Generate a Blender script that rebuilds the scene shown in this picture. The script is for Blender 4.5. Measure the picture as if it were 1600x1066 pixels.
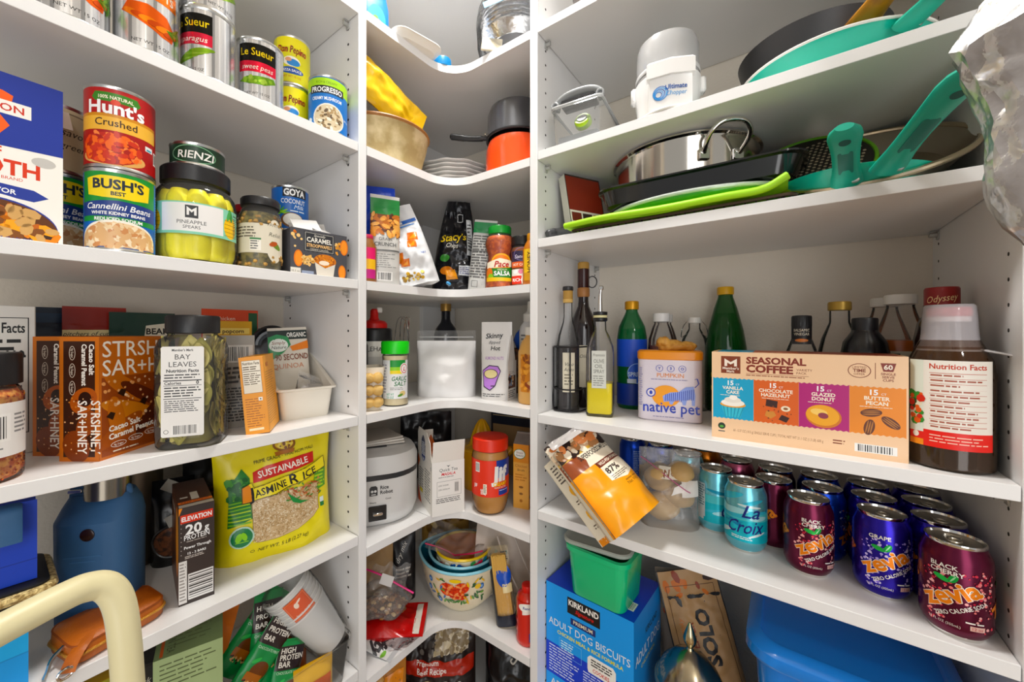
import bpy, bmesh, math, random
from mathutils import Vector, Matrix, noise
from mathutils.geometry import tessellate_polygon

for o in list(bpy.data.objects):
    bpy.data.objects.remove(o, do_unlink=True)
SC = bpy.context.scene
COL = SC.collection
R = math.radians
H = 1.30                      # lens height above the floor (m)
AX, BY = -0.703, 0.748        # front planes of the left shelves (x) and of the right shelves (y)

# ---------------------------------------------------------------- camera, light, exposure
cam = bpy.data.objects.new('camera', bpy.data.cameras.new('camera'))
COL.objects.link(cam)
cam.location = (0, 0, H)
cam.rotation_euler = (R(90), 0, 0.65474)
cam.data.sensor_width = 36
cam.data.lens = 607.855 * 36 / 1600
cam.data.shift_x = 0.02226
cam.data.shift_y = -0.00921
cam.data.clip_start = 0.02
SC.camera = cam

W = bpy.data.worlds.new('world'); SC.world = W
W.use_nodes = True
W.node_tree.nodes['Background'].inputs[0].default_value = (1.0, 0.995, 0.98, 1)
W.node_tree.nodes['Background'].inputs[1].default_value = 0.40

# ---------------------------------------------------------------- lamps (the closet's own ceiling lamp, the lamp of the room behind the viewer)
def lamp(name, kind, loc, energy, size, col=(1, .96, .9)):
    d = bpy.data.lights.new(name, kind); d.energy = energy; d.color = col
    if kind == 'AREA': d.shape = 'DISK'; d.size = size
    else: d.shadow_soft_size = size
    o = bpy.data.objects.new(name, d); COL.objects.link(o); o.location = loc
    return o
lamp('room_lamp', 'POINT', (1.0, -.53, H + .94), 12, .07, (1, .99, .97))
lamp('ceiling_lamp_light', 'AREA', (-.47, .52, 2.535), 13, .2, (1, .985, .96))

# added soft fill behind the viewer, placed like an open doorway, to brighten shelves
dd = bpy.data.lights.new('fill_light', 'AREA'); dd.shape = 'RECTANGLE'; dd.size = .95; dd.size_y = 1.9; dd.energy = 17; dd.color = (1, 1, 1)
dw = bpy.data.objects.new('fill_light', dd); COL.objects.link(dw); dw.location = (.95, -1.15, 1.15)
dw.rotation_euler = (Vector((-.75, .80, 1.2)) - Vector(dw.location)).to_track_quat('-Z', 'Y').to_euler()

SC.view_settings.view_transform = 'Standard'
SC.view_settings.look = 'None'
SC.view_settings.exposure = 0.1
SC.view_settings.gamma = 1.0
SC.view_settings.use_curve_mapping = False

# ---------------------------------------------------------------- materials
def lin(h):
    h = h.lstrip('#')
    if len(h) == 3: h = ''.join(c * 2 for c in h)
    v = [int(h[i:i + 2], 16) / 255 for i in (0, 2, 4)]
    v = [c / 12.92 if c <= .04045 else ((c + .055) / 1.055) ** 2.4 for c in v]
    if max(v) - min(v) > .06:                     # printed inks and plastics here are vivid
        m = .3 * v[0] + .6 * v[1] + .1 * v[2]; v = [min(1., max(.002, (m + (c - m) * 1.16) * 1.08)) for c in v]
    return tuple(v)

MATS = {}
def mat(hexc, rough=.5, metal=0., bump=0., bscale=120., var=0., vscale=30., coat=0., trans=0., sheen=0., emit=0., col2=None, aniso=0):
    key = (hexc, rough, metal, bump, bscale, var, vscale, coat, trans, emit, col2)
    if key in MATS: return MATS[key]
    m = bpy.data.materials.new('m_%s_%d' % (hexc.strip('#'), len(MATS))); m.use_nodes = True
    nt = m.node_tree; b = nt.nodes['Principled BSDF']; L = nt.links.new
    b.inputs['Base Color'].default_value = lin(hexc) + (1,)
    b.inputs['Roughness'].default_value = rough
    b.inputs['Metallic'].default_value = metal
    b.inputs['Coat Weight'].default_value = coat
    b.inputs['Coat Roughness'].default_value = .08
    b.inputs['Transmission Weight'].default_value = trans
    if emit:
        b.inputs['Emission Color'].default_value = lin(hexc) + (1,)
        b.inputs['Emission Strength'].default_value = emit
    tc = nt.nodes.new('ShaderNodeTexCoord')
    if var or col2:
        n = nt.nodes.new('ShaderNodeTexNoise'); n.inputs['Scale'].default_value = vscale; n.inputs['Detail'].default_value = 4
        L(tc.outputs['Object'], n.inputs['Vector'])
        mx = nt.nodes.new('ShaderNodeMix'); mx.data_type = 'RGBA'
        c = lin(hexc); d = lin(col2) if col2 else tuple(x * (1 - var) for x in c)
        mx.inputs[6].default_value = c + (1,); mx.inputs[7].default_value = d + (1,)
        if col2:
            rp = nt.nodes.new('ShaderNodeMapRange'); rp.inputs[1].default_value = .42; rp.inputs[2].default_value = .58
            L(n.outputs['Fac'], rp.inputs[0]); L(rp.outputs[0], mx.inputs[0])
        else: L(n.outputs['Fac'], mx.inputs[0])
        L(mx.outputs[2], b.inputs['Base Color'])
    if bump:
        n2 = nt.nodes.new('ShaderNodeTexNoise'); n2.inputs['Scale'].default_value = bscale; n2.inputs['Detail'].default_value = 3
        L(tc.outputs['Object'], n2.inputs['Vector'])
        bp = nt.nodes.new('ShaderNodeBump'); bp.inputs['Strength'].default_value = bump; bp.inputs['Distance'].default_value = .002
        L(n2.outputs['Fac'], bp.inputs['Height']); L(bp.outputs['Normal'], b.inputs['Normal'])
    MATS[key] = m
    return m

def film(hexc='#ffffff', cover=.25, rough=.15, bump=.5, bscale=40., gloss=.25):
    """thin see-through plastic: part clear, part diffuse haze, with sharp highlights"""
    key = ('film', hexc, cover, rough, bump, bscale, gloss)
    if key in MATS: return MATS[key]
    m = bpy.data.materials.new('film_%d' % len(MATS)); m.use_nodes = True
    nt = m.node_tree; nt.nodes.clear(); N = nt.nodes.new; L = nt.links.new
    out = N('ShaderNodeOutputMaterial'); tr = N('ShaderNodeBsdfTransparent'); df = N('ShaderNodeBsdfDiffuse'); gl = N('ShaderNodeBsdfGlossy')
    c = lin(hexc); tr.inputs[0].default_value = tuple(.6 + .4 * x for x in c) + (1,)
    df.inputs[0].default_value = c + (1,); gl.inputs['Roughness'].default_value = rough
    tc = N('ShaderNodeTexCoord'); n = N('ShaderNodeTexNoise'); n.inputs['Scale'].default_value = bscale; n.inputs['Detail'].default_value = 4
    L(tc.outputs['Object'], n.inputs['Vector'])
    bp = N('ShaderNodeBump'); bp.inputs['Strength'].default_value = bump; bp.inputs['Distance'].default_value = .006; L(n.outputs['Fac'], bp.inputs['Height'])
    L(bp.outputs[0], gl.inputs['Normal']); L(bp.outputs[0], df.inputs['Normal'])
    a = N('ShaderNodeMixShader'); a.inputs[0].default_value = cover; L(tr.outputs[0], a.inputs[1]); L(df.outputs[0], a.inputs[2])
    lw = N('ShaderNodeLayerWeight'); lw.inputs[0].default_value = gloss; L(bp.outputs[0], lw.inputs['Normal'])
    b2 = N('ShaderNodeMixShader'); L(lw.outputs['Fresnel'], b2.inputs[0]); L(a.outputs[0], b2.inputs[1]); L(gl.outputs[0], b2.inputs[2])
    L(b2.outputs[0], out.inputs[0])
    MATS[key] = m
    return m

def glass(hexc='#ffffff', rough=.03, f=.2):
    return film(hexc, .03, rough, .02, 15., f)

PRINTS = {}
def printmat(rough=.45, metal=0., coat=0.):
    key = (rough, metal, coat)
    if key in PRINTS: return PRINTS[key]
    m = bpy.data.materials.new('print_%d' % len(PRINTS)); m.use_nodes = True
    nt = m.node_tree; b = nt.nodes['Principled BSDF']
    at = nt.nodes.new('ShaderNodeAttribute'); at.attribute_name = 'ink'
    nt.links.new(at.outputs['Color'], b.inputs['Base Color'])
    b.inputs['Roughness'].default_value = rough; b.inputs['Metallic'].default_value = metal; b.inputs['Coat Weight'].default_value = coat
    PRINTS[key] = m
    return m

STEEL = mat('#c9c7c2', .22, 1.)
TIN = mat('#d2d2d0', .28, 1., .08, 300)
CHROME = mat('#e2e0dc', .1, 1.)
BLACKP = mat('#17171a', .38, bump=.05, bscale=400)
WHITEP = mat('#ece9e2', .35, bump=.04, bscale=300)
MELA = mat('#efeeed', .36, bump=.03, bscale=500, var=.03, vscale=6)
PAPER = mat('#efece5', .6, bump=.05, bscale=300)
HOLE = mat('#2a2724', .9, var=.3)
CLEAR = glass()
PLASTIC = film('#ffffff', .12, .12, .6, 35., .3)

# ---------------------------------------------------------------- geometry
class Geo:
    def __init__(s, v=None, f=None): s.v = v or []; s.f = f or []
    def add(s, g, M=None):
        n = len(s.v)
        s.v += [tuple(M @ Vector(p)) for p in g.v] if M else list(g.v)
        s.f += [tuple(i + n for i in q) for q in g.f]
        return s
    def tr(s, M): s.v = [tuple(M @ Vector(p)) for p in s.v]; return s
    def at(s, x=0, y=0, z=0): s.v = [(p[0] + x, p[1] + y, p[2] + z) for p in s.v]; return s
    def rot(s, ax, deg): return s.tr(Matrix.Rotation(R(deg), 4, ax))
    def map(s, fn): s.v = [tuple(fn(*p)) for p in s.v]; return s

def lathe(prof, n=40):
    v, f, rings = [], [], []
    for r, z in prof:
        if r < 1e-6: rings.append([len(v)]); v.append((0, 0, z))
        else:
            rings.append(list(range(len(v), len(v) + n)))
            v += [(r * math.cos(2 * math.pi * i / n), r * math.sin(2 * math.pi * i / n), z) for i in range(n)]
    for A, B in zip(rings, rings[1:]):
        for i in range(n):
            j = (i + 1) % n
            if len(A) == 1 and len(B) == 1: continue
            if len(A) == 1: f.append((A[0], B[j], B[i]))
            elif len(B) == 1: f.append((A[i], A[j], B[0]))
            else: f.append((A[i], A[j], B[j], B[i]))
    return Geo(v, f)

def loft(rings, cap0=True, cap1=True, closed=False):
    v, f = [], []
    n = len(rings[0])
    for rg in rings: v += [tuple(p) for p in rg]
    m = len(rings)
    for k in range(m if closed else m - 1):
        for i in range(n):
            j = (i + 1) % n; a = k * n; b = ((k + 1) % m) * n
            f.append((a + i, a + j, b + j, b + i))
    if not closed:
        if cap0: f.append(tuple(range(n - 1, -1, -1)))
        if cap1: f.append(tuple((m - 1) * n + i for i in range(n)))
    return Geo(v, f)

def rrect(w, d, r, n=5, z=0.):
    r = min(r, w / 2 - 1e-5, d / 2 - 1e-5); p = []
    for cx, cy, a0 in ((w / 2 - r, d / 2 - r, 0), (-w / 2 + r, d / 2 - r, 90), (-w / 2 + r, -d / 2 + r, 180), (w / 2 - r, -d / 2 + r, 270)):
        for k in range(n + 1):
            a = R(a0 + 90 * k / n); p.append((cx + r * math.cos(a), cy + r * math.sin(a), z))
    return p

def rprism(w, d, h, r=.005, e=.002):
    """rounded upright box"""
    rings = [rrect(w - 2 * e, d - 2 * e, r, 5, 0), rrect(w, d, r, 5, e), rrect(w, d, r, 5, h - e), rrect(w - 2 * e, d - 2 * e, r, 5, h)]
    return loft(rings)

def box(w, d, h, b=.0008, seg=1):
    bm = bmesh.new(); bmesh.ops.create_cube(bm, size=1)
    for v in bm.verts: v.co = (v.co.x * w, v.co.y * d, (v.co.z + .5) * h)
    if b: bmesh.ops.bevel(bm, geom=list(bm.edges), offset=min(b, w / 3, d / 3, h / 3), segments=seg, affect='EDGES', profile=.6)
    g = frombm(bm); return g

def frombm(bm):
    bm.verts.index_update()
    g = Geo([tuple(v.co) for v in bm.verts], [tuple(v.index for v in q.verts) for q in bm.faces]); bm.free(); return g

def prism(pts, h, z=0.):
    n = len(pts)
    return Geo([(x, y, z) for x, y in pts] + [(x, y, z + h) for x, y in pts],
               [tuple(range(n - 1, -1, -1)), tuple(range(n, 2 * n))] + [(i, (i + 1) % n, n + (i + 1) % n, n + i) for i in range(n)])

def tube(path, r, n=10, closed=False, flat=1.):
    P = [Vector(p) for p in path]; m = len(P)
    rr = r if isinstance(r, (list, tuple)) else [r] * m
    T = []
    for i in range(m):
        a = P[(i - 1) % m] if (closed or i) else P[0]; b = P[(i + 1) % m] if (closed or i < m - 1) else P[-1]
        T.append((b - a).normalized())
    u = T[0].orthogonal().normalized() if abs(T[0].z) > .9 else T[0].cross(Vector((0, 0, 1))).normalized()
    rings = []
    for i in range(m):
        u = (u - T[i] * u.dot(T[i])).normalized(); w = T[i].cross(u)
        rings.append([P[i] + rr[i] * (math.cos(2 * math.pi * k / n) * u + flat * math.sin(2 * math.pi * k / n) * w) for k in range(n)])
    return loft(rings, closed=closed)

def smoothpath(pts, k=6):
    """Catmull-Rom through the points"""
    P = [Vector(p) for p in pts]; P = [2 * P[0] - P[1]] + P + [2 * P[-1] - P[-2]]; out = []
    for i in range(1, len(P) - 2):
        a, b, c, d = P[i - 1:i + 3]
        for q in range(k):
            t = q / k; out.append(.5 * ((2 * b) + (c - a) * t + (2 * a - 5 * b + 4 * c - d) * t * t + (3 * b - a - 3 * c + d) * t ** 3))
    out.append(P[-2]); return out

def grid(fn, nu, nv):
    v = [tuple(fn(i / nu, j / nv)) for j in range(nv + 1) for i in range(nu + 1)]
    f = [(j * (nu + 1) + i, j * (nu + 1) + i + 1, (j + 1) * (nu + 1) + i + 1, (j + 1) * (nu + 1) + i) for j in range(nv) for i in range(nu)]
    return Geo(v, f)

def blob(rx, ry, rz, amp=.1, sc=1.5, seed=0, sub=3):
    bm = bmesh.new(); bmesh.ops.create_icosphere(bm, subdivisions=sub, radius=1)
    for v in bm.verts:
        k = 1 + amp * noise.noise(v.co * sc + Vector((seed * 7.3, seed, 3.1)))
        v.co = (v.co.x * rx * k, v.co.y * ry * k, v.co.z * rz * k)
    return frombm(bm)

def obj(name, g, m, parent=None, loc=(0, 0, 0), rot=(0, 0, 0), smooth=40, kind=None, label=None):
    me = bpy.data.meshes.new(name); me.from_pydata(g.v, [], g.f); me.materials.append(m)
    if smooth:
        me.polygons.foreach_set('use_smooth', [True] * len(me.polygons))
        if smooth < 180: me.set_sharp_from_angle(angle=R(smooth))
    o = bpy.data.objects.new(name, me); COL.objects.link(o)
    o.location = loc; o.rotation_euler = [R(a) for a in rot]
    if parent: o.parent = parent
    if kind: o['kind'] = kind
    if label: o['label'] = label
    return o

def tag(o, label, cat, group=None, kind=None):
    o['label'] = label; o['category'] = cat
    if group: o['group'] = group
    if kind: o['kind'] = kind
    return o

def thing(name, label, cat, loc, rz=0, group=None, rot=None):
    o = bpy.data.objects.new(name, None); COL.objects.link(o); o.empty_display_size = .02
    o.location = loc; o.rotation_euler = [R(a) for a in rot] if rot else (0, 0, R(rz))
    return tag(o, label, cat, group)

def Lp(y, s, z): return (AX - s, y, H + z)            # left shelves: y along, s behind the front edge
def Rp(x, s, z): return (x, BY + s, H + z)            # right shelves: x along, s behind the front edge
def face(p, off=0): return math.degrees(math.atan2(-p[0], p[1])) + off   # turn a thing's front to where the viewer stands

S0, S1, S2, S3, S4, S5 = .676, .391, .107, -.175, -.422, -.70
C4, C5 = -.456, -.735
R0, R1, R2, R3, R4 = .681, .399, .205, -.183, -.396
FL = -H

# ---------------------------------------------------------------- flat print on real surfaces
_txt = {}
def glyphs(s, bold):
    k = (s, bold)
    if k in _txt: return _txt[k]
    cu = bpy.data.curves.new('t', 'FONT'); cu.body = s; cu.size = 1; cu.resolution_u = 2; cu.offset = bold; cu.fill_mode = 'FRONT'
    o = bpy.data.objects.new('t', cu); COL.objects.link(o)
    bpy.context.view_layer.update()
    me = bpy.data.meshes.new_from_object(o.evaluated_get(bpy.context.evaluated_depsgraph_get()))
    me.calc_loop_triangles()
    v = [(p.co.x, p.co.y) for p in me.vertices]; f = [tuple(t.vertices) for t in me.loop_triangles]
    bpy.data.objects.remove(o); bpy.data.curves.remove(cu); bpy.data.meshes.remove(me)
    _txt[k] = (v, f); return _txt[k]

class Art:
    def __init__(s): s.it = []
    def tri(s, v, f, c): s.it.append((v, f, lin(c))); return s
    def poly(s, p, c):
        p = [(float(a), float(b)) for a, b in p]
        f = tessellate_polygon([[Vector((a, b, 0)) for a, b in p]])
        return s.tri(p, [tuple(t) for t in f], c)
    def rect(s, x0, z0, x1, z1, c): return s.tri([(x0, z0), (x1, z0), (x1, z1), (x0, z1)], [(0, 1, 2), (0, 2, 3)], c)
    def wave(s, x0, z0, x1, z1, c, amp=.002, n=16, top=True, bot=True):
        a = [(x0 + (x1 - x0) * i / n, z0 + (amp * (i % 2) if bot else 0)) for i in range(n + 1)]
        b = [(x0 + (x1 - x0) * i / n, z1 - (amp * (i % 2) if top else 0)) for i in range(n, -1, -1)]
        return s.poly(a + b, c)
    def ell(s, cx, cz, rx, rz, c, n=24, rot=0, a0=0, a1=360):
        ca, sa = math.cos(R(rot)), math.sin(R(rot)); p = [(cx, cz)]
        for i in range(n + 1):
            t = R(a0 + (a1 - a0) * i / n); x, z = rx * math.cos(t), rz * math.sin(t); p.append((cx + x * ca - z * sa, cz + x * sa + z * ca))
        return s.tri(p, [(0, i, i + 1) for i in range(1, n + 1)], c)
    def ring(s, cx, cz, rx, rz, w, c, n=28):
        v, f = [], []
        for i in range(n):
            t = 2 * math.pi * i / n; v += [(cx + rx * math.cos(t), cz + rz * math.sin(t)), (cx + (rx - w) * math.cos(t), cz + (rz - w) * math.sin(t))]
        for i in range(n):
            j = (i + 1) % n; f += [(2 * i, 2 * j, 2 * j + 1), (2 * i, 2 * j + 1, 2 * i + 1)]
        return s.tri(v, f, c)
    def frame(s, x0, z0, x1, z1, w, c):
        for q in ((x0, z0, x1, z0 + w), (x0, z1 - w, x1, z1), (x0, z0, x0 + w, z1), (x1 - w, z0, x1, z1)): s.rect(*q, c)
        return s
    def text(s, t, x, z, h, c, al='c', maxw=None, sh=0., b=0., rot=0, sx=1., arc=0.):
        v, f = glyphs(t, b)
        if not v: return s
        xs = [p[0] for p in v]; x0, x1 = min(xs), max(xs); k = h / .70; kx = k * sx
        if maxw and (x1 - x0) * kx > maxw: kx = maxw / (x1 - x0)
        ox = {'c': -(x0 + x1) / 2, 'l': -x0, 'r': -x1}[al]; ca, sa = math.cos(R(rot)), math.sin(R(rot)); out = []
        for px, pz in v:
            X = (px + ox) * kx + sh * pz * k; Z = pz * k
            if arc: Z += -arc * X * X
            out.append((x + X * ca - Z * sa, z + X * sa + Z * ca))
        return s.tri(out, f, c)
    def bars(s, x0, z0, x1, z1, seed=1, bg='#f4f2ee', c='#1b1b1b'):
        rd = random.Random(seed)
        if bg: s.rect(x0, z0, x1, z1, bg)
        w = x1 - x0; x = x0 + .08 * w; v, f = [], []
        while x < x1 - .1 * w:
            b = w * rd.choice((.012, .02, .03)); n = len(v); v += [(x, z0 + .1 * (z1 - z0)), (x + b, z0 + .1 * (z1 - z0)), (x + b, z1 - .1 * (z1 - z0)), (x, z1 - .1 * (z1 - z0))]
            f += [(n, n + 1, n + 2), (n, n + 2, n + 3)]; x += b + w * rd.choice((.015, .025, .035))
        return s.tri(v, f, c)
    def lines(s, x0, z0, x1, z1, n, c, seed=1, fill=.45, gap=.25):
        """rows of print too small to read"""
        rd = random.Random(seed); v, f = [], []; st = (z1 - z0) / n
        for i in range(n):
            z = z1 - (i + 1) * st + st * (1 - fill) / 2; x = x0; e = x1 - rd.random() * gap * (x1 - x0)
            while x < e:
                w = min(st * rd.uniform(.8, 3.2), e - x); k = len(v); v += [(x, z), (x + w, z), (x + w, z + st * fill), (x, z + st * fill)]
                f += [(k, k + 1, k + 2), (k, k + 2, k + 3)]; x += w + st * .35
        return s.tri(v, f, c)
    def dots(s, x0, z0, x1, z1, cols, n, r0, r1, seed=1, asp=1., inside=None, sides=7, rnd=True):
        rd = random.Random(seed); by = {}
        for _ in range(n):
            x, z = rd.uniform(x0, x1), rd.uniform(z0, z1)
            if inside and not inside(x, z): continue
            by.setdefault(rd.choice(cols), []).append((x, z, rd.uniform(r0, r1), rd.random() * 360 if rnd else 0))
        for c, L in by.items():
            v, f = [], []
            for x, z, r, a in L:
                k = len(v); ca, sa = math.cos(R(a)), math.sin(R(a)); v.append((x, z))
                for i in range(sides):
                    t = 2 * math.pi * i / sides; p, q = r * asp * math.cos(t), r * math.sin(t); v.append((x + p * ca - q * sa, z + p * sa + q * ca))
                f += [(k, k + 1 + i, k + 1 + (i + 1) % sides) for i in range(sides)]
            s.tri(v, f, c)
        return s
    def facts(s, x0, z0, x1, z1, c='#222222', seed=1, head=True, t='Nutrition Facts'):
        w, h = x1 - x0, z1 - z0; s.frame(x0, z0, x1, z1, w * .015, c)
        if head: s.text(t, x0 + w * .05, z1 - h * .13, h * .085, c, 'l', w * .9, b=.02)
        s.lines(x0 + w * .05, z1 - h * .3, x1 - w * .05, z1 - h * .17, 2, c, seed)
        s.rect(x0 + w * .04, z1 - h * .345, x1 - w * .04, z1 - h * .325, c)
        s.lines(x0 + w * .05, z0 + h * .06, x1 - w * .05, z1 - h * .38, 9, c, seed + 1, .4)
        return s
    def sub(s, o, x=0, z=0, k=1.):
        for v, f, c in o.it: s.it.append(([(x + a * k, z + b * k) for a, b in v], f, c))
        return s

def cyl(r, z0=0.):
    return lambda x, z: Vector((r * math.sin(x / r), -r * math.cos(x / r), z + z0))
def plane_f(w, d, h): return lambda x, z: Vector((x, -d / 2, z))
def plane_b(w, d, h): return lambda x, z: Vector((-x, d / 2, z))
def plane_r(w, d, h): return lambda x, z: Vector((w / 2, x, z))
def plane_l(w, d, h): return lambda x, z: Vector((-w / 2, -x, z))
def plane_t(w, d, h): return lambda x, z: Vector((x, z, h))
FACES = dict(f=plane_f, b=plane_b, r=plane_r, l=plane_l, t=plane_t)

def printed(parent, pairs, m=None, name='label', L=None, off=.0002, step=.00005, base=None):
    """lay the artwork (art, surface function) on the surface as thin real ink, one mesh"""
    V, F, C = [], [], []
    for art, S in pairs:
        lay = []                                     # an item lies one ink layer above whatever it overlaps
        for v, f, c in art.it:
            if not v: continue
            xs = [q[0] for q in v]; zs = [q[1] for q in v]; bb = (min(xs), max(xs), min(zs), max(zs))
            li = 1 + max([l for b, l in lay if b[0] < bb[1] and bb[0] < b[1] and b[2] < bb[3] and bb[2] < b[3]], default=-1); lay.append((bb, li))
            h = off + step * li; pts = list(v); tris = list(f)
            if L:
                out, mid = [], {}
                st = list(tris)
                while st:
                    a, b, d = st.pop()
                    e = [(math.dist(pts[a], pts[b]), a, b, d), (math.dist(pts[b], pts[d]), b, d, a), (math.dist(pts[d], pts[a]), d, a, b)]
                    le, p, q, o = max(e)
                    if le <= L: out.append((a, b, d)); continue
                    k = (min(p, q), max(p, q))
                    if k not in mid: mid[k] = len(pts); pts.append(((pts[p][0] + pts[q][0]) / 2, (pts[p][1] + pts[q][1]) / 2))
                    m_ = mid[k]; st += [(p, m_, o), (m_, q, o)]
                tris = out
            n = len(V); E = 1e-4
            for x, z in pts:
                p = S(x, z); nn = (S(x + E, z) - p).cross(S(x, z + E) - p)
                nn = nn.normalized() if nn.length > 0 else Vector((0, -1, 0))
                V.append(tuple(p + nn * h))
            C += [c + (1.,)] * len(pts); F += [tuple(i + n for i in t) for t in tris]
    me = bpy.data.meshes.new(name); me.from_pydata(V, [], F); me.materials.append(m or printmat())
    at = me.color_attributes.new('ink', 'FLOAT_COLOR', 'POINT')
    at.data.foreach_set('color', [x for c in C for x in c])
    if L: me.polygons.foreach_set('use_smooth', [True] * len(me.polygons))
    o = bpy.data.objects.new(name, me); COL.objects.link(o); o.parent = parent
    return o

# ---------------------------------------------------------------- builders used many times
def carton(name, label, cat, loc, rz, w, d, h, m, arts, bevel=.0012, rot=None, rough=.42, group=None):
    t = thing(name, label, cat, loc, rz, group, rot)
    obj('body', box(w, d, h, bevel), m, t)
    if arts: printed(t, [(a, FACES[k](w, d, h)) for k, a in arts.items()], printmat(rough))
    return t

def can(label, loc, r, h, art, base='#888888', off=0, name='food_can', group=None, rough=.35, metal=0., cat='can', z0=.005):
    t = thing(name, label, cat, loc, face(loc, off), group)
    q = r * .975
    obj('body', lathe([(0, .002), (r * .93, .002), (r * .95, 0), (r, .0008), (r, .0035), (q, .005), (q, h - .005), (r, h - .0035), (r, h - .0008), (r * .97, h), (r * .94, h - .001), (r * .93, h - .004)], 48), TIN, t)
    obj('lid', lathe([(r * .935, h - .004), (r * .8, h - .004), (r * .78, h - .0032), (r * .55, h - .0032), (r * .53, h - .004), (0, h - .004)], 40), TIN, t)
    A = Art().rect(-math.pi * q, z0, math.pi * q, h - z0, base) if base else Art()
    A.it += art.it
    printed(t, [(A, cyl(q))], printmat(rough, metal), L=.004, step=.00007)
    return t

def jarlid(r, z0, z1, ribs=40, dome=.001):
    rings = []
    for k, (rr, z) in enumerate(((r * .96, z0), (r, z0 + .001), (r, z1 - .0025), (r * .96, z1), (r * .5, z1 + dome))):
        rings.append([((rr + (.0006 if i % 2 and 0 < k < 3 else 0)) * math.cos(math.pi * i / ribs), (rr + (.0006 if i % 2 and 0 < k < 3 else 0)) * math.sin(math.pi * i / ribs), z) for i in range(2 * ribs)])
    return loft(rings)

def bottle(name, label, cat, loc, prof, gm, cap=None, liquid=None, art=None, artR=None, rz=None, n=40, group=None, am=None, capname='cap', n2=0):
    t = thing(name, label, cat, loc, face(loc) if rz is None else rz, group)
    obj('glass' if gm in GLASSY else 'body', lathe(prof, n), gm, t)
    if liquid:
        lm, lev, k = liquid; q = [(0, .003)] + [(max(0, r - k), max(z, .003)) for r, z in prof if z < lev and r > k]
        for (r0, z0), (r1, z1) in zip(prof, prof[1:]):
            if z0 < lev <= z1: q += [(max(0, r0 + (r1 - r0) * (lev - z0) / (z1 - z0) - k), lev)]
        obj('liquid', lathe(q + [(0, lev)], n), lm, t)
    if cap:
        r, z0, z1, cm = cap; obj(capname, jarlid(r, z0, z1, 24), cm, t)
    if art: printed(t, [(art, cyl(artR))], am or printmat(.45), L=.004, off=.0004, step=.00007)
    return t
GLASSY = set()

def bagsurf(w, h, t, seed=0, wr=.003, bot=.75, topz=.86, pin=.06, sc=28., lean=0., bulge=.45, belly=0., tap=0.):
    """front/back sheets of a filled pouch; x across, z up"""
    def S(x, z, sg=-1):
        x = max(-w / 2, min(w / 2, x)); v = min(max(z / h, 0), 1); u = max(-1., min(1., 2 * x / w))
        if v < .18: k = bot + (1 - bot) * math.sin(v / .18 * math.pi / 2)
        elif v < bulge: k = 1
        elif v < topz: k = pin + (1 - pin) * (.5 + .5 * math.cos((v - bulge) / (topz - bulge) * math.pi))
        else: k = pin
        th = t / 2 * k * max(0., 1 - abs(u) ** 3.2) ** .6
        q = Vector((x * sc, z * sc, seed * 5.1 + sg))
        nz = wr * (noise.noise(q) + .5 * noise.noise(q * 2.3)) * min(1, 3 * (1 - abs(u)) + .25)
        if v > topz: nz *= .35
        sw = 1 + belly * math.sin(math.pi * v) + tap * v * v
        return Vector((x * sw, sg * th + nz + lean * z * z / h, z))
    return S

def bag(name, label, cat, loc, rz, w, h, t, m, art=None, am=None, seed=1, wr=.003, rot=None, group=None, nu=22, nv=26, parts=True, artoff=.0009, **kw):
    T = thing(name, label, cat, loc, rz, group, rot)
    S = bagsurf(w, h, t, seed, wr, **kw)
    g = grid(lambda u, v: S((u - .5) * w, v * h, -1), nu, nv)
    g.add(Geo(*(lambda q: (q.v, [tuple(reversed(f)) for f in q.f]))(grid(lambda u, v: S((u - .5) * w, v * h, 1), nu, nv))))
    bt = grid(lambda u, v: S((u - .5) * w, 0, -1).lerp(S((u - .5) * w, 0, 1), v), nu, 3); g.add(bt)
    obj('pouch', g, m, T, smooth=70)
    if art: printed(T, [(art, lambda x, z: S(x, z, -1))], am or printmat(.35), L=.004, off=artoff, step=.0002)
    return T, S
# ---------------------------------------------------------------- the closet
DL, DR = .33, .36
XB, YB = AX - DL, BY + DR
T = .019
YL = .473                      # face of the upright between left and corner shelves
XR = -.459                     # upright between corner and right shelves: XR .. XR+T
XE = .220                      # face of the right end upright
DRY = mat('#e9e1d4', .85, bump=.5, bscale=160, var=.05, vscale=9)

def struct(name, g, m, label):
    o = obj(name, g, m, smooth=0); o['kind'] = 'structure'; o['label'] = label
    return o
struct('wall_left', box(.08, 3.1, 2.62, 0).at(XB - .04, -.35, 0), DRY, 'off white plastered wall behind the left and corner shelves')
struct('wall_back', box(3.0, .08, 2.62, 0).at(XB + 1.42, YB + .04, 0), DRY, 'off white plastered wall behind the corner and right shelves')
struct('floor', box(3.2, 3.2, .06, 0).at(XB + 1.5, YB - 1.5, -.06), mat('#a48a6c', .45, var=.25, vscale=5, bump=.1), 'plain floor of the closet')
struct('ceiling', box(3.2, 3.2, .06, 0).at(XB + 1.5, YB - 1.5, 2.62), DRY, 'flat white closet ceiling')
cl = thing('ceiling_lamp', 'round flush ceiling lamp above the corner', 'lamp', (-.47, .52, 2.62))
obj('base', lathe([(0, 0), (.14, 0), (.14, -.02), (.13, -.025), (0, -.025)], 32), WHITEP, cl)
obj('diffuser', lathe([(.125, -.025), (.115, -.05), (.07, -.066), (0, -.07)], 32), mat('#fff3e0', .4, emit=3.), cl)

def holes(parent, pts, axis):
    g = Geo()
    for x, y, z in pts:
        d = lathe([(0, 0), (.0026, 0), (.0026, .0004), (0, .0004)], 8)
        d.rot('X' if axis == 'y' else 'Y', 90); g.add(d.at(x, y, z))
    return obj('pin_holes', g, HOLE, parent, smooth=0, kind='stuff')

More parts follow.
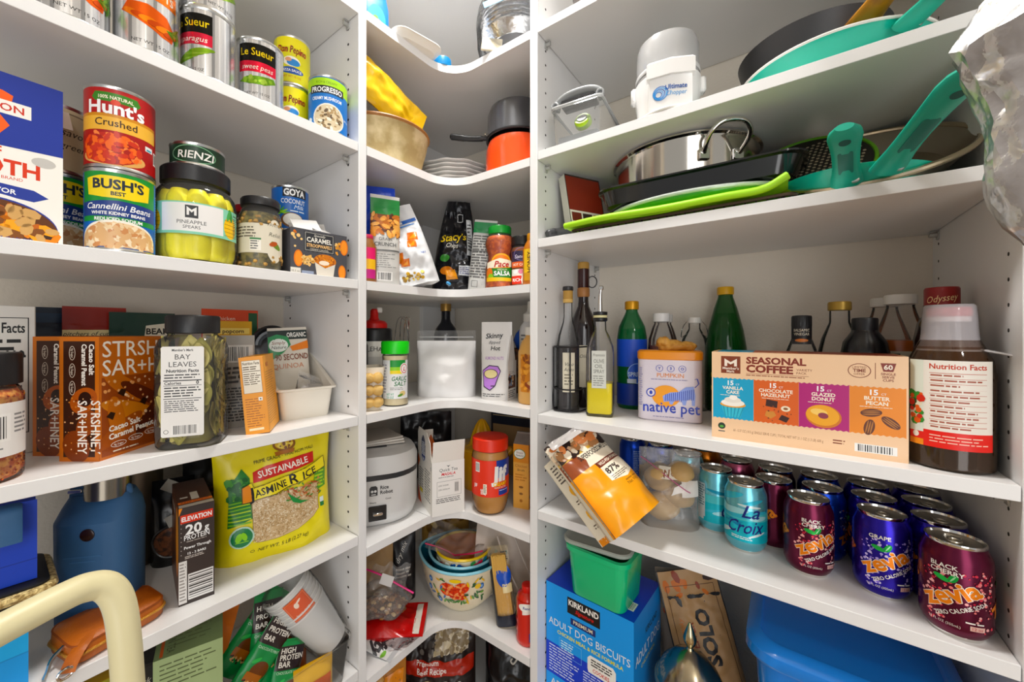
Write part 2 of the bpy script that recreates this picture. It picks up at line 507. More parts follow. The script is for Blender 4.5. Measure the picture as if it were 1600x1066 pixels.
def upright(label, lo, hi, facesh, axis):
    cx, cy = (lo[0] + hi[0]) / 2, (lo[1] + hi[1]) / 2
    t = thing('upright_panel', label, 'shelf panel', (cx, cy, 0), group='white uprights of the shelving')
    obj('board', box(hi[0] - lo[0], hi[1] - lo[1], 2.45, .0008), MELA, t)
    pts = []
    for k in range(64):
        z = .2 + .032 * k
        for p in facesh: pts.append((p[0] - cx, p[1] - cy, z + .0135))
    holes(t, pts, axis)
    return t
upright('white upright panel between the left shelves and the corner shelves', (XB, YL), (AX, YL + T),
        [(AX - .037, YL - .0002), (XB + .037, YL - .0002), (AX - .037, YL + T - .0001), (XB + .037, YL + T - .0001)], 'y')
upright('white upright panel between the corner shelves and the right shelves', (XR, BY), (XR + T, YB),
        [(XR + T - .0001, BY + .037), (XR + T - .0001, YB - .037), (XR - .0003, BY + .037), (XR - .0003, YB - .037)], 'x')
upright('white end upright at the right edge beside the dark sauce bottle', (XE, BY), (XE + T, YB), [(XE - .0003, BY + .037), (XE - .0003, YB - .037)], 'x')
upright('white end upright of the left shelves, left of the broth carton', (XB, -.47), (AX, -.451), [(AX - .037, -.451)], 'y')
cp = thing('corner_cleat', 'narrow white shelf support panel against the wall in the corner', 'shelf panel', (XB + .0095, YB - .085, 0))
obj('board', box(.018, .165, 2.45, .0008), MELA, cp)
holes(cp, [(.0091, .05, .2 + .032 * k) for k in range(64)], 'x')

PIN = film('#e8e8e4', .5, .2, .1, 50., .4)
def pins(t, pts):
    for x, y, dx, dy in pts:
        g = lathe([(0, 0), (.0045, 0), (.0045, .011), (0, .011)], 10)
        g.rot('Y' if dx else 'X', 90 * (dx if dx else -dy)); g.add(box(.010, .010, .003, .001).at(dx * .006, dy * .006, .004)).add(box(.003 if dx else .012, .003 if dy else .012, .014, .001).at(0, 0, -.009))
        obj('shelf_pin', g, PIN, t, (x, y, -.0075 - T))

def shelf(label, z, kind):
    zz = H + z
    if kind == 'L':
        y0, y1 = -.449, YL - .001; t = thing('shelf', label, 'shelf', ((AX + XB) / 2, (y0 + y1) / 2, zz), group='white adjustable shelves')
        obj('board', box(DL - .002, y1 - y0, T, .0007).at(.001, 0, -T), MELA, t)
        pins(t, [((AX - .037) - (AX + XB) / 2, (y1 - y0) / 2, 0, -1), ((XB + .037) - (AX + XB) / 2, (y1 - y0) / 2, 0, -1)])
    elif kind == 'R':
        x0, x1 = XR + T + .001, XE - .001; t = thing('shelf', label, 'shelf', ((x0 + x1) / 2, BY + DR / 2, zz), group='white adjustable shelves')
        obj('board', box(x1 - x0, DR - .002, T, .0007).at(0, -.001, -T), MELA, t)
        w = (x1 - x0) / 2
        pins(t, [(-w, -DR / 2 + .037, 1, 0), (-w, DR / 2 - .037, 1, 0), (w, -DR / 2 + .037, -1, 0), (w, DR / 2 - .037, -1, 0)])
    else:
        r = .08; y0, x1 = YL + T + .001, XR - .001
        arc = [(AX + r - r * math.cos(R(a)), BY - r + r * math.sin(R(a))) for a in range(0, 91, 6)]
        t = thing('corner_shelf', label, 'shelf', (AX, BY, zz), group='white curved corner shelves')
        main = [(XB + .001, .672 if kind == 'C2' else y0), (AX, .672 if kind == 'C2' else y0)] + arc + [(x1, BY), (x1, YB - .001), (XB + .0195, YB - .001), (XB + .0195, YB - .1695), (XB + .001, YB - .1695)]
        obj('board', prism([(x - AX, y - BY) for x, y in main], T, -T), MELA, t, smooth=20)
        if kind == 'C2':
            obj('board', box(DL - .002, .672 - y0 - .0012, T, .0005).at(-DL / 2, (y0 + .672) / 2 - BY - .0006, -T), MELA, t)
        pins(t, [(-.037, y0 - BY, 0, 1), (x1 - AX, .037, -1, 0), (-DL + .05, y0 - BY, 0, 1)])
    return t
shelf('white highest shelf of the left bay, only its underside in view', S0 + .284, 'L'); shelf('white highest curved corner shelf, seen from below above the foil plates', S0 + .284, 'C'); shelf('white highest shelf of the right bay, above the dark canister', R0 + .284, 'R')
for lb, z in (('top shelf of the left bay above the row of silver vegetable cans', S0), ('shelf of the left bay carrying the silver vegetable cans', S1),
              ('shelf of the left bay under the broth carton and pineapple jar', S2), ('shelf of the left bay under the orange snack boxes and bay leaf jar', S3),
              ('shelf of the left bay under the yellow rice bag and blue bottle', S4), ('lowest shelf of the left bay under the paper cups and green snack bars', S5)):
    shelf('white ' + lb, z, 'L')
for lb, z, k in (('topmost curved corner shelf under the bagged foil plates', S0, 'C'), ('curved corner shelf under the orange saucepan and beige basket', S1, 'C'),
                 ('curved corner shelf under the chip bags and salsa jar', S2, 'C'), ('curved corner shelf under the bag of flour and garlic salt', S3, 'C'),
                 ('curved corner shelf under the rice cooker and peanut butter', C4, 'C2'), ('curved corner shelf under the floral mixing bowls', C5, 'C'), ('lowest corner shelf under the beef recipe dog food bag', -1.08, 'C')):
    shelf('white ' + lb, z, k)
for lb, z in (('topmost shelf of the right bay above the food chopper', R0), ('shelf of the right bay under the food chopper and teal pan', R1),
              ('shelf of the right bay under the steel pot and lime green mat', R2), ('shelf of the right bay under the oil bottles and coffee box', R3),
              ('shelf of the right bay under the soda cans', R4), ('lowest shelf of the right bay under the blue dog biscuit box', -.885)):
    shelf('white ' + lb, z, 'R')
# ================================================================ LEFT BAY
SILV = 'silver'
def veg_can(label, y, s, z, kind, off=0):
    A = Art(); h = .110; q = .0366
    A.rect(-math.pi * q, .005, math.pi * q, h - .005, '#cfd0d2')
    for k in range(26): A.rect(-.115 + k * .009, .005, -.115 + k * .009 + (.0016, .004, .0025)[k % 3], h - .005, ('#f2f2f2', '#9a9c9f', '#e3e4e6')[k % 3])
    if kind == 'peas':
        A.rect(-.030, .068, .030, .098, '#15140f'); A.rect(-.030, .050, .030, .068, '#d4384a')
        A.text('Le Sueur', 0, .078, .0125, '#e9cf49', maxw=.052, b=.01); A.text('sweet peas', 0, .0545, .0085, '#f7f0e8', maxw=.048, sh=.2)
        A.poly([(-.030, .034), (-.012, .029), (.012, .030), (.030, .040), (.026, .047), (.005, .044), (-.015, .042)], '#6f9a3c')
        A.dots(-.02, .033, .022, .042, ['#a9cb62', '#8fb84c'], 26, .0022, .0034, 4); A.text('NET WT 15 OZ', 0, .012, .004, '#333333', maxw=.04)
    elif kind == 'beans':
        A.rect(-.030, .068, .030, .098, '#15140f'); A.text('Le Sueur', 0, .078, .0125, '#e9cf49', maxw=.052, b=.01)
        A.rect(-.030, .050, .030, .068, '#c93a4c'); A.text('asparagus', 0, .0545, .0085, '#f7f0e8', maxw=.048, sh=.2)
        for k in range(5): A.ell(-.012 + .007 * k, .026 + .004 * k, .018, .0035, ('#7ea33f', '#93b552')[k % 2], rot=12)
        A.text('NET WT 15 OZ', 0, .010, .004, '#333333', maxw=.04)
    else:
        A.rect(-.034, .078, .034, .100, '#e2792a'); A.text('CARROTS', 0, .084, .0105, '#fff3e4', maxw=.056, b=.02)
        A.poly([(-.034, .052), (-.01, .040), (.012, .030), (.026, .030), (.030, .046), (.018, .062), (-.004, .068), (-.026, .066)], '#d9661f')
        for k in range(6): A.ell(-.02 + .009 * k, .05 - .002 * k, .012, .0045, ('#f08a3c', '#c9571a')[k % 2], rot=-25 + 9 * k)
        for k in range(7): A.ell(.026 + .002 * k, .040 + .004 * (k % 4), .010, .0018, ('#5c8a35', '#7fae4a')[k % 2], rot=-30 + 25 * k)
        A.text('NET WT 15 OZ', 0, .012, .0045, '#333333', maxw=.045)
    return can(label, Lp(y, s, z), .0375, h, A, None, off, group='silver label vegetable cans', rough=.25, metal=.75)
veg_can('silver carrot can at the upper left edge, left of the other carrot can', .071, .044, S1, 'carrot', 10)
veg_can('silver carrot can beside the silver asparagus can on the shelf edge', .147, .044, S1, 'carrot', 8)
veg_can('silver can with yellow lettering on black, lower of the stack of two', .223, .044, S1, 'beans', -38)
veg_can('silver vegetable can stacked on top of another silver can', .224, .046, S1 + .1102, 'beans', 30)
veg_can('silver carrot can stacked on the carrot can by the shelf edge', .148, .046, S1 + .1102, 'carrot', 20)
veg_can('silver sweet peas can standing alone beside the yellow tomato cans', .302, .044, S1, 'peas', -8)

def pepino():
    A = Art()
    A.rect(-.03, .074, .03, .095, '#f1e45a'); A.text('Don Pepino', 0, .063, .014, '#b5261e', maxw=.056, b=.02, sh=.1)
    A.text('Don Pepino', .0005, .0633, .0135, '#20201c', maxw=.050, b=-.01, sh=.1)
    A.ell(0, .046, .016, .010, '#f6f1e4'); A.ell(.003, .044, .012, .007, '#3a86c8'); A.ell(-.006, .049, .006, .004, '#e0a37c')
    A.ell(0, .028, .022, .007, '#1a4fa0'); A.text('PIZZA SAUCE', 0, .0258, .0048, '#ffffff', maxw=.036, b=.02); A.text('NET WT 15 OZ', 0, .014, .004, '#b5261e', maxw=.034)
    return A
can('yellow pizza sauce can, lower of the stack beside the mushroom soup', Lp(.388, .105, S1), .034, .098, pepino(), '#dcd52a', -6, group='yellow pizza sauce cans')
can('yellow pizza sauce can, upper of the stack beside the mushroom soup', Lp(.388, .105, S1 + .0982), .034, .098, pepino(), '#dcd52a', -2, group='yellow pizza sauce cans')
A = Art(); A.rect(-.12, .080, .12, .105, '#a5cf3f'); A.text('RICH & CREAMY', 0, .094, .005, '#5d7f22', maxw=.04)
A.rect(-.034, .075, .034, .090, '#23262c'); A.text('PROGRESSO', 0, .0775, .0098, '#ffffff', maxw=.060, b=.02)
A.text('CREAMY MUSHROOM', 0, .062, .0065, '#ffffff', maxw=.058, b=.015)
A.ell(.004, .028, .031, .028, '#e8e4da'); A.ell(.004, .028, .028, .0255, '#d2c3a6')
A.dots(-.02, .006, .028, .05, ['#8b7456', '#f0e8d4', '#a98e68', '#5f4e3a'], 60, .0012, .0032, 3, 1.6, lambda x, z: ((x - .004) / .025) ** 2 + ((z - .028) / .022) ** 2 < 1)
A.ell(-.037, .024, .006, .006, '#e8eef4'); A.text('50% LESS', .044, .032, .004, '#ffffff', maxw=.016)
can('blue and lime mushroom soup can at the end of the upper shelf', Lp(.430, .042, S1), .0375, .112, A, '#1f6fb8', -4)

# --- second shelf: broth carton, bean cans, jars
A = Art(); w, d, h = .096, .060, .196
A.rect(-.048, 0, .048, .125, '#f2efe8'); A.rect(-.048, .115, .048, .196, '#20348f')
A.poly([(-.048, .108), (.048, .112), (.048, .12), (-.048, .12)], '#20348f')
A.text('S', -.016, .122, .052, '#ef6a2c', sx=1.15, b=.03, sh=.15); A.rect(-.048, .148, .022, .164, '#f2efe8'); A.text('SWANSON', -.0135, .1518, .0085, '#c23a22', maxw=.062, b=.015)
A.text('BEEF', -.016, .098, .011, '#cf4630', maxw=.040, b=.02); A.text('BROTH', -.006, .078, .017, '#cf4630', maxw=.070, b=.03); A.text('REAL BROTH BRAND', -.008, .072, .0035, '#cf4630', maxw=.062)
A.ell(.032, .100, .010, .006, '#c9c6c0'); A.poly([(-.048, .056), (.024, .050), (.036, .057), (.024, .064), (-.048, .070)], '#27398f'); A.text('RICH FLAVOR', -.014, .0565, .0055, '#ffffff', maxw=.056, b=.02, rot=-3)
A.ell(-.012, .018, .058, .036, '#f7f5f0', a0=0, a1=180); A.ell(-.012, .016, .056, .034, '#27398f', a0=0, a1=180); A.ell(-.012, .014, .056, .034, '#5d3418', a0=0, a1=180); A.rect(-.048, .004, .044, .0145, '#5d3418')
A.dots(-.046, .006, .040, .045, ['#e58a2a', '#f0a445', '#7a4a26', '#3f2412', '#c9a06a', '#b8642a'], 90, .003, .0075, 8, 1.5, lambda x, z: ((x + .012) / .052) ** 2 + ((z - .012) / .031) ** 2 < 1)
A.text('NET WT 32 OZ (2 LB) 907g', -.004, .0012, .0035, '#27398f', maxw=.08)
t = carton('broth_carton', 'blue and white beef broth carton at the left picture edge', 'carton', Lp(.013, .053, S2), 92, w, d, h, PAPER, dict(f=A, t=Art().rect(-.047, -.029, .047, .029, '#20348f')))
obj('fold_tab', prism([(0, 0), (.014, 0), (.010, .022), (.002, .022)], .0008).rot('X', 90).at(.0482, .01, .165), PAPER, t)

def beans_label():
    A = Art(); q = .0366
    A.rect(-math.pi * q, .005, -.045, .105, '#1d63b4'); A.rect(.047, .005, math.pi * q, .105, '#1f6cc0'); A.rect(-.045, .050, .047, .105, '#1f8a3e')
    A.poly([(-.034, .074), (-.036, .096), (-.018, .100), (.018, .100), (.036, .096), (.034, .074), (.016, .071), (-.016, .071)], '#f0d62c')
    A.text("BUSH'S", 0, .083, .0125, '#1b2a3a', maxw=.058, b=.035); A.text('BEST', 0, .0745, .005, '#1b2a3a', b=.03)
    A.poly([(-.045, .046), (.047, .046), (.047, .066), (.0, .068), (-.045, .064)], '#20387c'); A.text('Cannellini Beans', 0, .0555, .0078, '#ffffff', maxw=.078, sh=.25, b=.012); A.text('WHITE KIDNEY BEANS', 0, .0485, .004, '#ffffff', maxw=.07, b=.03)
    A.rect(-.045, .039, .047, .046, '#1f8a3e'); A.text('REDUCED SODIUM', 0, .0405, .0042, '#ffffff', maxw=.064, b=.03)
    A.ell(0, .016, .045, .026, '#f4efe2', a0=0, a1=180); A.rect(-.045, .006, .045, .0165, '#e0b98c'); A.ell(0, .016, .043, .0225, '#d9ac7c', a0=0, a1=180)
    A.dots(-.042, .007, .042, .036, ['#e9cfa8', '#f2dfc0', '#d9b184', '#c98f62'], 150, .0022, .0036, 5, 1.9, lambda x, z: z < .016 or (x / .041) ** 2 + ((z - .016) / .021) ** 2 < 1)
    A.lines(.052, .060, .066, .090, 8, '#cfe0f2', 2); A.lines(.052, .02, .066, .05, 8, '#cfe0f2', 3)
    return A
BG = 'blue and green bean cans'
can('blue and green bean can with the red tomato can on top', Lp(.119, .043, S2), .0375, .110, beans_label(), '#1d63b4', -4, group=BG)
can('blue and green bean can half hidden behind the broth carton', Lp(.064, .118, S2), .0375, .110, beans_label(), '#1d63b4', 4, group=BG)
can('blue and green bean can at the back under the black sweet corn can', Lp(.131, .162, S2), .0375, .110, beans_label(), '#1d63b4', 30, group=BG)
A = Art(); A.rect(-.12, .072, .12, .107, '#a82218'); A.rect(-.05, .050, .05, .072, '#e6b45a'); A.rect(-.05, .068, .05, .072, '#c98a3a')
A.poly([(-.022, .100), (.022, .100), (.026, .093), (.022, .088), (-.022, .088), (-.026, .093)], '#3f7d2d'); A.text('100% NATURAL', 0, .0915, .0045, '#f6efd8', maxw=.036, b=.02); A.ell(0, .0875, .005, .004, '#d0472a')
A.text("Hunt's", 0, .0725, .0165, '#ffffff', maxw=.062, b=.03); A.text('Crushed', 0, .056, .0095, '#3a2014', maxw=.044, b=.01, sx=1.15)
A.ell(-.004, .016, .036, .012, '#d9a86a'); A.ell(-.006, .026, .033, .021, '#b8361a')
A.dots(-.038, .010, .026, .046, ['#d9512a', '#e8703c', '#a02a14', '#f08a55', '#c23e1e'], 150, .0018, .0042, 6, 1.7, lambda x, z: ((x + .006) / .032) ** 2 + ((z - .027) / .020) ** 2 < 1)
A.rect(.032, .036, .044, .043, '#eef2ee'); A.rect(.034, .037, .042, .0395, '#3f9ab0'); A.bars(.047, .022, .056, .04, 4)
can('red crushed tomato can stacked on the blue bean can', Lp(.119, .043, S2 + .1102), .0375, .110, A, '#a02418', -8)
A = Art(); A.text('savory', .012, .052, .010, '#2c2620', maxw=.034, sh=.3); A.text('greens', .010, .034, .009, '#2c2620', maxw=.034, sh=.3); A.rect(-.03, .082, .03, .084, '#8c7f68')
can('tan labelled can stacked behind the broth carton', Lp(.064, .118, S2 + .1102), .036, .094, A, '#cdbf9f', 14)
A = Art(); A.ring(0, .082, .012, .009, .001, '#d8d2c2'); A.text('SUPER SWEET', 0, .062, .0075, '#f2efe6', maxw=.052, b=.01); A.text('CORN', 0, .050, .0085, '#f2efe6', maxw=.04, b=.01); A.text('GOLDEN', 0, .040, .004, '#cdbb80', maxw=.03)
A.dots(-.03, .012, .03, .034, ['#e8c553', '#f2dc8a', '#f6f0dc'], 40, .002, .0035, 3)
can('black sweet corn can stacked behind the crushed tomatoes', Lp(.131, .162, S2 + .1102), .0365, .106, A, '#17161a', 10)

# pineapple jar
p = Lp(.212, .060, S2); t = thing('pineapple_jar', 'large glass jar of yellow pineapple spears with white and mint label', 'jar', p, face(p, -6))
prof = [(0, 0), (.046, 0), (.053, .004), (.0555, .012), (.0555, .092), (.053, .108), (.047, .118), (.042, .122), (.042, .126)]
obj('glass', lathe(prof, 48), CLEAR, t)
g = Geo(); rd = random.Random(3)
for k in range(9):
    a = 2 * math.pi * k / 9; c = tube([(.034 * math.cos(a), .034 * math.sin(a), .004 + .012 * (i)) for i in range(10)], [.014, .0185, .019, .0185, .0185, .0195, .019, .018, .0165, .011], 12)
    for i, q in enumerate(c.v):
        n_ = noise.noise(Vector(q) * 90 + Vector((k, 0, 0))) * .0016; c.v[i] = (q[0] * (1 + n_ * 18), q[1] * (1 + n_ * 18), q[2])
    g.add(c)
obj('pineapple_spears', g, mat('#ffec4a', .35, bump=.3, bscale=160, var=.16, vscale=70), t)
obj('lid', jarlid(.0455, .124, .150, 60), BLACKP, t)
A = Art(); A.rect(-.075, .040, .075, .088, '#8fcdb2')
for k in (-1, 1):
    A.ell(k * .056, .060, .013, .018, '#f2c62a'); A.ell(k * .056, .080, .004, .010, '#3f8a4a', rot=15 * k); A.ell(k * .052, .079, .003, .009, '#58a85c', rot=-18)
    for j in range(5): A.rect(k * .056 - .012, .046 + j * .006, k * .056 + .012, .0466 + j * .006, '#8a5f14')
A.rect(-.040, .044, .042, .086, '#f3f1ee'); A.rect(-.008, .064, .008, .083, '#1c1c1e')
A.poly([(-.006, .068), (-.006, .081), (0, .076), (.006, .081), (.006, .068), (.003, .068), (.003, .075), (0, .072), (-.003, .075), (-.003, .068)], '#f3f1ee')
A.text('PINEAPPLE', 0, .055, .0055, '#3c4043', maxw=.05); A.text('SPEARS', 0, .048, .0048, '#3c4043', maxw=.03); A.rect(-.02, .041, .042, .044, '#8fcdb2'); A.facts(.062, .042, .076, .086, '#444444')
printed(t, [(A, cyl(.0556))], printmat(.4), L=.004, off=.0004, step=.00007)
A = Art(); A.ring(0, .017, .031, .014, .0014, '#7fae8a'); A.text('RIENZI', .003, .0105, .0115, '#f2f0ea', maxw=.050, b=.015, sh=.1)
can('low dark green tin standing on the lid of the pineapple jar', Lp(.214, .060, S2 + .1512), .037, .036, A, '#0f3a22', -10, name='food_tin', z0=.004, cat='tin')

def vegjar(label, loc, r, h, lidm, off, group=None):
    t = thing('pickle_jar', label, 'jar', loc, face(loc, off), group)
    obj('glass', lathe([(0, 0), (r * .9, 0), (r, .006), (r, h * .72), (r * .9, h * .82), (r * .82, h * .86), (r * .82, h * .9)], 40), CLEAR, t)
    obj('contents', lathe([(0, .002), (r * .86, .002), (r * .95, .007), (r * .95, h * .70), (r * .84, h * .79), (0, h * .80)], 40), mat('#8a7d4e', .5, bump=.4, bscale=120, vscale=90, col2='#4f4a2c'), t)
    g = Geo(); rd = random.Random(int(h * 1e4))
    for k in range(70):
        a, z = rd.uniform(0, 6.28), rd.choice([rd.uniform(.008, h * .22), rd.uniform(h * .6, h * .76)]); rr = r * .93 if z < h * .7 else r * .85
        b = blob(.0045, .0045, .004, .2, 1.5, k, 1).at(rr * math.cos(a), rr * math.sin(a), z); g.add(b)
    obj('chickpeas', g, mat('#c39a5c', .45, var=.3, vscale=60), t, kind='stuff')
    obj('lid', jarlid(r * .9, h * .88, h, 40), lidm, t)
    A = Art(); A.rect(-r * 1.7, h * .22, r * 1.5, h * .62, '#ddd6c4'); A.ell(.018, h * .40, .017, h * .30, '#ddd6c4'); A.text('PANTRY', .018, h * .6, .005, '#6a5f4c', maxw=.026)
    A.lines(-r * 1.5, h * .42, -.006, h * .58, 4, '#6b6455', 2); A.text('Relish', .018, h * .46, .007, '#52503e', maxw=.024, sh=.3); A.ell(.020, h * .34, .011, .005, '#6f8a3c', rot=-30); A.ell(.015, h * .36, .008, .004, '#b0562f', rot=20)
    A.rect(-.022, h * .25, -.005, h * .40, '#f0ece2'); A.rect(-.022, h * .395, -.005, h * .42, '#3f7d4a'); A.lines(-.021, h * .26, -.006, h * .39, 4, '#555555', 5)
    printed(t, [(A, cyl(r))], printmat(.5), L=.004, off=.0004, step=.00007)
    return t
vegjar('jar of chickpea relish with cream label and black lid', Lp(.3015, .042, S2), .0335, .126, BLACKP, 10)
vegjar('jar with a red lid tucked behind the relish jar', Lp(.313, .112, S2), .0335, .128, mat('#a3222a', .4, var=.1), 0)
def goya():
    A = Art(); A.rect(-.006, .068, .040, .088, '#14161c'); A.text('GOYA', .016, .071, .0125, '#ffffff', maxw=.040, b=.04)
    A.text('COCONUT', .014, .055, .009, '#ffffff', maxw=.046, b=.01); A.text('Milk', .024, .045, .008, '#e8f0f8', sh=.3); A.lines(.008, .038, .036, .043, 1, '#dfeaf4')
    for k in range(6): A.ell(-.016 + .003 * k, .040 - .001 * k, .012, .002, ('#4f9a3a', '#8cc63f')[k % 2], rot=100 - 24 * k)
    A.ell(.012, .022, .021, .015, '#7a5535'); A.ell(.013, .023, .018, .0125, '#f4f1e8'); A.ell(-.02, .012, .012, .008, '#8cc63f')
    return A
for k, lb in enumerate(('blue coconut milk can hidden behind the caramel waffle box, lower of two', 'blue coconut milk can showing above the caramel waffle box')):
    can(lb, Lp(.384, .105, S2 + .0912 * k), .0345, .091, goya(), '#1763b2', -14, group='blue coconut milk cans')
A = Art(); w, d, h = .108, .052, .086
A.rect(-.054, 0, .054, .086, '#4a4a50'); A.wave(-.030, .044, .028, .083, '#2c2d33', .002, 14); A.frame(-.028, .047, .026, .081, .0008, '#b9b6ae'); A.text('Specially', -.001, .0745, .0045, '#e6e2d8', sh=.3)
A.text('CARAMEL', -.001, .0635, .0088, '#f0ece2', maxw=.048, b=.02); A.text('STROOPWAFELS', -.001, .054, .0062, '#f0c58a', maxw=.048, b=.02); A.text('CREAMY CARAMEL', -.001, .0485, .0032, '#d8d2c4', maxw=.036)
A.ell(.010, .030, .022, .013, '#c97a2c'); A.dots(-.010, .019, .030, .042, ['#e39a48', '#a85c1c'], 90, .0008, .0016, 4, 1.4, lambda x, z: ((x - .01) / .020) ** 2 + ((z - .03) / .0115) ** 2 < 1); A.ell(.008, .026, .010, .0045, '#f3e3cf')
A.poly([(-.010, .026), (-.006, 0), (.026, 0), (.030, .026), (.010, .016)], '#d9d2c6')
for x, z, r in ((-.040, .030, .012), (.048, .062, .012), (.044, .012, .011)): A.ell(x, z, r * .7, r * 1.3, '#d9792b'); A.ell(x, z, r * .5, r * 1.1, '#e8944a')
A.dots(-.034, .020, -.012, .036, ['#efc98c', '#e3b06a'], 26, .002, .004, 3, 1.2, sides=4); A.dots(.030, .046, .042, .070, ['#efc98c', '#e3a050'], 12, .002, .0035, 3, sides=4); A.dots(-.05, .05, -.034, .08, ['#efc98c', '#d9792b'], 8, .002, .004, 5)
A.rect(-.054, .002, -.036, .012, '#d9d5cc'); A.text('10.3 oz', -.045, .004, .004, '#333333', maxw=.014); A.rect(-.034, 0, -.012, .008, '#8f98ac')
t = carton('waffle_box', 'dark grey caramel waffle box with torn open flaps', 'box', Lp(.400, .040, S2), 84, w, d, h, mat('#5a5a60', .5, var=.1), dict(f=A))
for x0, an, ww, ln in ((-.018, 38, .05, .030), (.012, 62, .046, .034), (-.002, 20, .07, .026)):
    obj('flap', box(ww, .0008, ln, 0).rot('X', -an).rot('Y', -8 if x0 < 0 else 14).at(x0, -.018 if an > 30 else .016, h), mat('#cfccc8', .5, var=.08), t, smooth=0)
# --- third shelf of the left bay
A = Art(); A.facts(-.036, .03, .036, .195, '#222222', 3); A.text('Calories 110', 0, .136, .012, '#222222', maxw=.064, b=.03)
carton('cereal_box', 'plain white box with nutrition facts at the left back of the shelf', 'box', Lp(.004, .190, S3), 92, .085, .05, .212, mat('#e9e6df', .55, var=.04), dict(f=A))
p = Lp(-.012, .050, S3); t = thing('pepper_jar', 'clear jar of red pepper flakes with black lid at the left edge', 'jar', p, face(p, 14))
obj('jar', lathe([(0, 0), (.040, 0), (.044, .004), (.0445, .010), (.0445, .098), (.041, .108), (.038, .112)], 44), CLEAR, t)
obj('pepper_flakes', lathe([(0, .003), (.039, .003), (.0425, .010), (.0425, .099), (.038, .107), (0, .108)], 44), mat('#c8602a', .6, bump=.6, bscale=220, vscale=140, col2='#f0b46a'), t)
rd = random.Random(5); g = Geo()
for k in range(420):
    a, z = rd.uniform(0, 6.28), rd.uniform(.004, .104); f_ = blob(.0022, .0012, .0016, .3, 1.5, k, 1)
    g.add(f_.rot('Z', rd.uniform(0, 360)).at(.0428 * math.cos(a), .0428 * math.sin(a), z))
obj('loose_flakes', g, mat('#f0a040', .6, vscale=260, col2='#b0401c'), t, kind='stuff')
obj('lid', jarlid(.0425, .112, .150, 60), BLACKP, t)
A = Art(); A.rect(-.046, .030, .052, .092, '#efece8'); A.bars(-.018, .048, .024, .080, 6); A.lines(.028, .055, .048, .08, 5, '#888888', 3); A.lines(-.04, .034, .02, .042, 2, '#888888', 4)
printed(t, [(A, cyl(.0446))], printmat(.5), L=.004, off=.0004, step=.00007)

def star_box(label, loc, rz):
    w, d, h = .054, .098, .168
    F = Art(); F.rect(-.027, 0, .027, h, '#c26f2e'); F.rect(-.0215, .006, .0215, h - .006, '#3a1a0c')
    F.ell(.006, .082, .020, .016, '#a8561c', rot=40); F.ell(.008, .084, .009, .010, '#2a1008'); F.ell(-.004, .020, .018, .022, '#7a3a14', rot=20); F.ell(.01, .05, .012, .02, '#8a4416', rot=-30)
    F.dots(-.02, .008, .02, .09, ['#c98548', '#e0b184', '#5a2a10'], 50, .0006, .0014, 4)
    F.text('STRSHINE', .004, .010, .013, '#f4eee6', 'l', rot=90, maxw=.076); F.it.pop()
    F.text('STRSHNEY', .0165, .082, .0125, '#f6efe6', 'l', rot=-90, maxw=.072, b=.015); F.text('SAR+HNEY', -.0015, .082, .0125, '#f6efe6', 'l', rot=-90, maxw=.072, b=.015)
    F.text('Cacao Salt', .0135, .158, .0068, '#f6efe6', 'l', rot=-90, maxw=.042, b=.03); F.text('Caramel Peanut', .0035, .158, .0068, '#f6efe6', 'l', rot=-90, maxw=.056, b=.03)
    for k in range(3):
        z = .146 - .0235 * k; F.ring(-.0095, z, .0042, .0095, .0006, '#e8dccb'); F.text('4g Sugar', -.011, z + .0065, .0032, '#e8dccb', 'l', rot=-90, maxw=.013)
    Sd = Art(); Sd.rect(-.049, 0, .049, h, '#bd6a2a'); Sd.rect(-.046, .004, .049, .112, '#8d4518')
    for k, (x, z, rx, rz_, c, ro) in enumerate(((-.01, .095, .040, .012, '#b86a24', -35), (.02, .080, .045, .010, '#5a2408', -30), (.0, .060, .050, .012, '#c47a2e', -20), (-.02, .035, .040, .011, '#9a4f1a', 30), (.025, .045, .030, .010, '#4a1c08', 50), (-.025, .055, .012, .03, '#b86a24', 10))):
        Sd.ell(x, z, rx, rz_, c, rot=ro)
    Sd.dots(-.044, .03, .03, .108, ['#f0cfae', '#e3b184', '#d99a66'], 46, .001, .0026, 3, 1.2); 
    for x, z in ((-.018, .088), (.016, .070), (-.034, .058)): Sd.poly([(x - .006, z), (x, z + .006), (x + .007, z + .003), (x + .003, z - .006)], '#2a1208')
    Sd.text('STRSH', -.045, .140, .022, '#f6efe6', 'l', maxw=.088, b=.005); Sd.text('SAR+H', -.045, .114, .022, '#f6efe6', 'l', maxw=.088, b=.005)
    Sd.text('Cacao Salt', -.036, .036, .0078, '#f6efe6', 'l', maxw=.05, b=.03, rot=6); Sd.text('Caramel Peanut', -.036, .025, .0078, '#f6efe6', 'l', maxw=.07, b=.03, rot=6)
    for k in range(3): Sd.ring(-.022 + .026 * k, .017 + .0028 * k, .0115, .0042, .0007, '#f6efe6'); Sd.text('4g Sugar', -.022 + .026 * k, .0155 + .0028 * k, .003, '#f6efe6', maxw=.016)
    Sd.lines(-.03, .006, .02, .010, 1, '#e8dccb', 2)
    return carton('snack_bar_box', label, 'box', loc, rz, w, d, h, mat('#b0642a', .4, var=.1), dict(f=F, r=Sd, t=Art().rect(-.026, -.048, .026, .048, '#b56c34')), rough=.3, group='orange brown snack bar boxes')
star_box('orange brown caramel peanut bar box, front one of the pair', (-.7855, .1185, H + S3), 37)
star_box('orange brown caramel peanut bar box, behind and left of its twin', (-.850, .0985, H + S3), 37)

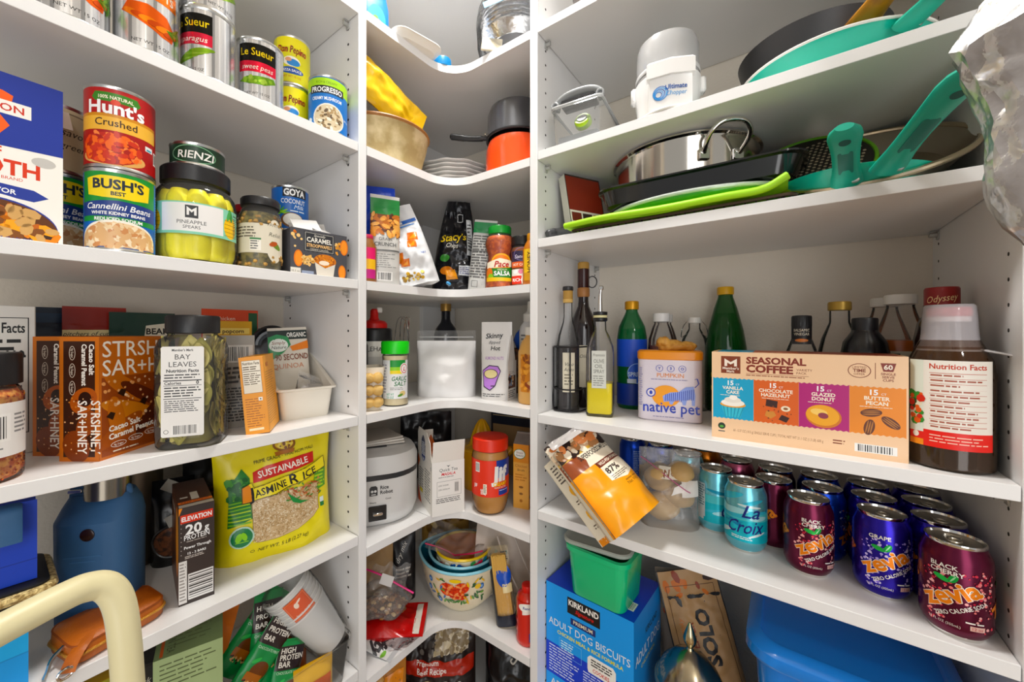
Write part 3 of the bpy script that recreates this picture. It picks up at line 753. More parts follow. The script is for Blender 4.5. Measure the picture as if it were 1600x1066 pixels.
p = (-.747, .2035, H + S3); t = thing('bay_leaf_jar', 'big clear jar of bay leaves with white label and black lid', 'jar', p, face(p, -14))
obj('jar', loft([rrect(.078, .078, .022, 5, 0), rrect(.084, .084, .024, 5, .004), rrect(.086, .086, .025, 5, .02), rrect(.086, .086, .025, 5, .150), rrect(.080, .080, .03, 5, .163), rrect(.064, .064, .031, 5, .170), rrect(.062, .062, .03, 5, .176)], cap1=False), CLEAR, t)
rd = random.Random(11); g = Geo(); g2 = Geo()
for k in range(150):
    ln, wd = rd.uniform(.04, .062), rd.uniform(.010, .016); q = rd.randrange(4)
    lf = grid(lambda u, v: ((v - .5) * 2 * wd * math.sin(math.pi * min(.98, max(.02, u))) ** .8, .0015 * math.cos(5 * (v - .5)) + .004 * math.sin(3 * u), (u - .5) * ln), 8, 4)
    lf.rot('Y', rd.uniform(-35, 35)).rot('X', rd.uniform(-8, 8)).at(rd.uniform(-.019, .019), -.0395 + rd.uniform(0, .010), rd.uniform(.03, .146)).rot('Z', 90 * q)
    (g if k % 3 else g2).add(lf)
obj('bay_leaves', g, mat('#ded28a', .55, var=.3, vscale=30, bump=.3, bscale=200), t, kind='stuff'); obj('dark_bay_leaves', g2, mat('#b0a85c', .6, var=.4, vscale=30), t, kind='stuff')
obj('inner_leaves', loft([rrect(.05, .05, .015, 3, .004), rrect(.05, .05, .015, 3, .15)]), mat('#8f8750', .8, var=.4, vscale=40), t)
obj('lid', jarlid(.0345, .172, .200, 50), BLACKP, t)
A = Art(); A.poly([(-.026, .020), (.022, .020), (.024, .022), (.024, .151), (.022, .153), (-.026, .153), (-.028, .151), (-.028, .022)], '#f0eeea')
A.text("Member's Mark", -.002, .146, .0035, '#222222', maxw=.026, b=.02); A.text('BAY', -.002, .134, .0075, '#333333', maxw=.02); A.text('LEAVES', -.002, .123, .0075, '#333333', maxw=.034)
A.text('Nutrition Facts', -.002, .115, .0045, '#222222', maxw=.042, b=.03); A.lines(-.024, .105, .020, .113, 2, '#333333'); A.rect(-.025, .102, .021, .1035, '#222222'); A.text('Calories', -.024, .097, .0042, '#222222', 'l', b=.02); A.text('0', .016, .097, .005, '#222222', b=.03)
A.rect(-.025, .095, .021, .0957, '#222222'); A.lines(-.024, .078, .020, .094, 4, '#333333', 3); A.rect(-.025, .0755, .021, .0765, '#222222'); A.lines(-.024, .056, .020, .074, 6, '#555555', 4); A.bars(-.016, .022, .018, .038, 5); A.ring(-.022, .028, .003, .003, .0006, '#333333')
printed(t, [(A, plane_f(.086, .0865, .2))], printmat(.45), off=.0006, step=.00007)

# pouches standing along the wall behind
def kw(t, x, z, h, c, **k): return dict(t=t)
A = Art(); A.rect(-.03, .19, .03, .206, '#16324f')
bag('spice_pouch', 'dark navy pouch at the back beside the nutrition facts box', 'bag', Lp(.080, .285, S3), 92, .066, .216, .02, mat('#13263c', .35, bump=.2), A, seed=2)
A = Art(); A.rect(-.042, .178, .042, .214, '#8f2a16'); A.rect(-.042, .150, .042, .176, '#d9a640'); A.rect(-.042, .165, .042, .178, '#ead9a8'); A.text("pitchers of cupboard", .0, .1675, .0075, '#3a2410', maxw=.078, sh=.3); A.rect(-.042, .09, .042, .165, '#e0b54c')
bag('soup_mix_pouch', 'red and gold soup mix pouch behind the snack boxes', 'bag', Lp(.121, .262, S3), 92, .080, .218, .018, mat('#9b3018', .32, bump=.2), A, seed=3)
A = Art(); A.poly([(.0, .162), (.040, .164), (.040, .192), (.003, .186)], '#ebe3cf'); A.text('BEAR', .020, .170, .011, '#241c14', maxw=.034, b=.03); A.poly([(-.002, .146), (.040, .146), (.040, .160), (0, .158)], '#1f2622'); A.text('CREEK', .020, .1495, .006, '#ebe3cf', maxw=.03)
A.poly([(-.038, .150), (-.004, .158), (-.004, .12), (-.038, .12)], '#c9b98a')
bag('soup_mix_pouch', 'dark green soup mix pouch with cream banner behind the bay leaf jar', 'bag', Lp(.183, .250, S3), 92, .094, .210, .02, mat('#0f3a2c', .35, bump=.2), A, seed=4)
A = Art(); A.rect(-.052, .196, .034, .214, '#d9532b'); A.rect(.034, .14, .052, .216, '#1d5a35'); A.rect(-.052, .10, .034, .196, '#e9d7b0'); A.text('chicken', -.01, .199, .008, '#f6d9c4', maxw=.05)
bag('soup_mix_pouch', 'orange and green pouch behind the gold packet', 'bag', Lp(.325, .245, S3), 92, .108, .222, .02, mat('#d9532b', .35, bump=.2), A, seed=5)
A = Art(); A.rect(-.03, .170, .03, .182, '#f0d27a'); A.text('popcorn', 0, .172, .008, '#4a2c10', maxw=.05, b=.02); A.text('seeds', .01, .150, .012, '#5a3a14', maxw=.04, sh=.3, b=.02)
bag('seasoning_packet', 'gold seasoning packet behind the grey barcode pouch', 'bag', Lp(.308, .185, S3), 92, .070, .196, .02, mat('#d9a62c', .35, bump=.2), A, seed=6)
A = Art(); A.bars(-.030, .118, .034, .150, 8, '#d8d5d0'); A.lines(-.034, .08, .034, .112, 4, '#444444', 3, .5); A.ell(-.018, .092, .010, .010, '#d2cfc8'); A.lines(-.034, .012, .034, .075, 12, '#3a3a3a', 4, .5, .1); A.ell(.02, .093, .010, .006, '#3a3a3a')
bag('nutrition_pouch', 'grey foil pouch covered in fine print between bay leaves and yellow box', 'bag', Lp(.278, .108, S3), 74, .074, .168, .034, mat('#aaa69f', .35, bump=.3, bscale=60), A, seed=7, wr=.005)
g = grid(lambda u, v: ((u - .5) * .072, -.012 * math.sin(math.pi * u) * (1 - v), v * .075), 14, 12)
t = thing('rolled_pouch', 'black edged grey pouch curled over behind the white bin', 'bag', Lp(.392, .215, S3), 82)
S_ = bagsurf(.075, .182, .05, 9, .006)
g = grid(lambda u, v: S_((u - .5) * .075 * (1 - .35 * max(0, v - .8) / .2), v * .182, -1), 18, 22); g.add(grid(lambda u, v: S_((.5 - u) * .075 * (1 - .35 * max(0, v - .8) / .2), v * .182, 1), 18, 22))
obj('pouch', g, mat('#8d9298', .35, var=.2, bump=.3), t, smooth=70)
arc = [(.036 * math.cos(R(a)) * 1.05, -.014, .148 + .036 * math.sin(R(a))) for a in range(0, 181, 10)]
obj('rim', tube(arc, .005, 8, flat=1.), BLACKP, t)
for k in (1, 2): obj('fold', tube([(q[0] * (1 - .15 * k), -.020, .146 + (q[2] - .148) * (1 - .2 * k)) for q in arc], .003, 6), mat(('#5f666e', '#a8b0b8')[k % 2], .4, var=.1), t)
# yellow box
A = Art(); w, d, h = .036, .092, .132
A.rect(-.018, 0, .018, h, '#e39a1c'); A.facts(-.0145, .070, .0135, .126, '#54431f', 5); A.it[-6:] = A.it[-6:]; A.rect(-.013, .072, .012, .084, '#e8dfcf'); A.lines(-.014, .012, .014, .062, 12, '#a8651a', 6, .35, .4); A.rect(.006, .056, .012, .062, '#f2efe6'); A.ell(.009, .059, .0012, .0012, '#333333'); A.rect(-.012, .006, .010, .010, '#f2e3bd')
B = Art(); B.rect(-.046, 0, .046, h, '#eda81f'); B.lines(-.040, .012, .030, .105, 22, '#c07f18', 7, .4, .3); B.text('MIX', -.030, .112, .008, '#a8441a', 'l', b=.02)
A2 = Art(); A2.rect(-.0145, .070, .0135, .126, '#efe8da'); A2.it += A.it[1:]; A2.it.insert(0, A.it[0])
carton('spice_mix_box', 'narrow yellow box with nutrition facts beside the white bin', 'box', (-.757, .312, H + S3 + .0005), 57, w, d, h, mat('#e8a31e', .4, var=.08), dict(f=A2, r=B), rot=(0, -5, 57))
# white bin with a cut-down front
p = (-.842, .4105, H + S3); t = thing('storage_bin', 'white plastic bin with low front holding pouches', 'bin', p, 82)
def binring(w, d, z0f, z0b, off=0):
    q = rrect(w, d, .012, 4); return [(x, y, z0f + (z0b - z0f) * min(1, max(0, ((y + d / 2) / d - .12) * 2.2))) for x, y, _ in q]
th = .002
rg = [rrect(.090, .140, .012, 4, .0), rrect(.092, .142, .012, 4, .004), binring(.104, .152, .056, .118), binring(.117, .162, .058, .121), binring(.117, .162, .062, .125), binring(.102, .150, .062, .125), rrect(.088, .138, .012, 4, .006)]
obj('tub', loft(rg), mat('#e6e1d6', .4, bump=.04, var=.03), t, smooth=50)
A = Art(); A.rect(-.036, .116, .036, .136, '#25302c'); A.text('ORGANIC', .016, .121, .010, '#f2f0ea', maxw=.036, b=.02); A.poly([(-.036, .070), (-.036, .122), (-.020, .128), (.0, .122), (.004, .104), (-.010, .088)], '#3f8f5c'); A.ell(-.018, .104, .017, .0145, '#eef2ea'); A.text('Simply', -.018, .106, .007, '#8a4a2c', sh=.2, maxw=.024); A.text('Nature', -.018, .096, .007, '#3a3a34', sh=.2, maxw=.026)
A.poly([(.002, .100), (.036, .112), (.036, .094), (.006, .090)], '#e2843a'); A.text('90 SECOND', .004, .071, .0125, '#7a3a24', maxw=.060, b=.01); A.text('QUINOA', -.004, .053, .0105, '#c98a6c', maxw=.056); A.it = [([(x * 1.08, z + .034) for x, z in v], f, c) for v, f, c in A.it]
bag('rice_pouch', 'organic quinoa pouch with green top standing in the white bin', 'bag', (-.858, .4135, H + S3 + .0085), 0, .078, .176, .022, mat('#dcd5c8', .35, bump=.1), A, seed=8, wr=.002, rot=(-5, -3, 76), bot=.5)
t, S_ = bag('zip_bag', 'clear zip bag with small white packets lying in the bin', 'bag', (-.782, .4095, H + S3 + .0095), 0, .074, .088, .038, PLASTIC, None, seed=12, wr=.006, rot=(-34, 24, 80))
for k, (x, z, c, a_) in enumerate(((-.022, .03, '#e9e6e6', 20), (.010, .045, '#dedad8', -14))): obj('packet', box(.034, .006, .044, .002).rot('Y', a_).at(x, 0, z - .02), mat(c, .4, bump=.2), t)
obj('pink_tip', box(.010, .004, .02, .002).rot('Y', 20).at(-.03, -.01, .018), mat('#d8448c', .4, var=.1), t)

# --- fourth shelf of the left bay
p = (-.812, .1085, H + S4); t = thing('silicone_bottle', 'blue silicone covered flask standing behind the cream tube', 'bottle', p, 50)
BLU = mat('#33587f', .62, bump=.08, bscale=500, var=.08)
def oct(w, d, c, z): return [(w / 2 - c, -d / 2, z), (w / 2, -d / 2 + c, z), (w / 2, d / 2 - c, z), (w / 2 - c, d / 2, z), (-w / 2 + c, d / 2, z), (-w / 2, d / 2 - c, z), (-w / 2, -d / 2 + c, z), (-w / 2 + c, -d / 2, z)]
def ortho_r(w, d, c, z):
    q = rrect(w, d, c, 4); return [(x, y, z) for x, y, _ in q]
obj('sleeve', loft([ortho_r(.088, .066, .026, 0), ortho_r(.094, .072, .028, .006), ortho_r(.094, .072, .026, .150), [(x, (y if y > 0 else y * .75) + .002, .166) for x, y, _ in rrect(.088, .066, .026, 4)], [(x, (y if y > 0 else y * .35), .182) for x, y, _ in rrect(.074, .060, .024, 4)]]), BLU, t, smooth=35)
obj('emblem', lathe([(0, 0), (.0085, 0), (.0085, .0015), (.007, .002), (0, .002)], 24).rot('X', 90).at(.006, -.036, .136), mat('#2b1512', .25, var=.2), t)
obj('strap', box(.020, .003, .052, .001).rot('Y', 4).at(-.026, -.006, .178), BLU, t); obj('buckle', box(.018, .004, .006, .001).at(-.027, -.0085, .186), CHROME, t)
obj('side_tab', box(.018, .008, .016, .003).rot('Y', -14).at(.032, 0, .176), BLU, t)
obj('neck', lathe([(.026, .178), (.026, .224), (.022, .226), (0, .226)], 32).at(.008, .0, 0), mat('#8a8378', .25, .9, var=.2), t)
obj('embossing', Geo().add(box(.045, .0006, .0012, 0).at(0, -.0362, .105)).add(box(.03, .0006, .0012, 0).at(0, -.0362, .098)), mat('#3f6690', .6, var=.05), t)
p = (-.952, .1665, H + S4); t = thing('steel_tumbler', 'dull steel tumbler behind the blue silicone flask', 'tumbler', p, 60)
obj('body', lathe([(0, 0), (.036, 0), (.040, .004), (.043, .02), (.0445, .19), (.0455, .208), (.043, .209), (.041, .02), (0, .012)], 40), mat('#857d70', .38, .85, var=.2, vscale=8), t)
obj('rim', lathe([(.0455, .205), (.047, .208), (.0455, .212), (.043, .209)], 40), STEEL, t)
p = (-.905, .2155, H + S4); t = thing('coffee_bag', 'black bag with round coffee bean window and paper tape', 'bag', p, 74)
S_ = bagsurf(.064, .15, .055, 21, .006, bot=.9)
g = grid(lambda u, v: S_((u - .5) * .064, v * .15, -1), 18, 22); g.add(grid(lambda u, v: S_((.5 - u) * .064, v * .15, 1), 18, 22)); obj('pouch', g, mat('#0e0d0f', .25, bump=.3, bscale=50), t, smooth=70)
gg = grid(lambda u, v: S_(.026 * v * math.cos(6.283 * u), .045 + .026 * v * math.sin(6.283 * u)) + Vector((0, -.002, 0)), 24, 4); obj('window', gg, mat('#3a1f12', .5, bump=.8, bscale=150, vscale=120, col2='#7a4a30'), t)
obj('window_ring', tube([S_(.028 * math.cos(R(a)), .045 + .028 * math.sin(R(a))) + Vector((0, -.0015, 0)) for a in range(0, 360, 15)], .0018, 6, True), mat('#3c3a3c', .3, var=.1), t)
for x, z, a_ in ((-.004, .138, 35), (.012, .088, -20)): obj('paper_tape', box(.034, .0008, .020, 0).rot('Y', a_).at(x, -.034 if z < .1 else -.012, z - .01), mat('#b9b5ac', .6, var=.1), t)
bag('coffee_bag', 'black pouch with white barcode lying under the shelf behind the protein box', 'bag', (-.948, .300, H + S4), 80, .115, .170, .05, mat('#1d1c1f', .3, bump=.3, bscale=50), Art().bars(-.012, .118, .05, .142, 4, None, '#a9a9a6').lines(-.04, .09, .03, .108, 2, '#57382a', 3), seed=23, wr=.005)
# protein bar box
A = Art(); w, d, h = .045, .134, .150
A.rect(-.0225, 0, .0225, h, '#3a302e'); A.rect(-.0205, .126, .0205, .139, '#d0432c'); A.text('ELEVATION', 0, .129, .0068, '#ffffff', maxw=.038, b=.03); A.text('20', -.004, .108, .0145, '#ffffff', b=.03); A.text('g', .0125, .109, .009, '#ffffff', b=.02); A.text('PROTEIN', 0, .099, .0078, '#ffffff', maxw=.032, b=.01)
A.lines(-.013, .095, .013, .098, 1, '#a8a09a'); A.text('Power Through', .001, .0855, .0042, '#ffffff', maxw=.034, b=.02); A.text('12 - 2 BARS', 0, .0765, .0034, '#ffffff', b=.02); A.lines(-.015, .070, .015, .075, 2, '#c9c2bc', 2)
A.rect(-.0225, .003, -.0125, .068, '#e6e3e0'); A.lines(-.0215, .006, -.0135, .066, 12, '#9a9490', 4); A.rect(-.011, .006, .021, .046, '#eceae8')
for k in range(11): A.rect(-.010, .009 + k * .0033, .020, .0098 + k * .0033 + .0008 * (k % 3), '#3b3735')
for k in range(9): A.ell(-.0195, .078 + k * .0068, .0006, .0006, '#c9c2bc', 8)
A.poly([(-.0225, .138), (-.018, .150), (-.0225, .150)], '#e08a34')
B = Art(); B.rect(-.067, 0, .067, h, '#5a2e16'); B.ell(.040, .09, .024, .055, '#d9822c'); B.ell(.046, .095, .016, .045, '#f0a955'); B.ell(-.02, .05, .03, .02, '#3a1a0c'); B.text('PROTEIN', -.02, .12, .012, '#e8d8c8', maxw=.06)
C_ = Art(); C_.rect(-.0225, -.067, .0225, .067, '#4a2a1c'); C_.rect(-.022, -.050, .022, -.040, '#e0742c'); C_.text('KEEP GOING', 0, -.0475, .005, '#3a1a0c', maxw=.036); C_.rect(-.022, -.066, .022, -.054, '#b9b2aa'); C_.rect(-.004, -.036, .006, .0, '#cfc8c0'); C_.rect(-.018, -.024, -.008, -.018, '#cfc8c0')
carton('protein_bar_box', 'dark brown protein bar box with red banner, standing upright', 'box', (-.801, .2165, H + S4), 80, w, d, h, mat('#3f3230', .4, var=.1), dict(f=A, l=B, t=C_), rough=.32)
# rice bag
A = Art(); Y0 = '#e6d81f'
A.poly([(-.088, .070), (-.086, .140), (-.064, .168), (-.052, .150), (-.050, .080)], '#2f7a34')
for k in range(9): A.rect(-.087, .074 + k * .006, -.052, .0762 + k * .006, ('#7fb83c', '#b4d24a')[k % 2])
A.dots(-.086, .118, -.056, .150, ['#1c5a2a', '#2b7034', '#4c8f3c'], 60, .003, .006, 3)
A.poly([(.060, .098), (.090, .104), (.092, .150), (.070, .155)], '#5c9a3a'); A.lines(.066, .104, .090, .145, 6, '#b4d24a', 4)
R_ = [(-.050, .110), (-.050, .046), (-.042, .036), (-.01, .034), (.03, .038), (.062, .052), (.072, .064), (.072, .118)]
A.poly(R_, '#6b5a34'); A.poly([(x * .985 + .0003, z * .985 + .0012) for x, z in R_], '#d3b994')
A.dots(-.048, .038, .070, .116, ['#e4d2b4', '#b99a70', '#f0e4cc', '#a8875c', '#c9ad84'], 1500, .0006, .0011, 6, 2.4, lambda x, z: z > .037 + max(0, (x - .0) * .35), 5)
for k in range(60):
    rd = random.Random(k); A.ell(.028 + rd.uniform(-.018, .05), .105 + rd.uniform(-.012, .02), .004, .0013, ('#a8552e', '#4f8a3c', '#c98a5a')[k % 3], 6, rot=rd.uniform(-60, 60))
A.poly([(.012, .108), (.020, .092), (.034, .086), (.050, .088), (.036, .092), (.024, .100)], '#2f8a44')
A.poly([(-.046, .140), (-.046, .158), (-.02, .166), (.03, .172), (.066, .176), (.066, .156), (.03, .150)], '#c4321f'); A.text('SUSTAINABLE', .009, .1525, .011, '#f6f2e8', maxw=.092, b=.015, rot=7)
A.poly([(-.066, .108), (-.066, .136), (-.05, .142), (-.046, .132), (.0, .140), (.05, .150), (.088, .162), (.088, .140), (.04, .126), (-.01, .114), (-.05, .108)], '#5a4a10'); A.poly([(-.0645, .1095), (-.0645, .1355), (-.05, .141), (-.046, .131), (.0, .139), (.05, .149), (.0865, .1605), (.0865, .1412), (.04, .1275), (-.01, .1155), (-.05, .1095)], '#eede2c')
A.poly([(-.0645, .1095), (-.0645, .1355), (-.055, .139), (-.050, .132), (-.050, .1095)], '#e3902c')
A.text('J', -.0495, .1120, .0205, '#1c1a16', b=.03, rot=7); A.text('ASMINE', -.0155, .1188, .0135, '#1c1a16', maxw=.056, b=.015, rot=9); A.text('R', .0275, .1262, .0185, '#1c1a16', b=.02, rot=11); A.text('ICE', .0555, .1322, .0135, '#1c1a16', maxw=.034, b=.015, rot=11)
A.text('PRIME GRADE - THAI HOM MALI', .012, .177, .0062, '#2a2614', maxw=.108, rot=6)
A.ell(.012, .199, .020, .013, '#8a5a20'); A.ell(.012, .200, .016, .010, '#d9b83a'); A.dots(-.002, .192, .026, .208, ['#7a4a1c', '#f0dc7a'], 30, .001, .003, 3); A.poly([(-.006, .186), (.030, .190), (.028, .183), (-.004, .179)], '#a86a2c')
A.ell(-.066, .052, .019, .019, '#b8d8c8'); A.ell(-.066, .052, .0165, .0165, '#1f7a4a'); A.ell(-.071, .053, .005, .008, '#8fcf4a', rot=-20); A.ell(-.063, .054, .004, .008, '#8fcf4a', rot=20); A.rect(-.076, .044, -.056, .0455, '#8fcf4a')
A.text('NET WT. 5 LB (2.27 kg)', .004, .019, .0062, '#2a2614', maxw=.092, sh=.25, rot=2); A.ring(-.048, .020, .0035, .0025, .0006, '#2a2614'); A.rect(.076, .070, .084, .084, '#dfeaea'); A.rect(.076, .066, .084, .074, '#2f7a44')
bag('rice_bag', 'bright yellow jasmine rice bag standing on the shelf', 'bag', (-.808, .3545, H + S4), 80,     .212, .222, .095, mat(Y0, .28, bump=.12, bscale=40), A, printmat(.3), seed=31, wr=.010, nu=60, nv=60, sc=15, bot=.9, topz=.97, pin=.22, bulge=.35, belly=-.05, artoff=.0013)
# leather wristlet
p = (-.752, .1105, H + S4 + .001); t = thing('leather_wristlet', 'tan leather zip wristlet lying near the shelf edge', 'purse', p, 104)
LEA = mat('#b5652c', .45, bump=.25, bscale=350, var=.2, vscale=20)
g = loft([[(x, y * (1 - 2.2 * x), z + .10 * y * (zz > .02)) for x, y, z in rrect(.104 * k, .064 * k2, .014, 5, zz)] for k, k2, zz in ((.94, .92, 0), (1, 1, .003), (1.01, 1.01, .013), (1, 1, .024), (.97, .95, .0275), (.6, .6, .0295))]); obj('body', g, LEA, t, smooth=60)
zp = [(x, y * (1 - 2.2 * x), .013) for x, y, _ in rrect(.1065, .0655, .014, 5)]; obj('zipper', tube(zp, .0022, 6, True), mat('#c9924c', .35, .5, bump=.8, bscale=900), t)
obj('seam', tube([(x * .985, y * .985 * (1 - 2.2 * x), .0262 + .1 * y) for x, y, _ in rrect(.104, .064, .014, 5)], .0012, 6, True), mat('#8a4718', .5, var=.1), t)
obj('strap', tube(smoothpath([(-.030, -.020, .0255), (-.046, -.034, .022), (-.056, -.040, .012), (-.060, -.043, .005)], 5), .008, 8, flat=.25), LEA, t)
obj('clasp', tube([(-.062 + .007 * math.cos(R(a)), -.045, .003 + .006 * math.sin(R(a)) + .004) for a in range(0, 360, 24)], .0016, 8, True), CHROME, t)
obj('chain', Geo().add(tube([(-.078 - .004 * k + .0025 * math.cos(R(a)), -.028 - .006 * k, .007 + .0025 * math.sin(R(a))) for a in range(0, 360, 45)], .0008, 6, True) if False else Geo()).add(tube(smoothpath([(-.052, -.012, .022), (-.064, -.016, .016), (-.070, -.022, .007), (-.074, -.026, .002)], 4), .0022, 6)), CHROME, t)
# stack at the left edge: cyan box, dark clutch with braided rim, blue box
A = Art(); A.rect(-.06, 0, .06, .098, '#2b9fd8'); A.rect(-.06, 0, .06, .040, '#2a8fd0'); A.text('25', .043, .075, .014, '#d8ecf4', b=.01, sh=.1); A.rect(-.06, .039, .06, .0405, '#2580bd')
carton('cyan_box', 'bright cyan box lettered 25 at the lower left edge', 'box', Lp(-.0265, .055, S4), 90, .120, .075, .098, mat('#2b9fd8', .4, var=.06), dict(f=A))
p = Lp(-.012, .062, S4 + .0985); t = thing('braided_clutch', 'black clutch with gold braided rim on the cyan box', 'clutch', p, 90)
obj('body', loft([rrect(.122, .098, .012, 4, 0), rrect(.126, .102, .012, 4, .004), rrect(.126, .102, .012, 4, .020), rrect(.116, .092, .012, 4, .022)]), mat('#0b0a0b', .5, bump=.1), t)
obj('braided_rim', tube([(x, y, .012) for x, y, _ in rrect(.129, .105, .014, 6)], .006, 8, True), mat('#9c8458', .4, .4, bump=.9, bscale=350, vscale=200, col2='#d9c592'), t)
A = Art(); A.rect(-.055, 0, .055, .096, '#1f3fae'); A.poly([(-.055, .06), (.0, .066), (.0, .08), (-.055, .078)], '#e4ded0'); A.rect(.012, .030, .024, .082, '#ddd8cc'); A.lines(.014, .034, .022, .05, 3, '#555555', 2); A.rect(-.055, .024, .055, .025, '#182f86')
carton('blue_box', 'royal blue box on the black clutch at the left edge', 'box', Lp(-.013, .062, S4 + .1212), 88, .108, .07, .096, mat('#1f3fae', .45, var=.06), dict(f=A))
p = Lp(.018, .0175, S4 + .1925); t = thing('bottle_strap', 'blue silicone strap hanging down in front of the royal blue box', 'strap', p, 88)
obj('band', tube(smoothpath([(0, .01, .024), (0, -.006, .020), (0, -.010, .004), (0, -.0105, -.016)], 5), .011, 10, flat=.14), BLU, t)

# --- lowest left shelf
A = Art(); w, d, h = .085, .075, .212
A.rect(-.0425, 0, .0425, h, '#9fb184'); A.lines(-.035, .165, .035, .205, 6, '#55603f', 3, .3, .4)
B = Art(); B.rect(-.0425, -.0375, .0425, .0375, '#7d9268'); B.text('LEMON TEA', -.028, .030, .010, '#4a5638', 'l', rot=-90, maxw=.06); B.rect(-.036, -.034, -.032, .010, '#c4612e'); B.lines(-.02, -.02, .035, .02, 4, '#5d6b48', 3, .2, .6)
t = carton('tea_box', 'sage green tea box standing below the shelf edge', 'box', Lp(.205, .062, S5), 72, w, d, h, mat('#8da075', .5, var=.06), dict(f=A, t=B)); obj('tab', box(.018, .012, .002, .0005).at(.0, .040, h), mat('#8da075', .5, var=.06), t)
A = Art(); A.rect(-.03, .150, .03, .20, '#2a2a2c'); A.rect(-.03, .11, .03, .155, '#d9bf8a'); A.text('Tea', .0, .135, .012, '#241c10', b=.02); A.text('black', 0, .176, .008, '#d8d4c8', sh=.3)
carton('tea_box', 'black and tan tea box left of the sage green one', 'box', Lp(.146, .095, S5), 84, .06, .08, .205, mat('#1f1e20', .45, var=.1), dict(f=A))
bag('orange_packet', 'orange paper packet sticking up behind the sage green tea box', 'bag', Lp(.196, .125, S5), 70, .09, .225, .012, mat('#d87a2a', .5, bump=.1), None, seed=41, wr=.002, rot=(0, 14, 72))
A = Art(); A.rect(-.05, .11, .05, .236, '#c9a33a'); A.rect(-.05, .12, .05, .15, '#2238a0'); A.rect(-.05, .18, .05, .236, '#8f8a3a')
carton('snack_box', 'gold and blue box under the leather wristlet', 'box', Lp(.072, .058, S5), 90, .088, .08, .236, mat('#b0902f', .45, var=.1), dict(f=A))
def bar(label, loc, rot, main='#1f8a4a', txt=True, ln=.15, wd=.05):
    A = Art(); w2, l2 = wd / 2 * .96, ln
    A.rect(-w2, ln * .56, w2, ln * .9, '#2c1a14'); A.rect(-w2, ln * .9, w2, ln * .97, main); A.rect(-w2, ln * .05, w2, ln * .58, main)
    A.text('HIGH', -w2 * .8, ln * .80, .008, '#f0eae0', 'l', maxw=wd * .7, b=.02); A.text('PROTEIN', -w2 * .8, ln * .71, .008, '#f0eae0', 'l', maxw=wd * .85, b=.02); A.text('BAR', -w2 * .8, ln * .62, .008, '#f0eae0', 'l', b=.02)
    A.text('CHOCOLATE MINT', 0, ln * .53, .004, '#cfe8cf', maxw=wd * .8); A.ell(.004, ln * .33, wd * .32, ln * .10, '#6a3a1a', rot=30); A.rect(-w2 * .6, ln * .2, w2 * .6, ln * .3, '#a8642c'); A.dots(-w2 * .6, ln * .16, w2 * .6, ln * .22, ['#3a1c0e', '#d9b07a'], 24, .001, .002, 3); A.ell(-.010, ln * .42, .008, .003, '#46b45c', rot=40)
    return bag('protein_bar', label, 'snack bar', loc, 0, wd, ln, .018, mat(main, .28, bump=.25, bscale=60), A, printmat(.28), seed=int(ln * 1000) + int(abs(loc[1]) * 1000), wr=.002, rot=rot, group='green wrapped protein bars', topz=.93)
bar('green and brown protein bar facing front in the clear bin', Lp(.312, .062, S5 + .052), (-16, 8, 78))
bar('green protein bar leaning left, in front of the other leaning bar', Lp(.266, .058, S5 + .06), (-10, 42, 74), ln=.145)
bar('green protein bar leaning left behind its neighbour', Lp(.262, .100, S5 + .085), (-10, 44, 74), ln=.145)
bar('green protein bar lying low across the front of the clear bin', Lp(.322, .030, S5 + .012), (-12, -158 + 180, 84), ln=.11)
A = Art(); A.rect(-.03, .06, .03, .115, '#b5652c'); A.text('NUT', 0, .09, .012, '#f0e3cf', rot=90, b=.01); A.text('BAR', .014, .07, .012, '#f0e3cf', rot=90, b=.01)
bag('snack_bag', 'copper brown snack bag in the bin between bars and cups', 'bag', Lp(.368, .095, S5 + .004), 76, .08, .125, .03, mat('#a8562a', .3, bump=.3), A, seed=45, wr=.004)
bag('snack_bag', 'yellow and orange snack packet below the paper cups', 'bag', Lp(.388, .022, S5 + .004), 80, .072, .062, .02, mat('#e2b21f', .35, bump=.2), Art().rect(-.03, .004, .03, .03, '#d96a24'), seed=46)
p = Lp(.352, .075, S5); t = thing('clear_bin', 'clear plastic bin holding snack bars below the shelf', 'bin', p, 88)
obj('tub', loft([rrect(.19, .14, .015, 4, 0), rrect(.215, .148, .018, 4, .078), rrect(.222, .154, .02, 4, .080), rrect(.222, .154, .02, 4, .084)], cap1=False), film('#f2f4f2', .06, .1, .1, 20., .2), t, smooth=50)
# paper cups in a clear sleeve, leaning
M_ = Matrix.Rotation(R(0), 4, 'X')
p = Lp(.424, .048, S5 + .090); t = thing('paper_cups', 'stack of white ribbed paper cups with orange tag in clear sleeve', 'cup stack', p, 0, rot=(-8, -32, 76))
CUP = mat('#ecebe8', .5, bump=.05, var=.03)
for k in range(7):
    z = .0095 * k; o = obj('cup' if k < 6 else 'cup', lathe([(0, z), (.0295, z), (.031, z + .002), (.0425, z + .098), (.0445, z + .100), (.0445, z + .103), (.042, z + .103), (.040, z + .1)], 40)  .at(0, 0, -.028), CUP, t)
obj('base_rim', lathe([(.0295, -.0205), (.0312, -.0205), (.0318, -.016), (.030, -.016)], 40), mat('#d8d6d2', .5, var=.05), t)
A = Art(); A.rect(-.018, .076, .024, .120, '#d9601f'); A.frame(-.016, .078, .022, .118, .0006, '#f0b48a'); A.text('hot cup', .003, .082, .006, '#f6e6d6', maxw=.03); A.ell(.0, .104, .004, .006, '#f6e6d6'); A.ell(.006, .109, .006, .002, '#f6e6d6', rot=20)
def cone(x, z): r = .0312 + (.0425 - .0312) * z / .098 + .0022; return Vector((r * math.sin(x / r), -r * math.cos(x / r), z))
printed(t, [(A, cone)], printmat(.5), name='orange_tag', L=.005, off=.001)
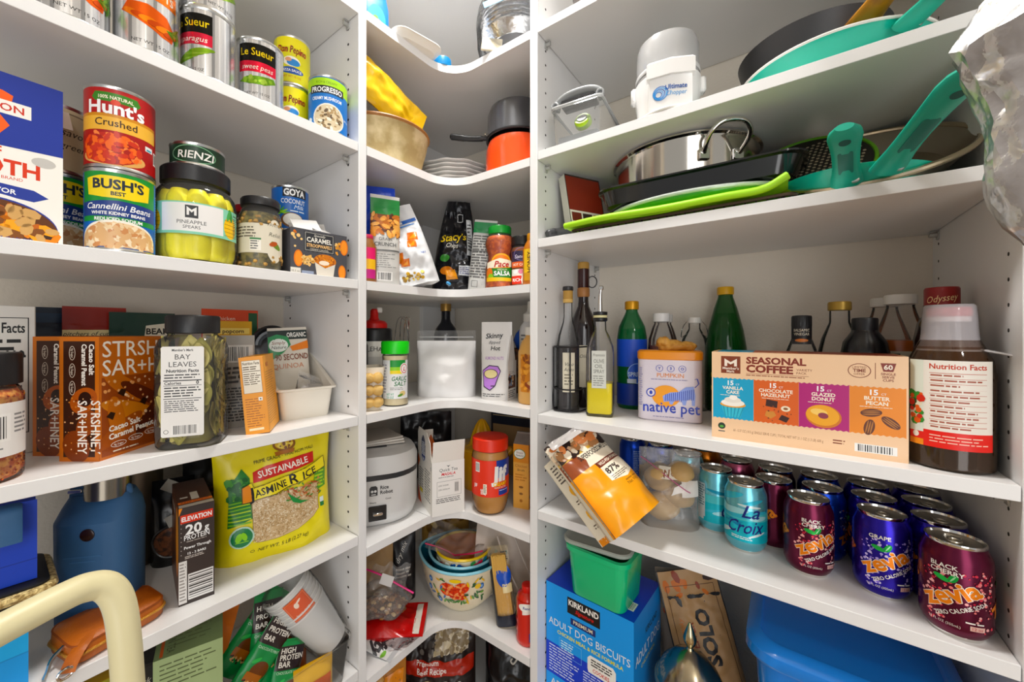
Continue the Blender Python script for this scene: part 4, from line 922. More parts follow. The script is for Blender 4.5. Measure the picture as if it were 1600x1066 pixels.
A = Art(); A.text('FRUIT', .018, .052, .014, '#4a4a4c', maxw=.05, b=.0); A.text('GIVE', .022, .032, .014, '#4a4a4c', maxw=.04); A.lines(-.03, .02, -.005, .058, 4, '#b9b9ba', 3)
printed(t, [(A, lambda x, z: cone(x, z) - Vector((0, -.0018 * math.cos(x / .035), 0)))], printmat(.5), L=.005, off=.0003)
g = lathe([(.034, -.030), (.036, -.026), (.0475, .09), (.048, .126), (.040, .140), (.022, .150)], 36)
g.map(lambda x, y, z: (x * (1 + .05 * noise.noise(Vector((x * 50, y * 50, z * 40)))), y * (1 + .05 * noise.noise(Vector((x * 50, y * 50, z * 40 + 9)))), z))
obj('clear_sleeve', g, film('#ffffff', .04, .1, .5, 35., .16), t, smooth=60)

# --- cream coloured tube frame of a step stool in the foreground
CRM = mat('#ddd5b0', .38, bump=.03, bscale=200, var=.06, vscale=4)
t = thing('step_stool', 'cream painted tubular step stool frame in the near foreground', 'step stool', (-.44, 0, 0))
def P_(x, y, z): return (x + .44, y, z + H)
pts = [P_(-.395, .121, -1.288), P_(-.445, .098, -.75), P_(-.478, .083, -.36), P_(-.4845, .080, -.285), P_(-.489, .0765, -.250), P_(-.4915, .069, -.2325), P_(-.4905, .058, -.226), P_(-.483, .040, -.2235), P_(-.455, -.018, -.2235), P_(-.40, -.125, -.2235), P_(-.375, -.175, -.2235), P_(-.367, -.19, -.230), P_(-.362, -.198, -.25), P_(-.358, -.203, -.30), P_(-.32, -.25, -1.288)]
obj('rail', tube(smoothpath(pts, 8), .0118, 16), CRM, t, smooth=80)
obj('foot', lathe([(0, 0), (.015, 0), (.016, .006), (.015, .04), (.0125, .042)], 20).at(*P_(-.395, .121, -1.3)), BLACKP, t)
obj('foot', lathe([(0, 0), (.015, 0), (.016, .006), (.015, .04), (.0125, .042)], 20).at(*P_(-.32, -.25, -1.3)), BLACKP, t)
obj('cross_bar', tube([P_(-.42, .105, -1.0), P_(-.345, -.22, -1.0)], .009, 12), CRM, t)
# ================================================================ CORNER SHELVES
# --- top
p = (-.792, .572, H + S0); t = thing('detergent_bottle', 'blue plastic bottle at the top left of the corner shelves', 'bottle', p, face(p, 20))
obj('body', loft([rrect(.070, .044, .016, 5, 0), rrect(.074, .048, .018, 5, .006), rrect(.072, .046, .018, 5, .10), rrect(.052, .040, .018, 5, .15), rrect(.03, .03, .014, 5, .175)]), mat('#2a73c4', .3, var=.05), t)
obj('cap', lathe([(.016, .172), (.017, .175), (.016, .20), (0, .20)], 24), mat('#d8402c', .35, var=.05), t)
A = Art(); A.ell(0, .06, .022, .034, '#3f8fe0'); A.ell(.004, .052, .010, .010, '#d8452c'); A.ell(-.002, .064, .006, .005, '#6ab04a'); A.ell(.01, .046, .006, .006, '#f0b03c')
printed(t, [(A, plane_f(.074, .049, .2))], printmat(.3), off=.0008)
p = (-.752, .640, H + S0); t = thing('plastic_tray', 'flat white plastic tray lying at the front of the top corner shelf', 'tray', p, 78)
obj('dish', loft([rrect(.10, .13, .02, 5, 0), rrect(.118, .15, .025, 5, .010), rrect(.128, .16, .028, 5, .011), rrect(.128, .16, .028, 5, .013), rrect(.114, .146, .024, 5, .011), rrect(.096, .126, .018, 5, .003)]), WHITEP, t)
p = (-.706, .722, H + S0); t = thing('tape_roll', 'small blue roll of tape on the front of the top corner shelf', 'tape roll', p, 40)
obj('roll', lathe([(.010, .0), (.022, 0), (.0225, .002), (.0225, .019), (.022, .021), (.010, .021), (.010, 0)], 32), mat('#2b7fb8', .35, var=.1), t)
obj('core', lathe([(.0085, .001), (.010, .001), (.010, .020), (.0085, .020), (.0085, .001)], 24), mat('#c9c2b4', .6, var=.1), t)
p = (-.560, .835, H + S0 + .0505); t = thing('bagged_plates', 'stack of foil pie plates wrapped in a clear plastic bag', 'plates', p, 30)
FOIL = mat('#cfd1d4', .22, 1., .5, 120)
for k in range(7): obj('foil_plate', lathe([(0, 0), (.055, 0), (.058, .002), (.078, .024), (.083, .026), (.084, .024), (.080, .022), (.060, 0)], 36).at(.0, 0, .012 * k), FOIL, t)
g = lathe([(0, -.050), (.070, -.050), (.092, -.02), (.096, .03), (.098, .07), (.090, .105), (.06, .122), (0, .126)], 44)
g.map(lambda x, y, z: (lambda k: (x * k, y * k, z))(1 + .10 * noise.noise(Vector((x * 35, y * 35, z * 35)))))
obj('plastic_bag', g, film('#ffffff', .05, .1, .5, 35., .18), t, smooth=60)
obj('blue_print', box(.05, .0008, .014, 0).rot('Y', -18).at(-.04, -.094, .045), mat('#7cb8dc', .4, var=.2), t)
obj('napkin', box(.05, .006, .03, .002).rot('Y', 10).at(-.052, -.07, -.048), mat('#e8dfc8', .6, bump=.3), t)

# --- pans shelf
p = (-.803, .618, H + S1); t = thing('stoneware_baker', 'beige speckled oval stoneware baking dish with brown rim', 'baking dish', p, 80)
def oval(a, b, z, n=40): return [(a * math.cos(2 * math.pi * i / n), b * math.sin(2 * math.pi * i / n), z) for i in range(n)]
obj('dish', loft([oval(.078, .060, 0), oval(.088, .070, .008), oval(.106, .085, .070), oval(.113, .092, .104), oval(.110, .089, .106), oval(.098, .078, .06), oval(.078, .06, .012)]), mat('#cdbd98', .55, bump=.35, bscale=60, vscale=18, col2='#a8946a'), t)
obj('rim', tube(oval(.112, .091, .104), .0042, 8, True), mat('#9a6a3c', .5, var=.2), t)
bag('yellow_bag', 'crinkled yellow foil bag lying on the beige baking dish', 'bag', (-.752, .500, H + S1 + .188), 0, .090, .190, .035, mat('#e8bf1e', .28, bump=.4, bscale=60), None, seed=51, wr=.008, rot=(0, 112, 84))
p = (-.832, .903, H + S1); t = thing('plate_stack', 'stack of white scalloped plates behind the saucepan handle', 'plates', p, 0)
for k in range(8):
    n = 64; rg = []
    for rr, z in ((.05, 0), (.07, .002), (.105, .012), (.118, .016), (.118, .019), (.104, .015), (.068, .005), (.05, .003)):
        rg.append([((rr * (1 + .022 * math.cos(12 * 2 * math.pi * i / n) * (rr > .1))) * math.cos(2 * math.pi * i / n), (rr * (1 + .022 * math.cos(12 * 2 * math.pi * i / n) * (rr > .1))) * math.sin(2 * math.pi * i / n), z + .012 * k) for i in range(n)])
    obj('plate', loft(rg), mat('#e9e7e2', .2, coat=.3, var=.02), t)
def inverted_pan(name, label, loc, r, h, m, inner, rz, rv):
    t = thing(name, label, 'saucepan', loc, rz)
    obj('pan', lathe([(r * .96, .003), (r, 0), (r * 1.02, .002), (r, .006), (r * .97, h * .75), (r * .9, h * .93), (r * .75, h), (0, h), ], 48), m, t)
    obj('rim', lathe([(r * .98, 0), (r * 1.03, .001), (r * 1.03, .005), (r, .006)], 48), inner, t)
    obj('handle', tube(smoothpath([(-r * .96, 0, .016), (-r - .02, 0, .017), (-r - .05, 0, .019), (-r - .09, 0, .026), (-r - .102, 0, .028)], 5), [.007] * 4 + [.009] * 8 + [.0105] * 6 + [.0105, .009, .006][:3], 12, flat=.75), BLACKP, t)
    obj('rivet', lathe([(0, .0), (.005, .0), (.004, .003), (0, .004)], 14).rot('Y', -90).at(-r - .004, 0, .028), CHROME, t)
    return t
inverted_pan('saucepan', 'glossy orange saucepan standing upside down with black handle', (-.574, .868, H + S1), .084, .112, mat('#d9551c', .15, coat=.5, var=.08), mat('#5a2010', .3, var=.1), 24, 1)
inverted_pan('saucepan', 'dark grey saucepan upside down on top of the orange one', (-.574, .868, H + S1 + .113), .079, .088, mat('#4b4d52', .22, .3, coat=.4, var=.1), BLACKP, 30, 1)

# --- snack shelf
A = Art(); A.rect(-.02, .05, .02, .075, '#d8336a'); A.rect(-.02, .028, .02, .05, '#e8b82c'); A.rect(-.02, .008, .02, .028, '#b8327a')
bottle('drink_pouch_bottle', 'small bottle with pink and yellow label against the left upright', 'bottle', (-.735, .516, H + S2), [(0, 0), (.018, 0), (.020, .003), (.020, .078), (.014, .09), (.012, .10), (0, .10)], mat('#8a5a2c', .4, var=.1), (.0125, .094, .105, mat('#c83a5a', .4, var=.05)), None, A, .0202)
A = Art(); A.rect(-.034, .158, .034, .196, '#2a7a3c'); A.rect(-.034, .118, .034, .16, '#6a3a1c'); A.dots(-.032, .112, .032, .158, ['#a8622c', '#d9a05c', '#4a2410', '#c98a4a'], 90, .002, .005, 3, 2.2); A.text('GRAIN', -.002, .098, .007, '#5a5a58', maxw=.05); A.text('CRUNCH', -.002, .086, .008, '#5a5a58', maxw=.052, b=.02); A.rect(-.03, .074, .03, .078, '#6a6a68'); A.lines(-.03, .036, .026, .07, 7, '#7d7d7a', 4, .3, .5); A.bars(-.022, .008, .014, .028, 3)
bag('granola_bag', 'light grey granola bag with barcode and green top at the left', 'bag', (-.731, .561, H + S2), 64, .066, .204, .028, mat('#cfcdc8', .35, bump=.15), A, seed=61, wr=.003)
A = Art(); A.rect(-.036, .006, .036, .2, '#1c47c4'); A.text('WHOLE', .012, .14, .010, '#cfe0f4', maxw=.035, rot=90, b=.02); A.text('PUFFS', .026, .14, .010, '#cfe0f4', maxw=.035, rot=90, b=.02)
bag('puffs_bag', 'bright blue snack bag standing behind the grey granola bag', 'bag', (-.800, .598, H + S2), 56, .085, .250, .03, mat('#1c47c4', .28, bump=.2), A, seed=62, wr=.006, tap=-.15)
bag('nut_bag', 'dark brown and green snack bag between the blue and white bags', 'bag', (-.748, .640, H + S2), 50, .05, .13, .03, mat('#5a3a20', .3, bump=.3), Art().dots(-.02, .02, .02, .1, ['#c98a3a', '#2a6a3c', '#e8c98a'], 18, .004, .009, 2), seed=63)
A = Art(); A.poly([(-.05, .15), (.05, .16), (.05, .168), (.0, .165), (-.05, .162)], '#2d5fae'); A.poly([(-.05, .142), (.04, .150), (.04, .153), (-.05, .148)], '#5d8fd0'); A.text('MINI', -.032, .115, .010, '#2d5080', maxw=.026, b=.02); A.text('TWIST', -.030, .102, .009, '#2d5080', maxw=.03, b=.02)
for x, z, k in ((.020, .118, 1.), (.012, .098, .9), (-.032, .07, 1.1), (-.016, .056, .8)): A.poly([(x - .014 * k, z - .008 * k), (x + .012 * k, z - .012 * k), (x + .016 * k, z + .010 * k), (x - .010 * k, z + .012 * k)], '#d9772a'); A.poly([(x - .009 * k, z - .004 * k), (x + .008 * k, z - .007 * k), (x + .010 * k, z + .006 * k)], '#eda04c')
A.dots(-.03, .012, .02, .03, ['#c9a03a', '#8a6a1c', '#e8d27a'], 26, .002, .005, 4); A.text('NET', .035, .07, .005, '#2d5fae')
bag('cracker_bag', 'crumpled white cracker bag slumping over the shelf edge', 'bag', (-.716, .648, H + S2 + .004), 0, .108, .205, .05, mat('#e3e4e6', .3, bump=.35, bscale=35), A, seed=64, wr=.012, rot=(-6, -16, 50), nu=30, nv=36, topz=.8, tap=-.3)
t = thing('blue_clip', 'small light blue bag corner hanging over the shelf edge', 'bag clip', (-.6415, .674, H + S2 + .0005), 45)
obj('clip', box(.012, .020, .006, .002).rot('Y', 30).at(0, 0, .004), mat('#4f9fd8', .35, var=.05), t)
A = Art(); A.text("Stacy's", -.008, .135, .021, '#e8c832', maxw=.078, b=.015, sh=.2, rot=8); A.text('Chips', -.012, .117, .011, '#f0ece0', sh=.3); A.frame(-.002, .196, .022, .220, .0022, '#d8d8d8'); A.ell(-.03, .09, .014, .010, '#3f7d3a'); A.ell(-.022, .055, .018, .012, '#a8642c'); A.poly([(-.02, .03), (.01, .035), (.0, .06), (-.024, .055)], '#c9863c'); A.rect(.034, .10, .052, .20, '#c9ccce'); A.lines(.036, .11, .050, .19, 9, '#555555', 3); A.rect(.012, .045, .044, .07, '#cfd2d6'); A.lines(.014, .048, .042, .067, 4, '#555577', 4)
bag('pita_chip_bag', 'shiny black chip bag lettered in yellow standing in the corner', 'bag', (-.735, .797, H + S2), 0, .122, .256, .075, mat('#1c1c20', .2, .4, .3, 35), A, printmat(.25), seed=65, wr=.013, rot=(-2, 3, 40), nu=36, nv=44, topz=.9, pin=.05, tap=-.5)
A = Art(); A.rect(-.03, .15, .03, .178, '#2a7a48'); A.lines(-.027, .03, .024, .145, 16, '#555555', 5, .45, .3); A.rect(-.027, .10, .024, .102, '#444444'); A.frame(-.02, .008, -.004, .024, .001, '#555555')
bag('chip_bag', 'pale grey bag back with fine print and green top beside the salsa', 'bag', (-.640, .790, H + S2), 0, .060, .184, .026, mat('#c4c4c0', .35, bump=.2), A, seed=66, wr=.004, rot=(0, 6, 30))
p = (-.578, .797, H + S2); A = Art(); A.ell(.004, .062, .026, .022, '#f0b23a'); A.ell(.004, .064, .022, .016, '#e8852a'); A.poly([(-.036, .048), (.036, .052), (.036, .066), (.0, .072), (-.036, .062)], '#f4ead4'); A.text('Pace', .004, .051, .014, '#b0281e', maxw=.052, sh=.25, b=.03)
A.poly([(-.038, .022), (.038, .022), (.038, .05), (-.038, .046)], '#2f7d32'); A.text('SALSA', .006, .030, .0105, '#ffffff', maxw=.042, b=.03); A.text('MEDIUM', .006, .042, .0045, '#e8f0c8', maxw=.03); A.ell(-.028, .036, .010, .014, '#e07a2a'); A.ell(-.024, .028, .008, .007, '#8fbf3c'); A.poly([(-.038, .016), (.038, .016), (.038, .024), (-.038, .026)], '#f0c03a')
bottle('salsa_jar', 'waisted glass salsa jar with green lid', 'jar', p, [(0, 0), (.034, 0), (.037, .004), (.037, .05), (.031, .072), (.030, .085), (.036, .105), (.0375, .115), (.034, .128), (.027, .136), (.025, .140)], CLEAR, (.0285, .136, .156, mat('#2b8a3a', .3, var=.05)), (mat('#b5501c', .45, bump=.5, bscale=150, vscale=110, col2='#d9742c'), .130, .0015), A, .0372, capname='lid')
p = (-.522, .815, H + S2); A = Art(); A.rect(-.03, .062, .03, .088, '#2c2448'); A.ring(0, .080, .022, .016, .001, '#8a7ab0'); A.text('Sanders', 0, .070, .009, '#e8e2f0', maxw=.04, sh=.2); A.rect(-.03, .048, .03, .062, '#d9643a'); A.text('HOT CARAMEL', 0, .052, .006, '#fbe8d0', maxw=.05, b=.02); A.rect(-.03, .008, .03, .044, '#e9e4dc'); A.rect(-.03, .008, -.002, .028, '#d8402c'); A.text('RICH', -.014, .014, .008, '#ffffff', b=.02); A.ell(-.004, .038, .006, .006, '#e08aa0'); A.lines(.006, .014, .026, .036, 4, '#999999', 3); A.ell(-.018, .038, .006, .005, '#ffffff')
bottle('sauce_jar', 'short jar of caramel sauce with black lid and purple label', 'jar', p, [(0, 0), (.027, 0), (.029, .003), (.029, .044), (.0275, .047), (.029, .05), (.029, .092), (.025, .102), (.023, .106)], CLEAR, (.0265, .103, .126, BLACKP), (mat('#a8602a', .4, var=.2), .098, .001), A, .0292, capname='lid')
A = Art(); A.rect(-.02, .02, .02, .085, '#e8c04a'); A.text('HONEY', .0, .03, .010, '#4a2c10', rot=90, b=.02, al='l'); A.rect(-.02, .012, .02, .03, '#c9952c')
bottle('honey_bottle', 'amber squeeze bottle beside the right upright of the corner', 'bottle', (-.4805, .790, H + S2), [(0, 0), (.019, 0), (.0205, .003), (.0205, .085), (.015, .10), (.010, .108), (0, .108)], mat('#b8701f', .3, var=.1), (.010, .106, .124, mat('#d99a2c', .4, var=.05)), None, A, .0207)

# --- flour shelf
p = (-.772, .5395, H + S3); t = thing('nut_tray', 'white paper tray of pale cookies wrapped in film', 'tray', p, 62)
obj('tray', loft([rrect(.052, .08, .008, 3, 0), rrect(.072, .086, .01, 3, .095), rrect(.070, .084, .01, 3, .095), rrect(.05, .078, .008, 3, .003)]), mat('#e9e0d0', .6, var=.05), t)
rd = random.Random(8)
for k in range(9): obj('cookie', blob(.013, .012, .012, .25, 1.4, k, 2).at((k % 3 - 1) * .019, -.046, .018 + .027 * (k // 3)), mat('#ddb878', .6, bump=.4, bscale=160, var=.3), t)
p = (-.749, .6045, H + S3); A = Art(); A.rect(-.036, .018, .036, .108, '#e8e9ea'); A.rect(-.012, .092, .026, .108, '#1f8a3c'); A.rect(-.012, .084, .026, .092, '#8fc83c'); A.rect(-.012, .076, .026, .084, '#e8d23a'); A.ell(.022, .088, .011, .013, '#f4f4f2'); A.ring(.022, .088, .009, .011, .0016, '#c8283a'); A.text('L', .022, .083, .009, '#c8283a', sh=.2, b=.02)
A.text('GARLIC', .010, .060, .010, '#1f6a3a', maxw=.038, sh=.2, b=.02); A.text('SALT', .012, .048, .010, '#1f6a3a', maxw=.03, sh=.2, b=.02); A.lines(-.012, .038, .026, .045, 2, '#8a8a8a', 2); A.ell(.018, .030, .008, .006, '#d9c28a'); A.ell(.012, .026, .007, .003, '#5d8a3c', rot=20); A.text('NET WT', -.012, .026, .005, '#2a9a7a', maxw=.018, b=.01); A.text('33 OZ', -.012, .019, .005, '#2a9a7a', maxw=.018, b=.01); A.lines(-.036, .03, -.02, .10, 10, '#9a9aa8', 4)
bottle('garlic_salt', 'garlic salt shaker with bright green cap', 'shaker', p, [(0, 0), (.029, 0), (.031, .003), (.031, .014), (.030, .016), (.030, .110), (.0305, .116), (.0285, .124)], CLEAR, (.0325, .122, .152, mat('#3fc42c', .35, var=.03)), (mat('#dccfae', .7, bump=.3), .118, .0012), A, .0302)
p = (-.880, .640, H + S3); t = thing('squeeze_container', 'white canister with black collar and red spout', 'bottle', p, face(p))
obj('body', lathe([(0, 0), (.044, 0), (.046, .004), (.046, .155), (.044, .160)], 36), WHITEP, t); obj('collar', lathe([(.0465, .150), (.0465, .178), (.044, .182), (.040, .184)], 36), BLACKP, t)
obj('spout', lathe([(.034, .182), (.034, .196), (.028, .203), (.014, .206), (.011, .212), (.010, .232), (.006, .236), (0, .236)], 28), mat('#d8351f', .35, var=.05), t); obj('tip_cap', box(.014, .01, .014, .002).at(.014, 0, .226), WHITEP, t)
A = Art(); A.text('CLEHAR', 0, .125, .012, '#222222', maxw=.07, arc=9); A.rect(-.06, .08, .06, .11, '#d8d5d0'); printed(t, [(A, cyl(.0462))], L=.004)
p = (-.850, .562, H + S3); t = thing('dark_bottle', 'dark bottle with black spout at the back by the left upright', 'bottle', p, face(p))
obj('body', lathe([(0, 0), (.03, 0), (.031, .003), (.031, .14), (.02, .165), (.018, .18)], 30), mat('#2a2420', .3, var=.2), t); obj('spout', tube([(0, 0, .176), (-.005, 0, .195), (-.022, -.006, .215)], [.013, .011, .006], 12), BLACKP, t)
A = Art(); A.rect(-.03, .03, .03, .09, '#1c1a1c'); A.text('SOY', 0, .075, .009, '#d8c8a8'); A.lines(-.02, .04, .02, .065, 3, '#a89878', 2); printed(t, [(A, cyl(.0312))], L=.004)
p = (-.876, .732, H + S3); t = thing('wire_whisk', 'wire whisk handle loops showing behind the flour bag', 'whisk', p, 30)
for k in range(4): obj('wire', tube(smoothpath([(.0, 0, 0), (-.022 + .012 * k, .01 * (k % 2), .10), (-.016 + .012 * k, 0, .20), (.004 + .006 * k, 0, .212), (.018, .0, .15), (.006, 0, 0)], 6), .0012, 6), CHROME, t)
p = (-.745, .777, H + S3); t = thing('flour_bag', 'large clear zip bag full of white flour', 'bag', p, 34)
S_ = bagsurf(.162, .175, .088, 71, .008, bot=.95, topz=.86, pin=.05, sc=16, bulge=.5)
g = grid(lambda u, v: S_((u - .5) * .162, v * .150, -1), 34, 34); g.add(grid(lambda u, v: S_((.5 - u) * .162, v * .150, 1), 34, 34))
obj('flour', g, mat('#f7f5f4', .55, bump=.2, bscale=25, var=.04, vscale=8), t, smooth=80)
g = grid(lambda u, v: S_((u - .5) * .166, v * .178, -1) * 1.0 + Vector((0, -.002, 0)), 34, 34); g.add(grid(lambda u, v: S_((.5 - u) * .166, v * .178, 1) + Vector((0, .002, 0)), 34, 34))
obj('plastic', g, film('#ffffff', .05, .12, .4, 30., .10), t, smooth=80); obj('zip_strip', box(.15, .004, .004, .001).at(0, 0, .158), film('#f0f0f0', .5, .2, .1, 50., .4), t)
p = (-.868, .903, H + S3); WINE = mat('#14161f', .12, coat=.5, var=.1)
bottle('wine_bottle', 'dark wine bottle standing behind the flour bag', 'bottle', p, [(0, 0), (.036, 0), (.038, .003), (.038, .165), (.032, .185), (.017, .205), (.0145, .215), (.0145, .262), (.016, .263), (.016, .268), (0, .268)], WINE, (.0165, .240, .270, mat('#b8935a', .35, .6, var=.1)), None, Art().rect(-.04, .04, .04, .12, '#e8e0cc'), .0382, capname='foil')
p = (-.604, .819, H + S3); A = Art(); A.text('Skinny', -.006, .158, .013, '#2c2c2c', maxw=.046, sh=.2, b=.02, rot=4); A.text('dipped', -.006, .143, .008, '#2c2c2c', maxw=.04, sh=.2); A.text('Hot', -.002, .126, .011, '#2c2c2c', sh=.1, b=.02); A.text('ALMOND NUTS', -.004, .102, .008, '#b894c4', maxw=.05, b=.01)
A.poly([(-.028, .034), (-.034, .074), (-.016, .088), (.008, .086), (.016, .074), (.004, .036), (-.010, .024)], '#3a2a4a'); A.poly([(-.026, .036), (-.0315, .073), (-.015, .0855), (.007, .0835), (.0135, .073), (.002, .038), (-.010, .027)], '#b884d4'); A.ell(-.010, .066, .019, .012, '#3a2a4a'); A.ell(-.010, .066, .017, .0105, '#e0d2a0'); A.lines(-.03, .008, .03, .018, 2, '#666666', 3)
t, S_ = bag('almond_pouch', 'white gusseted nut pouch with purple face drawing', 'bag', p, 22, .082, .200, .062, mat('#e2dfdc', .4, bump=.12), A, seed=73, wr=.003, topz=.80, pin=.05, bot=1., bulge=.05)
B = Art(); B.rect(-.026, .0, .026, .10, '#dcd8d4'); B.rect(-.022, .03, .020, .062, '#5a3426'); B.dots(-.02, .032, .018, .062, ['#a86a44', '#2a1812', '#d8b898', '#7a8aa0'], 24, .003, .007, 5, .8); B.lines(-.022, .066, .02, .074, 2, '#555555', 2, .3); B.lines(-.022, .006, .02, .026, 4, '#444444', 4)
obj('side_gusset', prism([(-.028, 0), (.028, 0), (.020, .10), (.004, .165), (-.006, .165), (-.024, .10)], .0012).rot('X', 90).rot('Z', 78).at(.0405, -.002, 0), mat('#dcd8d4', .4, var=.05), t)
printed(t, [(B, lambda x, z: Vector((.0412 + x * math.cos(R(78)), -.002 + x * math.sin(R(78)), z)))], name='side_label', off=.0009)
p = (-.600, .975, H + S3); t = thing('wicker_basket', 'dark woven basket at the back of the flour shelf', 'basket', p, 10)
obj('weave', loft([rrect(.10, .10, .02, 5, 0), rrect(.13, .12, .025, 5, .12), rrect(.132, .122, .025, 5, .125), rrect(.12, .11, .02, 5, .12), rrect(.09, .09, .018, 5, .005)]), mat('#5a3418', .6, bump=1., bscale=140, vscale=120, col2='#2a160a'), t)
obj('blue_bag', blob(.05, .03, .04, .2, 2, 3, 2).at(0, 0, .15), mat('#2a5ac0', .35, bump=.3), t)
p = (-.553, .905, H + S3); t = thing('whip_can', 'tall white spray can behind the tan creamer bottle', 'spray can', p, face(p))
obj('can', lathe([(0, 0), (.029, 0), (.031, .003), (.031, .175), (.028, .190), (.020, .200), (.018, .204)], 36), mat('#efedea', .3, var=.03), t); obj('nozzle', lathe([(.019, .200), (.020, .204), (.020, .222), (.012, .228), (.010, .232), (.009, .256), (.005, .258), (0, .258)], 24), WHITEP, t)
A = Art(); A.rect(-.01, .10, .03, .14, '#24304a'); A.ell(-.026, .05, .008, .008, '#5da83c'); A.lines(-.03, .07, -.01, .17, 10, '#888888', 2); printed(t, [(A, cyl(.0312))], L=.004)
p = (-.4985, .826, H + S3); A = Art(); A.rect(-.034, .03, .034, .12, '#c8822f'); A.dots(-.034, .03, .034, .12, ['#8a4c18', '#e0a050', '#a8651f'], 50, .002, .005, 4, 1.8); A.rect(-.004, .100, .02, .122, '#1c2436'); A.text('N', .007, .104, .012, '#f0f0f0', b=.02); A.text('nut', -.004, .085, .006, '#f6e8d0', al='l'); A.text('OAT', -.006, .072, .010, '#f6e8d0', al='l', b=.02); A.ell(.004, .048, .022, .012, '#8a4018'); A.ell(.004, .052, .018, .007, '#d9a868')
bottle('creamer_bottle', 'tan nut milk bottle half hidden by the right upright', 'bottle', p, [(0, 0), (.033, 0), (.036, .004), (.036, .125), (.028, .150), (.018, .162), (.017, .170)], mat('#d8a868', .4, var=.05), (.019, .166, .186, WHITEP), None, A, .0362)

# --- rice cooker shelf
p = (-.839, .6105, H + C4); t = thing('rice_cooker', 'small white rice cooker with dark band', 'rice cooker', p, 60)
WH = mat('#d7d6d4', .3, var=.02, coat=.2)
obj('body', loft([rrect(.17, .17, .07, 7, 0), rrect(.190, .190, .08, 7, .006), rrect(.206, .206, .085, 7, .03), rrect(.208, .208, .085, 7, .112)]), WH, t)
obj('band', loft([rrect(.2085, .2085, .085, 7, .112), rrect(.2085, .2085, .085, 7, .124)], False, False), mat('#2c2c2e', .3, var=.05), t)
obj('lid', loft([rrect(.208, .208, .085, 7, .124), rrect(.208, .208, .085, 7, .150), rrect(.196, .196, .08, 7, .164), rrect(.14, .14, .06, 7, .171)]), WH, t)
obj('vent', box(.05, .03, .004, .001).at(.0, -.03, .1705), BLACKP, t)
A = Art(); A.poly([(-.022, .078), (-.004, .078), (-.004, .096), (-.008, .100), (-.018, .100), (-.022, .096)], '#2a2a2c'); A.ell(-.016, .088, .003, .003, '#d7d6d4'); A.ell(-.009, .088, .003, .003, '#d7d6d4'); A.rect(-.018, .08, -.008, .082, '#d7d6d4'); A.text('Rice', .002, .091, .008, '#2a2a2c', 'l', b=.02); A.text('Robot', .002, .080, .008, '#2a2a2c', 'l', b=.02); A.text('Warm', -.022, .060, .004, '#2a2a2c', 'l'); A.text('Cook', .014, .066, .004, '#2a2a2c', 'l')
printed(t, [(A, plane_f(.208, .2085, .2))], off=.0006)
obj('switch_plate', box(.040, .004, .034, .002).at(-.004, -.105, .02), mat('#1c1c1e', .25, var=.1), t); obj('switch_lever', box(.022, .010, .007, .002).at(-.004, -.108, .033), CHROME, t)
p = (-.862, .607, H + C4 + .1735); t = thing('paper_sheets', 'thin stack of pale folded sheets on the rice cooker', 'papers', p, 66)
for k in range(3): obj('sheet', box(.16 - .01 * k, .12, .0045, .0005).rot('Z', 5 * k).at(0, 0, .005 * k), mat(('#c9c3ba', '#d8d3cb', '#bdb6ac')[k], .6, var=.06), t)
# oats box, opened
p = (-.728, .737, H + C4); w, d, h = .085, .125, .133
A = Art(); A.rect(-.0425, 0, .0425, h, '#eceae6'); A.text('Quick Tea', 0, .108, .008, '#3c4a50', maxw=.05, sh=.1); A.text('MASALA', 0, .098, .007, '#c8283a', maxw=.044, sh=.2, b=.02); A.lines(-.026, .092, .026, .0955, 1, '#888888', 2); A.frame(-.030, .046, .034, .084, .0008, '#8a8a8a'); A.bars(.016, .052, .028, .080, 5, '#dddad6'); A.text('LESS SUGAR', -.026, .072, .0035, '#444444', 'l'); A.text('LESS SODIUM', -.026, .062, .0035, '#444444', 'l'); A.lines(-.032, .030, .034, .043, 3, '#555555', 3); A.poly([(0, .118), (-.005, .123), (0, .121), (.005, .123)], '#3c4a50')
B = Art(); B.rect(-.0625, 0, .0625, h, '#e6e2da'); B.lines(-.05, .03, -.01, .095, 10, '#555555', 3); B.lines(0, .025, .05, .105, 12, '#666666', 4); B.rect(-.045, .030, -.02, .040, '#e8d23a'); B.poly([(-.0625, .09), (-.045, .11), (-.0625, .125)], '#e0702c'); B.poly([(-.0625, .0), (-.03, .0), (-.0625, .04)], '#d9622c'); B.ring(.052, .115, .004, .004, .001, '#2a3a5a')
t = carton('tea_carton', 'white tea carton with its flaps torn open', 'box', p, 63, w, d, h, mat('#e9e6e0', .5, var=.04), dict(f=A, l=B))
obj('front_flap', box(.083, .0012, .052, 0).rot('X', 8).at(0, -.0615, h), mat('#e9e6e0', .5, var=.04), t, smooth=0)
lf = obj('side_flap', prism([(-.062, 0), (.062, 0), (.05, .045), (.02, .066), (-.052, .066), (-.062, .05)], .0012).rot('X', 90).rot('Z', -90).at(-.0425, 0, h), mat('#e4dfd6', .5, var=.04), t, smooth=0)
B = Art(); B.ell(-.01, .018, .020, .034, '#1f3a7a'); B.lines(-.024, .0, .004, .036, 7, '#d8e0f0', 3); B.text('6g', -.01, -.012, .010, '#ffffff', b=.02); printed(t, [(B, lambda x, z: Vector((-.0432, -x, h + z)))], name='flap_print', off=.0005)
obj('orange_flap', box(.001, .06, .040, 0).rot('X', 14).rot('Y', 20).at(-.030, .02, h), mat('#e0742c', .5, var=.05), t, smooth=0); obj('rear_flap', box(.03, .001, .055, 0).at(-.02, .050, h), mat('#d8d2c8', .5, var=.04), t, smooth=0)
